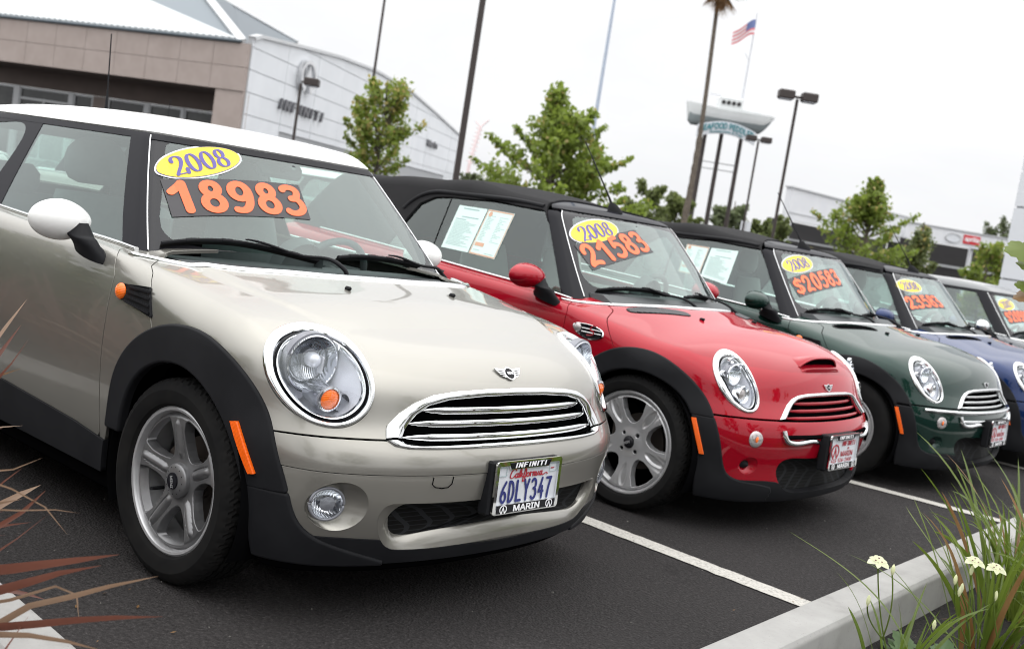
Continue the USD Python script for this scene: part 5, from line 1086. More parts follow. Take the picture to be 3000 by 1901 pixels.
# ---------------------------------------------------------------- ground, markings, kerb, soil
asphalt = look('asphalt', {'tc': ('geometry', {}), 'n1': ('noise_texture', {'scale': .35, 'detail': 4.0}), 'n2': ('noise_texture', {'scale': 75.0, 'detail': 4.0, 'roughness': .8}),
    'v': ('voronoi_texture', {'scale': 120.0}), 'r1': ('rgb_ramp', {'ramp': [(.3, (.028, .0258, .0260)), (.55, (.035, .0322, .0325)), (.75, (.045, .0412, .041))]}),
    'r2': ('rgb_ramp', {'ramp': [(.28, (.30,)*3), (.42, (.75,)*3), (.55, (1.1,)*3), (.66, (1.9,)*3), (.74, (4.5,)*3)]}), 'm': ('mix', {'mix_type': 'multiply', 'fac': 1.0}),
    'st': ('noise_texture', {'scale': 1.6, 'detail': 6.0, 'roughness': .65}), 'rs': ('rgb_ramp', {'ramp': [(.30, (.35,)*3), (.39, (.9,)*3), (.62, (1.0,)*3), (.72, (1.28,)*3)]}), 'm2': ('mix', {'mix_type': 'multiply', 'fac': .8}),
    'b': ('bump', {'strength': .8, 'distance': .008}), 'p': ('principled_bsdf', {'roughness': .85, 'specular_ior_level': .2})},
    [('tc.position', 'n1.vector'), ('tc.position', 'n2.vector'), ('tc.position', 'v.vector'), ('tc.position', 'st.vector'), ('n1.fac', 'r1.fac'), ('n2.fac', 'r2.fac'), ('r1.color', 'm.color1'), ('r2.color', 'm.color2'),
     ('st.fac', 'rs.fac'), ('m.color', 'm2.color1'), ('rs.color', 'm2.color2'), ('m2.color', 'p.base_color'), ('v.distance', 'b.height'), ('b.normal', 'p.normal')], 'p.BSDF')
road_paint = look('road_paint', {'tc': ('geometry', {}), 'n': ('noise_texture', {'scale': 95.0, 'detail': 4.0, 'roughness': .75}), 'r': ('rgb_ramp', {'ramp': [(.32, (.06, .057, .055)), (.41, (.42, .405, .375)), (.7, (.62, .60, .555))]}), 'b': ('bump', {'strength': .4, 'distance': .002}), 'p': ('principled_bsdf', {'roughness': .75})},
    [('tc.position', 'n.vector'), ('n.fac', 'r.fac'), ('r.color', 'p.base_color'), ('n.fac', 'b.height'), ('b.normal', 'p.normal')], 'p.BSDF')
concrete = look('kerb_concrete', {'tc': ('geometry', {}), 'n': ('noise_texture', {'scale': 5.0, 'detail': 6.0, 'roughness': .65}), 'n2': ('noise_texture', {'scale': 160.0, 'detail': 2.0}), 'mp': ('mapping', {'scale': (90.0, 8.0, 30.0)}), 'n3': ('noise_texture', {'scale': 1.0, 'detail': 3.0}),
    'r': ('rgb_ramp', {'ramp': [(.25, (.24, .235, .225)), (.45, (.325, .32, .31)), (.75, (.385, .38, .37))]}), 'r2': ('rgb_ramp', {'ramp': [(.2, (.55,)*3), (.36, (1.0,)*3)]}), 'm': ('mix', {'mix_type': 'multiply', 'fac': .8}), 'b': ('bump', {'strength': .25, 'distance': .002}), 'p': ('principled_bsdf', {'roughness': .8})},
    [('tc.position', 'n.vector'), ('tc.position', 'n2.vector'), ('tc.position', 'mp.vector'), ('mp.vector', 'n3.vector'), ('n.fac', 'r.fac'), ('n2.fac', 'r2.fac'), ('r.color', 'm.color1'), ('r2.color', 'm.color2'), ('m.color', 'p.base_color'), ('n3.fac', 'b.height'), ('b.normal', 'p.normal')], 'p.BSDF')
soil = noisy('planting_soil', (.022, .016, .012), (.06, .047, .036), 22, .95, bump=.9, bscale=60)
ys = np.r_[-300, -100, -30, -8, np.linspace(-2, 14, 33), 30, 80, 300]; xs = np.r_[-300, -80, -30, -10, -4, 0, 2, 4, 10, 40, 200]
Vg = np.array([(x, y, gz(y)) for x in xs for y in ys]); i, j = np.meshgrid(np.arange(len(xs) - 1), np.arange(len(ys) - 1), indexing='ij'); k = i*len(ys) + j; Qg = np.stack([k, k + len(ys), k + len(ys) + 1, k + 1], -1).reshape(-1, 4)
struct('car_park_asphalt', (Vg, Qg), asphalt, True)
def stripe(x0, y0, x1, y1, w=.102):
    r_ = np.random.default_rng(int(y0*100)); n = 160; t = np.linspace(0, 1, n); d = np.array([x1 - x0, y1 - y0]); d /= np.linalg.norm(d); nrm = np.array([-d[1], d[0]])
    P = np.array([x0, y0]) + t[:, None]*np.array([x1 - x0, y1 - y0]); a = P + nrm*(w/2 + r_.normal(0, .0022, n))[:, None]; b = P - nrm*(w/2 + r_.normal(0, .0022, n))[:, None]
    V = np.vstack([np.c_[a, gz(a[:, 1]) + .004], np.c_[b, gz(b[:, 1]) + .004]]); q = np.arange(n - 1); return V, np.stack([q, q + n, q + n + 1, q + 1], 1)
for nm, (a, b) in enumerate((((-4.9, 1.345), (1.318, 1.175)), ((-4.9, 3.0), (1.235, 3.895)), ((-4.9, 6.06), (1.14, 6.345)), ((-4.9, 8.3), (1.06, 8.5)))):
    struct('stall_line', stripe(*a, *b), road_paint, False)
kerb_path = [(1.375 - .036*y, y) for y in np.linspace(15, -1.0, 60)] + [(1.411 - .30 + .30*math.cos(a), -1.0 - .45*math.sin(a)) for a in np.linspace(.12, math.pi/2, 14)] + [(x, -1.370 - .067*x - (.0 if x < 1 else 0)) for x in np.linspace(.95, -7, 40)]
kp = np.array(kerb_path); kp = np.c_[kp, gz(kp[:, 1])]
prof = [(0, -.06), (0, .128), (-.004, .141), (-.012, .148), (-.022, .150), (-.128, .150), (-.141, .146), (-.149, .137), (-.152, .125), (-.152, -.06)]
V, T = sweep(kp, [(-a, b) for a, b in prof] if False else prof, cap=True)
# the body of the kerb lies on the planting side of its front edge
side_test = V[:len(prof)].mean(0)[0] - kp[0][0]
if side_test < 0: V, T = sweep(kp, [(-a, b) for a, b in prof], cap=True)
kerb = struct('kerb', (V, T), concrete, 30)
sv = [(1.49 - .036*y, y) for y in np.linspace(15, -1.0, 40)] + [(1.40, -1.35), (1.0, -1.52)] + [(x, -1.47 - .067*x) for x in (0, -3, -7)]
outer_ = [(-7, -4.6), (0, -5.0), (4.2, -5.0), (4.6, 0), (4.2, 15)]
poly = Polygon(sv + outer_).buffer(0); v2, f2 = flat_shape(poly, .35); zz = gz(v2[:, 1]) - .045 + .05*(meshkit.fbm(np.c_[v2*1.7, np.zeros(len(v2))], 3) - .5) + .02
struct('planting_bed', (np.c_[v2, zz], f2), soil, True)
mul = []
for _ in range(2600):
    x, y = rng.uniform(1.5, 2.6), rng.uniform(-.2, 4.5)
    if x < 1.56 - .036*y: continue
    a, l, w_ = rng.uniform(0, 6.28), rng.uniform(.012, .04), rng.uniform(.004, .010); m = box(0, 0, 0, l, w_, .004); m.apply_transform(trimesh.transformations.euler_matrix(rng.uniform(-.3, .3), rng.uniform(-.3, .3), a)); m.apply_translation((x, y, float(gz(y)) - .012 + rng.uniform(0, .012))); mul.append(m)
stuff(put('/World', 'bark_mulch', join(mul), noisy('bark_chip', (.05, .035, .025), (.14, .10, .07), 3, .9), False)); tag(stage.GetPrimAtPath('/World/bark_mulch'), 'brown bark chips scattered on the soil behind the kerb', 'mulch')
# ---------------------------------------------------------------- strappy plants
def leafmat(name, c0, c1, trans=.35, rough=.45):
    return look(name, {'oi': ('object_info', {}), 'g': ('geometry', {}), 'n': ('noise_texture', {'scale': 3.0, 'detail': 2.0}), 'a': ('math', {'math_type': 'multiply_add', 'value2': .6, 'value3': .1}), 'ad': ('math', {'math_type': 'add'}),
        'r': ('rgb_ramp', {'ramp': [(.3, c0), (.95, c1)]}), 'm': ('math', {'math_type': 'multiply', 'value2': .5}), 'p': ('principled_bsdf', {'roughness': rough}), 't': ('translucent_bsdf', {}), 'x': ('mix_closure', {'fac': trans})},
        [('g.position', 'n.vector'), ('g.random_per_island', 'm.value1'), ('n.fac', 'a.value1'), ('a.value', 'ad.value1'), ('m.value', 'ad.value2'), ('ad.value', 'r.fac'), ('r.color', 'p.base_color'), ('r.color', 't.color'), ('p.BSDF', 'x.closure1'), ('t.BSDF', 'x.closure2')], 'x.closure')
strap_green = leafmat('strap_leaf', (.075, .115, .014), (.21, .265, .045)); strap_dry = leafmat('dry_leaf', (.17, .085, .03), (.32, .22, .11)); flax_red = leafmat('flax_leaf', (.10, .034, .023), (.27, .125, .088), .25); flax_dry = leafmat('flax_dry_leaf', (.20, .125, .08), (.37, .28, .205), .25)
petal = leafmat('pale_petal', (.68, .70, .46), (.76, .78, .58), .4)
def blade(P, w, fold=.25, twist=0.0, th0=0.0):
    """a strap leaf along P: two strips folded at the midrib"""
    P = smooth_line(np.asarray(P, float), 14); t, a, b = frames(P, (.1, .2, 1)); s = np.linspace(0, 1, 14); ww = w*np.clip(np.minimum(1, .55 + 1.6*s), 0, 1)*np.sqrt(np.clip(1 - s**2.2, 0.0004, 1)); th = th0 + twist*s
    e = a*np.cos(th)[:, None] + b*np.sin(th)[:, None]; n = np.cross(e, t)
    rows = np.stack([P + e*ww[:, None], P + n*(ww*fold*.4)[:, None], P - n*(ww*fold)[:, None], P + n*(ww*fold*.4)[:, None]*1.0 - n*.0008 , P - e*ww[:, None]], 1)[:, [0, 2, 4]]
    return loft(rows, False)
def arcs(base, az, L_, rise, droop, n=7):
    s = np.linspace(0, 1, n); el = rise - droop*s**1.4; d = np.c_[np.cos(el)*math.cos(az), np.cos(el)*math.sin(az), np.sin(el)]; return base + np.vstack([[0, 0, 0], np.cumsum(d[:-1]*L_/(n - 1), 0)])
def strappy(label, bx, by, n, hmin, hmax, seed, heroes=()):
    r_ = np.random.default_rng(seed); z = float(gz(by)) - .02; root = thing('strappy_plant', label, 'plant', (bx, by, z))
    for _ in range(n):
        az = r_.uniform(0, 2*math.pi); rad = r_.uniform(0, .10); b0 = np.array([rad*math.cos(az), rad*math.sin(az), 0]); az += r_.normal(0, .4)
        L_ = r_.uniform(hmin, hmax); dry = r_.random() < .12
        put(root, 'leaf', blade(arcs(b0, az, L_, r_.uniform(1.05, 1.5), r_.uniform(.2, 1.5)), r_.uniform(.0055, .0115), .3, r_.normal(0, .6), r_.uniform(-.9, .9)), strap_dry if dry else strap_green, True)
    for h in heroes: put(root, 'leaf', blade(np.array(h) - [bx, by, z], .008, .3), strap_green, True)
    return root
def flower(root, base, top, r_, openf=True):
    base, top = np.array(base, float), np.array(top, float); mid = (base + top)/2 + [r_.normal(0, .012), r_.normal(0, .012), 0]
    put(root, 'flower_stem', tube(smooth_line([base, mid, top], 10), .0022, 6), strap_green, True)
    if openf:
        d = np.array([.22, -.28, .93]); d /= np.linalg.norm(d); e1 = np.cross(d, [0, 0, 1.0]); e1 /= np.linalg.norm(e1); e2 = np.cross(d, e1); fl = None
        for k in range(6):
            a = k*math.pi/3 + .3; o = e1*math.cos(a) + e2*math.sin(a); s_ = np.cross(d, o); L_ = .034 if k % 2 == 0 else .029; w_ = .0135 if k % 2 == 0 else .010
            t = np.linspace(0, 1, 7); c_ = top + o*(L_*t)[:, None] + d*(.008*np.sin(t*2.2) - .006*t*t)[:, None]; ww = w_*np.sin(np.clip(t*.92 + .06, 0, 1)*math.pi)**.7
            m = loft(np.stack([c_ + s_*ww[:, None], c_ - d*.0015, c_ - s_*ww[:, None]], 1), False); fl = put(root, 'petal', m, petal, True)
            if k % 2 == 0: put(fl, 'petal_spot', place(lathe([(.003, 0), (0, .001)], 8, 'z'), top + o*.010 + d*.0085, e1, e2, d), plain('petal_spot', (.10, .02, .02), .6) if 'petal_spot' not in looks else looks['petal_spot'], False)
    else:
        w = np.arange(8)*2*math.pi/8; q = [np.c_[top[0] + r*np.cos(w), top[1] + r*np.sin(w), np.full(8, top[2] + h)] for h, r in ((-.004, .001), (.004, .005), (.014, .0065), (.024, .0045), (.030, .001))]; put(root, 'flower_bud', loft(q, True, True), petal, True)
A_ = lambda u, v, d: at(u*1.2458, v*1.2458, d)
r9 = np.random.default_rng(9)
p1_ = strappy('strappy plant with one open pale flower on a tall stem, nearest clump behind the kerb', 1.70, .66, 16, .25, .45, 11, heroes=[[A_(2140, 1540, 3.05), A_(2095, 1445, 3.1), A_(2000, 1345, 3.2), A_(1853, 1247, 3.3)]])
def L0(root, P): 
    t = stage.GetPrimAtPath(root).GetAttribute('xformOp:translate').Get(); return np.array(P) - np.array(t)
flower(p1_, L0(p1_, A_(2085, 1530, 3.2)), L0(p1_, A_(2065, 1322, 3.2)), r9)
for u, v in ((2040, 1422), (2098, 1350)): flower(p1_, L0(p1_, A_(2075, 1500, 3.2)), L0(p1_, A_(u, v, 3.2)), r9, False)
p2_ = strappy('strappy plant with two open pale flowers leaning over the kerb', 1.77, 1.32, 44, .34, .62, 12, heroes=[[A_(2260, 1540, 3.5), A_(2190, 1440, 3.6), A_(2105, 1362, 3.7), A_(1995, 1302, 3.8)], [A_(2200, 1520, 3.5), A_(2150, 1400, 3.55), A_(2080, 1320, 3.6)], [A_(2310, 1500, 3.7), A_(2250, 1370, 3.8), A_(2170, 1250, 3.9), A_(2130, 1190, 4.0)]])
flower(p2_, L0(p2_, A_(2300, 1500, 3.5)), L0(p2_, A_(2292, 1322, 3.5)), r9); flower(p2_, L0(p2_, A_(2345, 1500, 3.5)), L0(p2_, A_(2342, 1338, 3.5)), r9)
for u, v in ((2245, 1372), (2260, 1392), (2255, 1400), (2340, 1410), (2195, 1478), (2283, 1350)): flower(p2_, L0(p2_, A_(2280, 1520, 3.5)), L0(p2_, A_(u, v, 3.5)), r9, False)
p3_ = strappy('tall strappy plant at the right edge, its leaves reaching the far stall line', 1.68, 1.92, 52, .45, .82, 13, heroes=[[A_(2420, 1440, 4.1), A_(2360, 1280, 4.3), A_(2290, 1150, 4.4), A_(2248, 1100, 4.5)], [A_(2430, 1370, 4.3), A_(2400, 1200, 4.5), A_(2360, 1110, 4.7), A_(2318, 1052, 4.8)]])
p4_ = strappy('strappy plant behind the kerb beyond the tall one', 1.62, 2.5, 30, .3, .5, 14)
p5_ = strappy('strappy plant filling the lower right corner', 1.98, 1.62, 70, .4, .72, 15)
broad = leafmat('broad_leaf', (.05, .10, .03), (.13, .20, .07), .3)
def lobed(scale, seed=0):
    a = np.linspace(0, 2*math.pi, 61)[:-1]; r = scale*(.62 + .25*np.cos(a) + .20*np.abs(np.cos(2.5*a))**1.5 + .05*np.cos(15*a)); return np.c_[r*np.cos(a), r*np.sin(a), .18*scale*np.cos(2*a)*(r/scale)**2]
def leaf_fan(P3, O, d, n):
    d = np.array(d, float)/np.linalg.norm(d); n = np.array(n, float); n -= d*(n @ d); n /= np.linalg.norm(n); s_ = np.cross(n, d); V = np.vstack([[0, 0, 0], P3]); V = np.array(O) + V[:, :1]*d + V[:, 1:2]*s_ + V[:, 2:3]*n; m = len(P3); q = np.arange(m)
    return V, np.stack([np.zeros(m, int), q + 1, (q + 1) % m + 1], 1)
gc = thing('ground_cover_plant', 'broad lobed dark green leaves low on the soil under the strappy leaves', 'plant', (1.72, 1.02, -.01))
for _ in range(16):
    a, rr_ = r9.uniform(0, 6.28), r9.uniform(.02, .20); put(gc, 'leaf', leaf_fan(lobed(r9.uniform(.035, .06)), (rr_*math.cos(a), rr_*math.sin(a), r9.uniform(.01, .09)), (math.cos(a), math.sin(a), r9.uniform(-.2, .4)), (r9.normal(0, .3), r9.normal(0, .3), 1)), broad, True)
# reddish flax at the left, behind the side kerb
fx = np.array([.18, -1.86, .03]); fl_ = thing('flax_plant', 'reddish brown flax with split sword leaves over the side kerb at the left', 'plant', fx)
ry = lambda u, v, y: (lambda d: np.array(CAM) + d*((y - CAM[1])/d[1]))(at(u*1.2458, v*1.2458, 1.0) - np.array(CAM))
def hero(pts, y0, y1, w, mat, root_z=.10):
    q = [ry(u, v, y0 + (y1 - y0)*k/(len(pts) - 1)) for k, (u, v) in enumerate(pts)]; b = fx + [rng.normal(0, .04), rng.normal(0, .04), root_z]
    put(fl_, 'leaf', blade(np.vstack([b, (b + q[0])/2 + [0, 0, .05], q]) - fx, w*.85, .35, rng.normal(0, .35), .85), mat, True)
hero([(-25, 1342), (100, 1327), (200, 1314), (281, 1303)], -1.74, -1.62, .020, flax_red)
hero([(-25, 1392), (100, 1358), (190, 1336), (238, 1329)], -1.76, -1.66, .017, flax_red)
hero([(-25, 1478), (60, 1428), (180, 1400), (300, 1366), (372, 1354)], -1.78, -1.60, .012, flax_dry)
hero([(-25, 1474), (100, 1465), (260, 1452), (383, 1449)], -1.78, -1.66, .015, flax_red)
hero([(-25, 1490), (80, 1494), (160, 1508), (245, 1530)], -1.80, -1.74, .012, flax_dry)
hero([(-25, 1248), (40, 1212), (107, 1153)], -1.72, -1.66, .018, flax_red)
hero([(-25, 1108), (60, 1098), (100, 1076)], -1.72, -1.64, .008, flax_dry)
hero([(-20, 908), (30, 850), (67, 798)], -1.74, -1.66, .014, flax_red, .3); hero([(-20, 890), (20, 872), (50, 866)], -1.70, -1.66, .008, strap_dry, .3)
hero([(-25, 1196), (40, 1200), (150, 1198), (186, 1206)], -1.76, -1.62, .007, flax_dry); hero([(-25, 1128), (60, 1165), (110, 1195), (158, 1256)], -1.74, -1.6, .006, flax_dry)
hero([(-20, 1568), (30, 1500), (67, 1448)], -1.82, -1.74, .014, flax_red); hero([(-25, 1170), (20, 1120), (52, 1100)], -1.74, -1.66, .012, flax_red); hero([(-25, 1310), (60, 1250), (118, 1205)], -1.76, -1.68, .012, flax_red)
hero([(-25, 1420), (90, 1390), (165, 1372), (180, 1400), (186, 1460)], -1.76, -1.62, .006, flax_dry)
for _ in range(46):
    az = rng.uniform(0, 2*math.pi); put(fl_, 'leaf', blade(arcs(np.array([.06*math.cos(az), .06*math.sin(az), 0]), az, rng.uniform(.5, 1.0), rng.uniform(.7, 1.45), rng.uniform(.1, 1.2)), rng.uniform(.010, .02), .35, rng.normal(0, .4)), flax_dry if rng.random() < .2 else flax_red, True) if not (-.9 < az - 0.35 < .9 and False) else None
for k, (x, y) in enumerate(((-.55, -1.72), (-1.35, -1.70), (-2.2, -1.68), (-3.1, -1.64))):
    f2 = thing('flax_plant', ['reddish flax next along the side kerb from the one at the left edge', 'reddish flax third along the side kerb', 'reddish flax fourth along the side kerb', 'reddish flax last along the side kerb'][k], 'plant', (x, y, .03), 0, 'flax plants along the side kerb'); rk = np.random.default_rng(30 + k)
    for _ in range(34):
        az = rk.uniform(0, 2*math.pi); put(f2, 'leaf', blade(arcs(np.array([.06*math.cos(az), .06*math.sin(az), 0]), az, rk.uniform(.5, .95), rk.uniform(.9, 1.5), rk.uniform(.1, .9)), rk.uniform(.012, .022), .35, rk.normal(0, .4)), flax_dry if rk.random() < .15 else flax_red, True)
grit = []
for _ in range(130):
    x, y = rng.uniform(-1.0, 1.32), rng.uniform(-1.3, 5.0); r0 = rng.uniform(.0015, .0042); m = trimesh.creation.icosphere(0, r0); m.vertices = m.vertices*rng.uniform(.6, 1.3, (12, 3)); m.apply_translation((x, y, float(gz(y)) + r0*.4)); grit.append(m)
stuff(put('/World', 'grit', join(grit), noisy('grit_stone', (.10, .095, .09), (.26, .25, .23), 2, .9), False)); tag(stage.GetPrimAtPath('/World/grit'), 'small pale stones scattered on the dark asphalt', 'grit')
dead = []
for _ in range(46):
    x, y = (rng.uniform(.0, 1.3), rng.uniform(-1.34, -.9)) if rng.random() < .4 else (1.36 - .036*0 - abs(rng.normal(0, .16)), rng.uniform(-1, 4.6)); a = rng.uniform(0, 6.28); L1 = rng.uniform(.008, .022)
    if x > 1.36 - .036*y: continue
    q = np.array([(0, 0, 0), (L1*.5, L1*.22, .003), (L1, 0, .004), (L1*.5, -L1*.22, .001)]); R2 = np.array([[math.cos(a), -math.sin(a), 0], [math.sin(a), math.cos(a), 0], [0, 0, 1]]); dead.append((q @ R2.T + [x, y, float(gz(y)) + .004], np.array([[0, 1, 2], [0, 2, 3]])))
stuff(put('/World', 'leaf_litter', join(dead), strap_dry, False)); tag(stage.GetPrimAtPath('/World/leaf_litter'), 'dry brown leaf scraps on the asphalt along the kerbs', 'litter')
# ---------------------------------------------------------------- trees
bark = noisy('tree_bark', (.07, .055, .042), (.15, .125, .10), 12, .9, bump=.6)
leaf_fresh = leafmat('fresh_leaves', (.15, .21, .03), (.36, .42, .09), .5); leaf_dark = leafmat('dark_leaves', (.05, .08, .022), (.14, .19, .055), .4); leaf_olive = leafmat('olive_leaves', (.11, .14, .045), (.25, .28, .10), .45); leaf_hazed = leafmat('hazed_leaves', (.10, .125, .06), (.20, .235, .11), .4); leaf_tip = leafmat('reddish_leaf_tips', (.36, .29, .10), (.44, .40, .14), .5)  # leaves of the far trees are lightened, distance haze put into their colour
def tree(label, base, h, outline, n, leaf, mat, seed, group=None, lean=(0, 0), tips=0.06, name='tree', limbs=26, wisp=10):
    """outline: (height share, radius) pairs; limbs run out to it and carry leaf clumps"""
    r_ = np.random.default_rng(seed); root = thing(name, label, 'tree', base, 0, group); o = np.array(outline, float)
    tr = np.array([(lean[0]*t*h, lean[1]*t*h, t*h*.93) for t in np.linspace(0, 1, 9)]) + np.r_[[[0, 0, 0]], r_.normal(0, .012*h, (8, 3))*[1, 1, 0]]
    put(root, 'trunk', tube(tr, np.linspace(.028*h**.8, .004*h, 9) + .01, 8), bark, True)
    tw, tips_ = [], []
    for k in range(limbs + wisp):
        w_ = k >= limbs; t = r_.uniform(max(.12, o[0, 0]), .97); R_ = np.interp(t, o[:, 0], o[:, 1])*(r_.uniform(.55, 1.0) if not w_ else r_.uniform(1.0, 1.28)); az = r_.uniform(0, 2*math.pi)
        b0 = np.array([np.interp(t*.86, np.linspace(0, 1, 9), tr[:, q]) for q in range(3)]); e = np.array([lean[0]*t*h + R_*math.cos(az), lean[1]*t*h + R_*math.sin(az), t*h + R_*.22]); m = b0*.5 + e*.5 + [0, 0, -.06*R_]
        L_ = smooth_line([b0, m, e], 9); tw.append(tube(L_, np.linspace(.010*h**.7, .003, 9), 5)); tips_.append((L_, w_))
    put(root, 'limbs', join(tw), bark, True)
    P, cnt = [], 0
    for L_, w_ in tips_:
        q = n//len(tips_); s = r_.uniform(.25, 1.0, q)**.8; p = np.stack([np.interp(s, np.linspace(0, 1, 9), L_[:, a]) for a in range(3)], 1); sp = (.075 if not w_ else .035)*h**.55*(1.15 - .55*s)
        P.append(p + r_.normal(0, 1, (q, 3))*sp[:, None]*[1, 1, .75])
    P = np.vstack(P)
    P = P[P[:, 2] > .05*h]
    def faces(P):
        m = len(P); d = r_.normal(0, 1, (m, 3)); d[:, 2] -= .3; d /= np.linalg.norm(d, axis=1, keepdims=True); u = np.cross(d, r_.normal(0, 1, (m, 3))); u /= np.linalg.norm(u, axis=1, keepdims=True) + 1e-9; w = np.cross(d, u); s = leaf*r_.uniform(.6, 1.3, (m, 1))
        V = np.stack([P - d*s*.5, P + u*s*.36 + w*s*.08, P + d*s*.6, P - u*s*.36 + w*s*.08], 1).reshape(-1, 3); q = np.arange(m)[:, None]*4; return V, np.vstack([q + [0, 1, 2], q + [0, 2, 3]])
    k_ = r_.random(len(P)) < tips*np.clip(P[:, 2]/h*2, 0, 2)
    stuff(put(root, 'crown', faces(P[~k_]), mat, False))
    if k_.sum() > 3: stuff(put(root, 'young_leaves', faces(P[k_]), leaf_tip, False))
    return root
def foot(u, depth, v=700):
    p = at(u, v, depth); p[2] = -.22; return p
def top_h(u, v, depth): return at(u, v, depth)[2] + .22
G_T = 'young trees beyond the row of cars'
tree('young tree with upswept branches in front of the pale curved showroom wall', foot(1072, 34), top_h(1090, 215, 34), [(.2, .4), (.35, .85), (.5, .95), (.7, 1.1), (.85, .8), (1, .25)], 4800, .13, leaf_fresh, 21, G_T, tips=.14, wisp=20)
tree('broad young maple behind the red convertible, right of the dark pole', foot(1590, 30), top_h(1590, 240, 30), [(.18, 1.7), (.3, 2.2), (.45, 2.15), (.6, 1.6), (.75, 1.0), (.9, .55), (1, .15)], 8600, .15, leaf_fresh, 22, G_T, tips=.04, limbs=40, wisp=24)
tree('young tree in front of the white building, behind the green convertible', foot(2535, 34), top_h(2528, 500, 34), [(.2, 1.2), (.4, 1.5), (.58, 1.35), (.68, 1.1), (.76, .55), (.86, .28), (1, .06)], 5000, .13, leaf_fresh, 23, G_T, tips=.05, limbs=30, wisp=22)
tree('slim young tree right of the tree in front of the white building', foot(2700, 42), top_h(2705, 632, 42), [(.15, .7), (.4, .75), (.7, .45), (1, .1)], 3000, .13, leaf_olive, 24, G_T)
tree('round bush under the brand signs of the white building', foot(2905, 40), top_h(2905, 700, 40), [(.1, .7), (.4, .95), (.7, .85), (1, .4)], 3600, .13, leaf_fresh, 25, name='bush', limbs=20, wisp=4)
BT = 'trees far behind the car park'
for k, (lab, u, v, d, o, n, m_) in enumerate((('olive bushy tree left of the palm trunk', 1880, 530, 55, [(.1, 1.7), (.5, 1.7), (.8, 1.2), (1, .4)], 3000, leaf_olive), ('olive bushy tree just behind the palm trunk', 1965, 560, 60, [(.1, 1.5), (.5, 1.7), (.8, 1.0), (1, .3)], 3000, leaf_olive), ('dark pine-like tree between the boat sign posts', 2135, 572, 70, [(.1, 1.6), (.5, 1.7), (.8, 1.3), (1, .5)], 3400, leaf_hazed), ('low olive tree behind the thin lamp post', 2230, 640, 70, [(.1, 1.6), (.6, 1.5), (1, .4)], 2400, leaf_olive), ('low bushy tree left of the white building', 2285, 630, 80, [(.1, 1.4), (.6, 1.1), (1, .3)], 2000, leaf_olive),
    ('tall dark tree above the roof of the white building, right', 2940, 632, 130, [(.1, 3), (.5, 3.2), (.8, 2.2), (1, .8)], 2600, leaf_hazed), ('tall dark tree above the white roof, left of the pair', 2893, 642, 130, [(.1, 2), (.5, 2.2), (.8, 1.6), (1, .6)], 2000, leaf_hazed), ('small far tree right of the thick dark pole', 1385, 508, 120, [(.1, 2), (.5, 2.4), (1, .8)], 1500, leaf_hazed), ('small far tree left of the thick dark pole', 1345, 500, 130, [(.1, 2), (.5, 2.2), (1, .8)], 1500, leaf_hazed), ('low far tree left of the broad maple', 1425, 525, 110, [(.1, 1.5), (.5, 1.8), (1, .6)], 1300, leaf_hazed))):
    tree(lab, foot(u, d), top_h(u, v, d), o, n, .20 + .0012*d, m_, 40 + k, BT, tips=.0, limbs=22, wisp=3)
# trees and shrubs on the viewer's side (seen in the paint and chrome)
for k, (x, y, h) in enumerate(((9.5, -2.5, 6.0), (12.5, 3.5, 7.0), (7.0, -9.0, 6.5), (-1.5, -11.5, 5.5), (13.5, -7.5, 7.5), (11.0, 9.5, 6.0))):
    tree(['tree on the viewer side of the bed, nearest to the camera', 'tall tree across the lane facing the red car', 'tree at the lane corner left of the camera', 'small tree beyond the side bed', 'tallest tree far behind the camera', 'tree facing the far end of the row'][k], (x, y, -.02), h, [(.25, .8), (.4, 1.8), (.65, 1.9), (.85, 1.2), (1, .3)], 2600, .20, leaf_dark, 60 + k, 'trees on the viewer side', limbs=30, wisp=5)
for k, (x, y, h, R_) in enumerate(((-.7, -2.75, 1.15, .55), (-1.7, -2.6, 1.35, .65), (-2.8, -2.6, 1.5, .7), (-4.0, -2.5, 1.6, .75), (-5.3, -2.4, 1.7, .8), (-6.8, -2.4, 1.8, .9))):
    tree(['dark shrub beside the flax in the side bed', 'second dark shrub from the flax in the side bed', 'third dark shrub from the flax in the side bed', 'fourth dark shrub from the flax in the side bed', 'fifth dark shrub from the flax in the side bed', 'last and largest dark shrub in the side bed'][k], (x, y, .02), h, [(.03, R_*.9), (.5, R_), (.85, R_*.7), (1, R_*.3)], 3000, .10, leaf_dark, 80 + k, 'shrubs in the side bed', name='shrub', limbs=30, wisp=3)
# ---------------------------------------------------------------- buildings
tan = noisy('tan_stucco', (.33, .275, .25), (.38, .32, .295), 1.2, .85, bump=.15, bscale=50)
brown = noisy('shaded_stucco', (.20, .16, .145), (.235, .19, .17), 1.2, .85)  # darker stucco: the shade under the soffit is put into its colour
panel_m = noisy('pale_metal_panel', (.60, .62, .65), (.66, .68, .71), .6, .35)
joint_m = plain('panel_joint', (.36, .37, .385), .8)
rib_m = plain('roof_metal', (.115, .14, .16), .4, .2); seam_m = plain('roof_seam', (.46, .48, .49), .4); slate_m = plain('dark_roof_metal', (.085, .105, .125), .5)
frame_m = plain('window_aluminium', (.52, .53, .54), .4, .6)
wglass = look('dark_window', {'tc': ('geometry', {}), 'n': ('noise_texture', {'scale': .8, 'detail': 3.0}), 'r': ('rgb_ramp', {'ramp': [(.4, (.015, .016, .016)), (.7, (.07, .075, .07))]}), 'p': ('principled_bsdf', {'roughness': .06})}, [('tc.position', 'n.vector'), ('n.fac', 'r.fac'), ('r.color', 'p.base_color')], 'p.BSDF')
dark_steel = plain('dark_bronze_steel', (.035, .026, .024), .5); sign_dark = plain('sign_letter_metal', (.10, .10, .11), .35, .6)
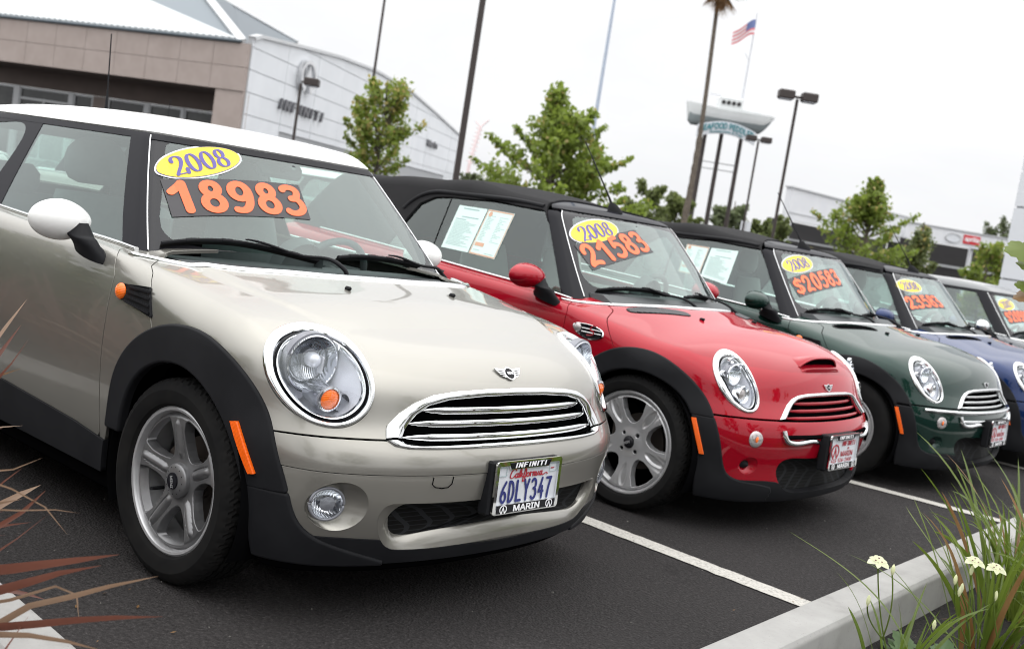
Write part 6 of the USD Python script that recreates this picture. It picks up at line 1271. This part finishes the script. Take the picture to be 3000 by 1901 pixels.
pole_blue = plain('pale_blue_pole', (.42, .48, .58), .4)
def wall_frame(P0, P1):
    """local frame of an upright wall: along, up, out (towards the viewer)"""
    P0, P1 = np.array(P0, float)*[1, 1, 0], np.array(P1, float)*[1, 1, 0]; a = (P1 - P0)/np.linalg.norm(P1 - P0); n = np.cross(a, [0, 0, 1.0]); 
    if n @ (np.array(CAM)*[1, 1, 0] - P0) < 0: n = -n
    return P0, a, np.array([0, 0, 1.0]), n, np.linalg.norm(P1 - P0)
def on_wall(fr, shape, thick, out, mat, parent, name, smooth=False, label=None):
    P0, a, u, n, _ = fr; return put(parent, name, place(slab(shape, thick), P0 + n*out, a, u, n), mat, smooth, label=label)
def rect(a, b, c_, d): return Polygon([(a, b), (c_, b), (c_, d), (a, d)])
GB = -.22
root = thing('dealership_building', 'tan and pale panelled car showroom with a ribbed metal roof, left background', 'building')
F1 = wall_frame(at(702, 434, 57), at(1333, 533, 115)); Lw_ = F1[4]
arch_t = [(709, 98), (760, 108), (800, 118), (900, 143), (1000, 170), (1100, 208), (1200, 265), (1280, 335), (1333, 393)]
def wall_hit(fr, u, v):
    d = at(u, v, 1.0) - np.array(CAM); P0, a, up, n, _ = fr; t = ((P0 - np.array(CAM)) @ n)/(d @ n); p = np.array(CAM) + d*t; return (p - P0) @ a, p[2]
tp = [wall_hit(F1, u, v) for u, v in arch_t]; tp[0] = (0, tp[0][1]); tp[-1] = (Lw_, tp[-1][1])
tx = np.array([q[0] for q in tp]); tz = np.array([q[1] for q in tp]); topz = lambda x: np.interp(x, tx, tz)
xs_ = np.linspace(0, Lw_, 60); face = Polygon([(0, GB), (Lw_, GB)] + [(x, topz(x)) for x in xs_[::-1]])
on_wall(F1, face, .25, -.30, joint_m, root, 'panel_backing')
cw_ = Lw_/11; base_z = wall_hit(F1, 709, 333)[1]; rh = (wall_hit(F1, 709, 195)[1] - base_z)/2
glaz = rect(cw_*1.0, GB, Lw_ - cw_*1.2, base_z - rh*.35)
for i_ in range(11):
    for j_ in range(-5, 9):
        c_ = rect(i_*cw_ + .018, base_z + j_*rh + .018, (i_ + 1)*cw_ - .018, base_z + (j_ + 1)*rh - .018).intersection(face.buffer(-.02)).difference(glaz)
        if c_.is_empty or c_.area < .05: continue
        on_wall(F1, c_, .05, -.05 + .004*((i_*7 + j_*3) % 3), panel_m, root, 'panel')
on_wall(F1, glaz.buffer(-.02), .04, -.20, wglass, root, 'showroom_glass')
for i_ in range(1, 20):
    x = cw_*1.0 + i_*(Lw_ - 2.2*cw_)/20; on_wall(F1, rect(x - .04, GB, x + .04, base_z - rh*.37), .08, -.16, frame_m, root, 'mullion')
cap = LineString([(x, topz(x) + .03) for x in xs_]).buffer(.09, cap_style=2); on_wall(F1, cap, .40, -.30, frame_m, root, 'parapet_cap')
ex_, ez_ = wall_hit(F1, 891, 224); lx0, lz0 = wall_hit(F1, 814, 302); lx1, lz1 = wall_hit(F1, 945, 312)
em = affinity.translate(infinity_mark(2.05), ex_, ez_); em = affinity.scale(em, 1.3, 1.08, origin=(ex_, ez_)); on_wall(F1, em, .22, .10, plain('emblem_steel', (.66, .66, .67), .14, 1.0), root, 'showroom_emblem', 30)
ss_, _ = strokes(BLOCK, 'INFINITI', .17, .86, slant=.12, widths={'I': .52})
for k, s_ in enumerate(ss_):
    a0, b0, a1, b1 = shapely.union_all(ss_).bounds; sc_ = (lx1 - lx0)/(a1 - a0); q = affinity.affine_transform(s_, [sc_, 0, 0, .52, lx0 - a0*sc_, lz0 - .26 + (lz1 - lz0)*k/7*0]); on_wall(F1, q, .12, .05, sign_dark, root, 'sign_letter')
mx0, mz0 = wall_hit(F1, 1249, 418); mx1, _ = wall_hit(F1, 1279, 418); on_wall(F1, fit_shape(text_shape('Marin', .5), mx0, mz0 - .28, mx1, mz0 + .32), .10, .05, sign_dark, root, 'sign_lettering')
# tan wing
F2 = wall_frame(at(-260, 283, 66), at(690, 432, 56.8)); W2 = F2[4]; z_t = wall_hit(F2, 684, 124)[1]; z_b = wall_hit(F2, 663, 262)[1]
nb = 11; bw = W2/nb
for i_ in range(nb):
    for a_, b_ in ((z_b, (z_t + z_b)/2 - .02), ((z_t + z_b)/2, z_t)): on_wall(F2, rect(i_*bw + .012, a_, (i_ + 1)*bw - .012, b_), .30, -.30, tan, root, 'fascia_panel')
on_wall(F2, rect(0, z_b + .03, W2 - .9, z_t - .03), 1.0, -1.35, tan, root, 'fascia_core')
on_wall(F2, rect(W2 - 1.75, GB, W2 - .01, z_b - .01), .5, -.55, tan, root, 'pier')
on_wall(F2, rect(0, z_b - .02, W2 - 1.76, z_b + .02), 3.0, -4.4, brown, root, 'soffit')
zw_ = wall_hit((F2[0] - F2[3]*4.2, F2[1], F2[2], F2[3], W2), 59, 252)[1]
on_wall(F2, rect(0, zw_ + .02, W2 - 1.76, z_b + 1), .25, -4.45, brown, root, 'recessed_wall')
F2b = (F2[0] - F2[3]*4.2, F2[1], F2[2], F2[3], W2)
xw = [wall_hit(F2b, u, 270)[0] for u in (-240, -120, -40, 42, 58, 205, 218, 275, 320, 430, 443, 540, 548, 660)]
for k in range(len(xw) - 1):
    if xw[k + 1] - xw[k] < .45: on_wall(F2, rect(xw[k], GB, xw[k + 1], zw_), .15, -4.33, frame_m, root, 'window_frame'); continue
    if k == 7: on_wall(F2, rect(xw[k], GB, xw[k + 1], zw_), .15, -4.36, tan, root, 'window_pier'); continue
    wd = on_wall(F2, rect(xw[k], GB, xw[k + 1], zw_).difference(rect(xw[k] + .10, GB + .1, xw[k + 1] - .10, zw_ - .12)), .12, -4.34, frame_m, root, 'window')
    on_wall(F2, rect(xw[k] + .10, GB + .1, xw[k + 1] - .10, zw_ - .12), .03, -4.32, wglass, wd, 'pane')
    if k == 4: on_wall(F2, rect(xw[k] + .1, zw_ - .75, xw[k + 1] - .1, zw_ - .62).union(rect((xw[k] + xw[k + 1])/2 - .06, GB, (xw[k] + xw[k + 1])/2 + .06, zw_ - .6)), .09, -4.30, frame_m, wd, 'transom')
# roof: ribbed slope over the tan wing, hip, and the slate-blue far slope
E0, E1 = F2[0] + F2[2]*(z_t + .05) - F2[3]*.1, F2[0] + F2[1]*(W2 - .5) + F2[2]*(z_t + .05) - F2[3]*.1
top1 = at(612, 0, 64.5); hipv = (top1 - E1); ridge1 = E1 + hipv*1.6; ridge0 = ridge1 - F2[1]*(W2 + 30); E00 = E0 - F2[1]*20
def sheet(P, th, mat, name): 
    P = np.array(P, float); n = np.cross(P[1] - P[0], P[2] - P[0]); n /= np.linalg.norm(n); n *= np.sign(n[2]); m = len(P); V = np.vstack([P, P - n*th]); f = []
    for k in range(1, m - 1): f += [(0, k, k + 1), (m, m + k + 1, m + k)]
    for k in range(m): f += [(k, (k + 1) % m, m + k), ((k + 1) % m, m + (k + 1) % m, m + k)]
    return put(root, name, (V, np.array(f)), mat, False)
rf = sheet([E00, E1, ridge1, ridge0], .12, rib_m, 'roof_slope')
nrm = np.cross(E1 - E00, ridge1 - E1); nrm /= np.linalg.norm(nrm); nrm *= np.sign(nrm[2])
gut = tube(np.array([E00 + [0, 0, .02], E1 + [0, 0, .02]]) + F2[3]*.12, .10, 6); put(rf, 'gutter', gut, rib_m, True)
LE = np.linalg.norm(E1 - E00); e_dir = (E1 - E00)/LE
A1 = at(690, 121, 57.2); B1 = at(310, 0, 63)
sl = np.array([-1.15, 1.0])  # the seams lean back to the left as they climb
for k in range(150):
    s0 = 12 + k*.34*1.2
    if s0 > LE - .2: break
    a_ = E00 + e_dir*s0; up_ = ridge1 - E1; lean_ = up_ - e_dir*9.5; tmax = 1.0
    b_ = a_ + lean_; put(rf, 'standing_seam', sweep(np.array([a_ + nrm*.02, b_ + nrm*.02]), [(-.10, 0), (.10, 0), (.08, .18), (-.08, .18)], up=nrm), seam_m, False)
put(rf, 'hip_cap', sweep(np.array([E1 + nrm*.05, ridge1 + nrm*.05]), [(-.22, -.05), (.22, -.05), (.22, .10), (-.22, .10)], up=nrm), plain('white_metal', (.50, .51, .52), .4), False)
sheet([E1 + [0, 0, -.05], at(872, 125, 74), at(690, 20, 78), ridge1], .15, slate_m, 'far_roof_slope')
put(rf, 'verge_trim', tube(np.array([at(872, 123, 73.8), at(650, -4, 77), at(560, -60, 80)]), .09, 6), looks['white_metal'], True)
# white building on the right
rootw = thing('white_building', 'low white workshop building with dark bay openings and two brand signs, right background', 'building')
white_m = noisy('white_wall', (.66, .67, .70), (.72, .73, .75), .5, .6); bay_m = plain('dark_bay', (.025, .023, .024), .6)
F3 = wall_frame(at(2296, 690, 92), at(2650, 745, 112)); W3 = F3[4]; z3 = wall_hit(F3, 2314, 548)[1]; z3b = wall_hit(F3, 2308, 643)[1]
on_wall(F3, rect(0, z3b, W3, z3), .5, -.5, white_m, rootw, 'fascia'); on_wall(F3, rect(0, GB, .9, z3b - .01), .6, -.6, white_m, rootw, 'corner_pier')
on_wall(F3, rect(.9, GB, W3, z3b - .01), .2, -2.2, bay_m, rootw, 'bay_opening'); on_wall(F3, rect(-.1, z3, W3, z3 + .12), .7, -.6, frame_m, rootw, 'parapet_cap')
on_wall(F3, rect(.2, z3 - 2.0, W3, z3 - 1.93), .04, .0, frame_m, rootw, 'fascia_seam')
zl_ = wall_hit(F3, 2310, 700)[1]; on_wall(F3, rect(.9, zl_ - .06, W3, zl_ + .10), .1, -1.9, frame_m, rootw, 'bay_rail')
F4 = wall_frame(at(2640, 742, 108), at(3060, 806, 112)); W4 = F4[4]; z4t = wall_hit(F4, 2656, 650)[1]; z4b = wall_hit(F4, 2752, 712)[1]
on_wall(F4, rect(0, z4b, W4, z4t), .5, -.5, white_m, rootw, 'fascia'); on_wall(F4, rect(0, z4t, W4, z4t + .1), .7, -.6, frame_m, rootw, 'parapet_cap'); on_wall(F4, rect(0, GB, W4, z4b - .01), .2, -2.6, bay_m, rootw, 'bay_opening')
for u in (2725, 2850, 2960): x, _ = wall_hit(F4, u, 760); on_wall(F4, rect(x - .12, GB, x + .12, z4b - .01), .4, -.8, white_m, rootw, 'bay_pier')
zl_ = wall_hit(F4, 2780, 780)[1]; on_wall(F4, rect(0, zl_ - .12, W4, zl_ + .1), .1, -2.3, frame_m, rootw, 'bay_rail')
ax_, az_ = wall_hit(F4, 2846, 704); h_ = .68; sg = on_wall(F4, rect(ax_ - .92, az_ - .42, ax_ + .92, az_ + .42), .08, .0, plain('brand_red', (.55, .02, .03), .5), rootw, 'brand_sign', label='red brand sign with white lettering')
on_wall(F4, fit_shape(text_shape('aprilia', .5), ax_ - .80, az_ - .27, ax_ + .80, az_ + .29), .03, .08, M['sticker_white'], sg, 'lettering')
ox_, oz_ = wall_hit(F4, 2792, 697); o_ = affinity.scale(Point(ox_, oz_).buffer(.9, 24), 1.0, .5); og = on_wall(F4, o_.difference(affinity.scale(o_, .86, .80)), .08, .0, frame_m, rootw, 'oval_sign', label='grey oval brand sign'); on_wall(F4, affinity.scale(o_, .86, .80), .04, .0, panel_m, og, 'sign_face')
# pylon at the right edge
py = thing('sign_pylon', 'pale grey panelled pylon rising at the right edge behind the cars', 'sign'); F5 = wall_frame(at(3004, 800, 19), at(3275, 840, 20)); W5 = F5[4]
for k in range(8): 
    z0 = GB + k*.62 - .2; on_wall(F5, rect(.0, z0 + .012, W5, z0 + .60), .5, -.5, panel_m, py, 'panel')
on_wall(F5, rect(.03, GB, W5 - .03, GB + 4.7), .4, -.47, joint_m, py, 'core')
# ---------------------------------------------------------------- poles, lamps, flag, boat sign, palm
def pole(name, label, cat, u, v, depth, r0, r1, ztop, mat, group=None, lean=(0, 0)):
    p = at(u, v, depth); p[2] = GB; t = thing(name, label, cat, p, 0, group); h = ztop - GB; put(t, 'post', tube([(0, 0, 0), (lean[0]*.5, lean[1]*.5, h*.5), (lean[0], lean[1], h)], [r0, (r0 + r1)/2, r1], 14), mat, 60); put(t, 'base_plate', lathe([(r0*2.2, 0), (r0*2.2, .05), (r0*1.2, .08), (r0, .3)], 14, 'z'), mat, 30); return t, h
t_, h_ = pole('light_pole', 'thick dark brown pole right of the pale showroom wall, running out of the picture', 'lamp post', 1375, 262, 22, .066, .058, 9.5, dark_steel); put(t_, 'lamp_head', box(.45, 0, h_ + .05, .8, .4, .22, .04), dark_steel, 30)
t_, h_ = pole('flagpole', 'thin dark pole rising behind the showroom roof', 'pole', 1112, 104, 72, .11, .06, 24, dark_steel); put(t_, 'finial', lathe([(.0, .16), (.1, .08), (.12, 0), (.1, -.08), (0, -.12)], 12, 'z')[0] + [0, 0, h_] if False else (lathe([(0, .16), (.1, .08), (.12, 0), (.1, -.08), (0, -.12)], 12, 'z')[0] + [0, 0, h_], lathe([(0, .16), (.1, .08), (.12, 0), (.1, -.08), (0, -.12)], 12, 'z')[1]), dark_steel, 60)
t_, h_ = pole('flagpole', 'tall pale blue tapering pole right of the broad maple', 'pole', 1768, 200, 48, .11, .035, 17, pole_blue); put(t_, 'finial', (lathe([(0, .16), (.1, .08), (.12, 0), (.1, -.08), (0, -.12)], 12, 'z')[0]*.6 + [0, 0, h_], lathe([(0, .16), (.1, .08), (.12, 0), (.1, -.08), (0, -.12)], 12, 'z')[1]), pole_blue, 60)
def lamp(label, u, vtop, depth, r, heads, w, hgt, group='parking lot lamps'):
    p = at(u, vtop, depth); z = p[2]; p[2] = GB; t = thing('parking_lamp', label, 'lamp post', p, 0, group); h = z - GB
    put(t, 'post', tube([(0, 0, 0), (0, 0, h)], [r, r], 10), dark_steel, 60); put(t, 'base', lathe([(r*2.5, 0), (r*2.5, .5), (r*2.2, .55), (r, .56)], 12, 'z'), looks['kerb_concrete'], 30)
    rr_ = _r*[1, 1, 0]; rr_ /= np.linalg.norm(rr_); ff_ = np.cross([0, 0, 1.0], rr_)
    for s in heads:
        hd = put(t, 'lamp_head', place(box(0, 0, 0, w, w*.8, hgt, .03), rr_*(s*(w*.5 + r + .06)) + [0, 0, h + hgt*.35], rr_, ff_, (0, 0, 1.0)), dark_steel, 30); put(hd, 'lamp_lens', place(box(0, 0, 0, w*.8, w*.6, .03), rr_*(s*(w*.5 + r + .06)) + [0, 0, h - hgt*.16], rr_, ff_, (0, 0, 1.0)), M['satin'], 30)
        put(hd, 'lamp_arm', tube([np.array([0, 0, h + hgt*.3 - .02]), rr_*(s*(r + .09)) + [0, 0, h + hgt*.3]], .035, 8), dark_steel, 60)
lamp('dark lamp post with one box head in front of the showroom lettering', 882, 245, 38, .05, (1,), .50, .26)
lamp('nearest dark two-headed lamp post, left of the white building', 2336, 292, 30, .043, (-1, 1), .42, .24)
lamp('smaller two-headed lamp post right of the boat sign', 2222, 414, 50, .05, (-1, 1), .46, .25)
# boat sign
bd_ = 62; b0 = at(2100, 690, bd_); b0[2] = GB; rr_ = _r*[1, 1, 0]; rr_ /= np.linalg.norm(rr_); ff_ = np.cross([0, 0, 1.0], rr_)
if ff_ @ (np.array(CAM) - b0) < 0: ff_ = -ff_
bs = thing('boat_sign', 'restaurant sign of a white boat on tall dark posts above an arched board', 'sign', b0)
def bl(u, v): d = at(u, v, 1.0) - np.array(CAM); n = ff_; t = ((b0 - np.array(CAM)) @ n)/(d @ n); p = np.array(CAM) + d*t - b0; return p @ rr_, p[2]
def bw3(x, y, z): return rr_*x + ff_*y + np.array([0, 0, z])
for (u0, v0), (u1, v1) in (((2064, 404), (2025, 640)), ((2112, 406), (2071, 640)), ((2169, 420), (2126, 640))):
    x0, z0 = bl(u0, v0); 
    for yk in (0,): put(bs, 'sign_post', tube([bw3(x0, yk, 0), bw3(x0, yk, z0 + .9)], [.14, .11], 8), dark_steel, 60)
x_a, z_a = bl(2055, 490); x_b, _ = bl(2152, 510)
for dz in (0, .35): put(bs, 'cross_tie', tube([bw3(x_a, 0, z_a + dz), bw3(x_b, 0, z_a + dz)], .035, 6), frame_m, True)
s0, s1 = bl(2031, 396), bl(2200, 412); aw = np.linspace(0, 1, 30); ax2 = s0[0] + (s1[0] - s0[0])*aw; zt_ = bl(2100, 372)[1]; mid_h = np.sin(aw*math.pi)*.35
lowz = bl(2031, 402)[1] - .02; up_l = np.c_[ax2, lowz + .66 + mid_h]; lo_l = np.c_[ax2, lowz + mid_h]
V2, T2 = place(slab(Polygon(np.vstack([lo_l, up_l[::-1]])), .12), ff_*.95, rr_, (0, 0, 1.0), ff_); bdp = put(bs, 'arched_board', (V2, T2), M['plate_white'], False)
tx_ = fit_shape(text_shape('SEAFOOD PEDDLER', .4), 0, 0, 1, 1); c2 = fit_shape(text_shape('Restaurant & Fish', .3, False), 0, 0, 1, 1)
def bend(shape, z0, hh, a0, a1): return shapely.transform(shape, lambda q: np.c_[ax2[0] + (ax2[-1] - ax2[0])*(a0 + (a1 - a0)*q[:, 0]), lowz + z0 + hh*q[:, 1] + .35*np.sin((a0 + (a1 - a0)*q[:, 0])*math.pi)])
put(bdp, 'lettering', place(slab(bend(tx_, .25, .34, .04, .96).buffer(0), .03), ff_*1.08, rr_, (0, 0, 1.0), ff_), plain('teal_letter', (.03, .22, .26), .5), False)
put(bdp, 'lettering', place(slab(bend(c2, .06, .13, .22, .78).buffer(0), .02), ff_*1.08, rr_, (0, 0, 1.0), ff_), looks['teal_letter'], False)
hx0, hz0 = bl(2009, 316); hx1, hz1 = bl(2265, 350); zk = bl(2140, 385)[1]; Lh = hx1 - hx0; cx_ = (hx0 + hx1)/2; zd = (hz0 + hz1)/2
tq = np.linspace(-1, 1, 25); rows, rows2 = [], []
for t in tq:
    sh_ = zd + .10 + (.20*t*t if t < 0 else .06*t*t); tt_ = max(0, (-t - .88)/.12)**1.5 if t < 0 else max(0, (t - .66)/.34)**1.8; bk = zk + .02 + (sh_ - zk - .12)*tt_; hb = .78*(1 - abs(t)**4.0)**.7 + .015; xx = cx_ + t*Lh/2
    w = np.linspace(-math.pi/2, math.pi/2, 15); rows.append([bw3(xx + (.10*math.sin(abs(a)) if t > .6 else 0), hb*np.sign(a)*abs(math.sin(a))**.8, bk + (sh_ - bk)*(1 - math.cos(a))**.75) for a in w])
put(bs, 'boat_hull', loft(np.array(rows), False), noisy('boat_white', (.66, .68, .68), (.72, .74, .74), .8, .5), 40)
lowrows = [[p*1.0 - np.array([0, 0, 0]) + (bw3(0, 0, -.012)) for p in r_] for r_ in rows]
put(bs, 'boat_deck', loft(np.array([[r_[0] + [0, 0, -.12], r_[-1] + [0, 0, -.12]] for r_ in rows]), False), frame_m, 30)
wl_ = [[bw3((np.array(r_[k]) @ rr_), (np.array(r_[k]) @ ff_)*1.015, np.array(r_[k])[2]) for k in range(3, 12)] for r_ in rows[1:-1]]; put(bs, 'boat_keel_paint', loft(np.array(wl_), False), plain('boat_grey', (.30, .34, .35), .6), 40)
cx0, cz0 = bl(2101, 322); cx1, _ = bl(2170, 322); cab_ = put(bs, 'boat_cabin', place(box(0, 0, 0, cx1 - cx0, 1.0, .85, .06), bw3((cx0 + cx1)/2, 0, zd + .38), rr_, ff_, (0, 0, 1.0)), looks['boat_white'], 30)
for k in range(4): x_ = cx0 + (cx1 - cx0)*(.16 + .22*k); put(cab_, 'porthole', place(lathe([(.11, 0), (.11, .04), (0, .05)], 14, 'z'), bw3(x_, .5, zd + .50), rr_, (0, 0, 1.0), ff_), bay_m, 30)
put(bs, 'aft_house', place(box(0, 0, 0, 1.1, .8, .4, .05), bw3(cx1 + .55, 0, zd + .12), rr_, ff_, (0, 0, 1.0)), looks['boat_white'], 30)
mxp, mzp = bl(2171, 312); ftx, ftz = bl(2211, 38); ms_ = put(bs, 'mast', tube([bw3(mxp, 0, zd), bw3(mxp, 0, ftz)], [.06, .03], 8), M['plate_white'], True)
put(ms_, 'yard', tube([bw3(mxp, 0, bl(2170, 291)[1]), bw3(bl(2080, 283)[0], 0, bl(2170, 291)[1] + .05)], .03, 6), M['plate_white'], True); put(ms_, 'gaff', tube([bw3(mxp, 0, bl(2188, 178)[1]), bw3(mxp - .3, 0, bl(2188, 178)[1] + .4)], .02, 6), M['plate_white'], True)
for u, v in ((2022, 312), (2222, 342)): x_, z_ = bl(u, v); put(bs, 'bollard', place(lathe([(.06, 0), (.06, .12), (.09, .14), (.09, .2), (0, .22)], 10, 'z'), bw3(x_, 0, zd + .1), rr_, ff_, (0, 0, 1.0)), bay_m, 30)
# flag on the mast
gp = b0 + bw3(mxp, 0, ftz - .35); fg_ = thing('flag', 'flag of red and white stripes with a blue corner on the boat sign mast', 'flag', gp)
fl_n = 24
def flag_pt(s, t): # s along the fly, t down the hoist
    return -rr_*(1.10*s) + ff_*(.16*math.sin(s*5 + t)) + np.array([0, 0, -t*.82*(1 - .15*s) - .85*s**1.2 + .05*math.sin(s*7)])
fr_ = plain('flag_red', (.68, .20, .22), .7); fw_ = plain('flag_white', (.80, .78, .80), .7); fb_ = plain('flag_blue', (.13, .17, .36), .7)  # flag colours paled: glare through the thin cloth is put into them
for k in range(7):
    rows = [[flag_pt(s, (k + q)/7) for s in np.linspace(0 if k > 3 else .42, 1, 15)] for q in (0, .5, 1)]; put(fg_, 'stripe', loft(np.array(rows), False), fr_ if k % 2 == 0 else fw_, True)
put(fg_, 'blue_corner', loft(np.array([[flag_pt(s, t) for s in np.linspace(0, .42, 8)] for t in np.linspace(0, 4/7, 6)]), False), fb_, True)
# palm
pp = at(1995, 660, 46); pp[2] = GB; pm = thing('palm_tree', 'tall thin fan palm with its trunk in front of the boat sign', 'tree', pp)
ptop = at(2116, -30, 46) - pp; rp = np.random.default_rng(5); tz_ = np.linspace(0, 1, 60); tr_ = ptop*tz_[:, None]; tr_[:, :2] += .10*np.sin(tz_*4)[:, None]; put(pm, 'trunk', tube(tr_, np.interp(tz_, [0, .1, .35, .6, 1], [.17, .135, .12, .09, .08]) + rp.uniform(-.012, .02, 60)*(tz_ < .55), 10), bark, 60)
for k in range(46):
    az = rp.uniform(0, 6.28); dead = k < 20; el = rp.uniform(-1.3, -.6) if dead else rp.uniform(-.5, 1.2); d = np.array([math.cos(az)*math.cos(el), math.sin(az)*math.cos(el), math.sin(el)]); L_ = rp.uniform(.7, 1.1); st_ = ptop + [0, 0, rp.uniform(-.2, .4) if not dead else rp.uniform(-.1, .15)]; hub = st_ + d*L_*.55
    e1 = np.cross(d, [0, 0, 1.0]); e1 /= np.linalg.norm(e1) + 1e-9; P_, F_ = [], []
    for q in np.linspace(-1.25, 1.25, 11):
        dd_ = d*math.cos(q) + e1*math.sin(q); n0 = len(P_); w_ = np.cross(dd_, [0, 0, 1.0]); w_ /= np.linalg.norm(w_) + 1e-9; P_ += [hub - w_*.03, hub + w_*.03, hub + dd_*L_*.6 + [0, 0, -.18]]; F_.append((n0, n0 + 1, n0 + 2))
    put(pm, 'frond', join([(np.array(P_), np.array(F_)), tube([st_, hub], .015, 4)]), strap_dry if dead else leaf_dark, False)
# far crane
cr = at(1370, 500, 230); cr[2] = GB; crn = thing('crane', 'pale red lattice crane far away between the pole and the maple', 'crane', cr); rdm = plain('crane_red', (.80, .66, .66), .7)
def cl(u, v): return at(u, v, 230) - cr
put(crn, 'boom', tube([cl(1375, 480), cl(1408, 372)], .35, 4), rdm, False)
for k in range(9): a_ = cl(1375, 480)*(1 - k/9) + cl(1408, 372)*k/9; put(crn, 'lattice_bar', tube([a_ + _r*.7, a_ - _r*.7 + [0, 0, .7]], .12, 4), rdm, False)
put(crn, 'jib', tube([cl(1408, 372), cl(1432, 352)], .2, 4), rdm, False); put(crn, 'mast', tube([np.zeros(3), cl(1375, 480)], .5, 4), rdm, False); put(crn, 'backstay', tube([cl(1408, 372), cl(1394, 356)], .15, 4), rdm, False)
# near leaves at the right edge
sap = at(3520, 900, 3.3); sap[2] = float(gz(sap[1])) + .03; sp_ = thing('sapling', 'sapling whose large lobed green leaves reach in at the right edge', 'tree', sap); trk = at(3480, 500, 3.3) - sap
put(sp_, 'trunk', tube(smooth_line([np.zeros(3), trk*.5 + [.03, 0, 0], trk], 12), np.linspace(.022, .010, 12), 10), bark, True); r8 = np.random.default_rng(8)
for (u, v), sc_, col in (((2975, 738), .055, 0), ((3020, 790), .06, 0), ((2992, 872), .045, 1), ((2978, 845), .03, 0), ((3060, 700), .06, 0), ((3080, 860), .06, 0), ((3040, 930), .05, 1), ((3100, 780), .06, 0), ((3120, 640), .06, 0), ((3160, 560), .06, 0)):
    e_ = at(u + 25, v - 8, 3.28) - sap; s0_ = trk*np.clip(.35 + .5*(1 - (v - 500)/500), .2, .95); bw_ = smooth_line([s0_, (s0_ + e_)/2 + [0, 0, .03], e_], 10); br = put(sp_, 'twig', tube(bw_, np.linspace(.005, .0016, 10), 6), bark, True)
    put(br, 'leaf', leaf_fan(lobed(sc_), e_, -_r*.9 + np.array([0, 0, -.15]) + r8.normal(0, .15, 3), -_f*.5 + np.array([0, 0, .8]) + r8.normal(0, .2, 3)), strap_green if col == 0 else strap_dry, True)

# cars of the next row back, seen through the windows
for k, (y, x) in enumerate(((-2.3, -8.6), (.4, -8.4), (3.0, -8.5), (5.6, -8.5))):
    x_ = UsdGeom.Xform.Define(stage, fresh('/World', 'parked_car')); x_.GetPrim().GetReferences().AddInternalReference('/World/parked_car'); x_.GetPrim().SetInstanceable(True)
    x_.ClearXformOpOrder(); x_.AddTranslateOp().Set(Gf.Vec3d(x, y, float(gz(y)))); x_.AddRotateZOp().Set(180.0)
    tag(x_.GetPrim(), ['champagne hatchback of the back row, seen through the side window of the nearest car', 'champagne hatchback of the back row, seen through the windscreen of the nearest car', 'champagne hatchback of the back row behind the red convertible', 'champagne hatchback of the back row behind the dark green convertible'][k], 'car', 'champagne hatchbacks of the back row')
rs = at(2178, 700, 52); rs[2] = GB; rsg = thing('road_sign', 'small pale board on a post seen from behind, beside the thin two-headed lamp post', 'sign', rs); hs = at(2178, 668, 52)[2] - GB
put(rsg, 'post', tube([(0, 0, 0), (0, 0, hs + .3)], [.035, .035], 8), frame_m, True); put(rsg, 'board', place(box(0, 0, 0, .48, .03, .62, .01), (0, 0, hs), rr_, ff_, (0, 0, 1.0)), panel_m, 30)
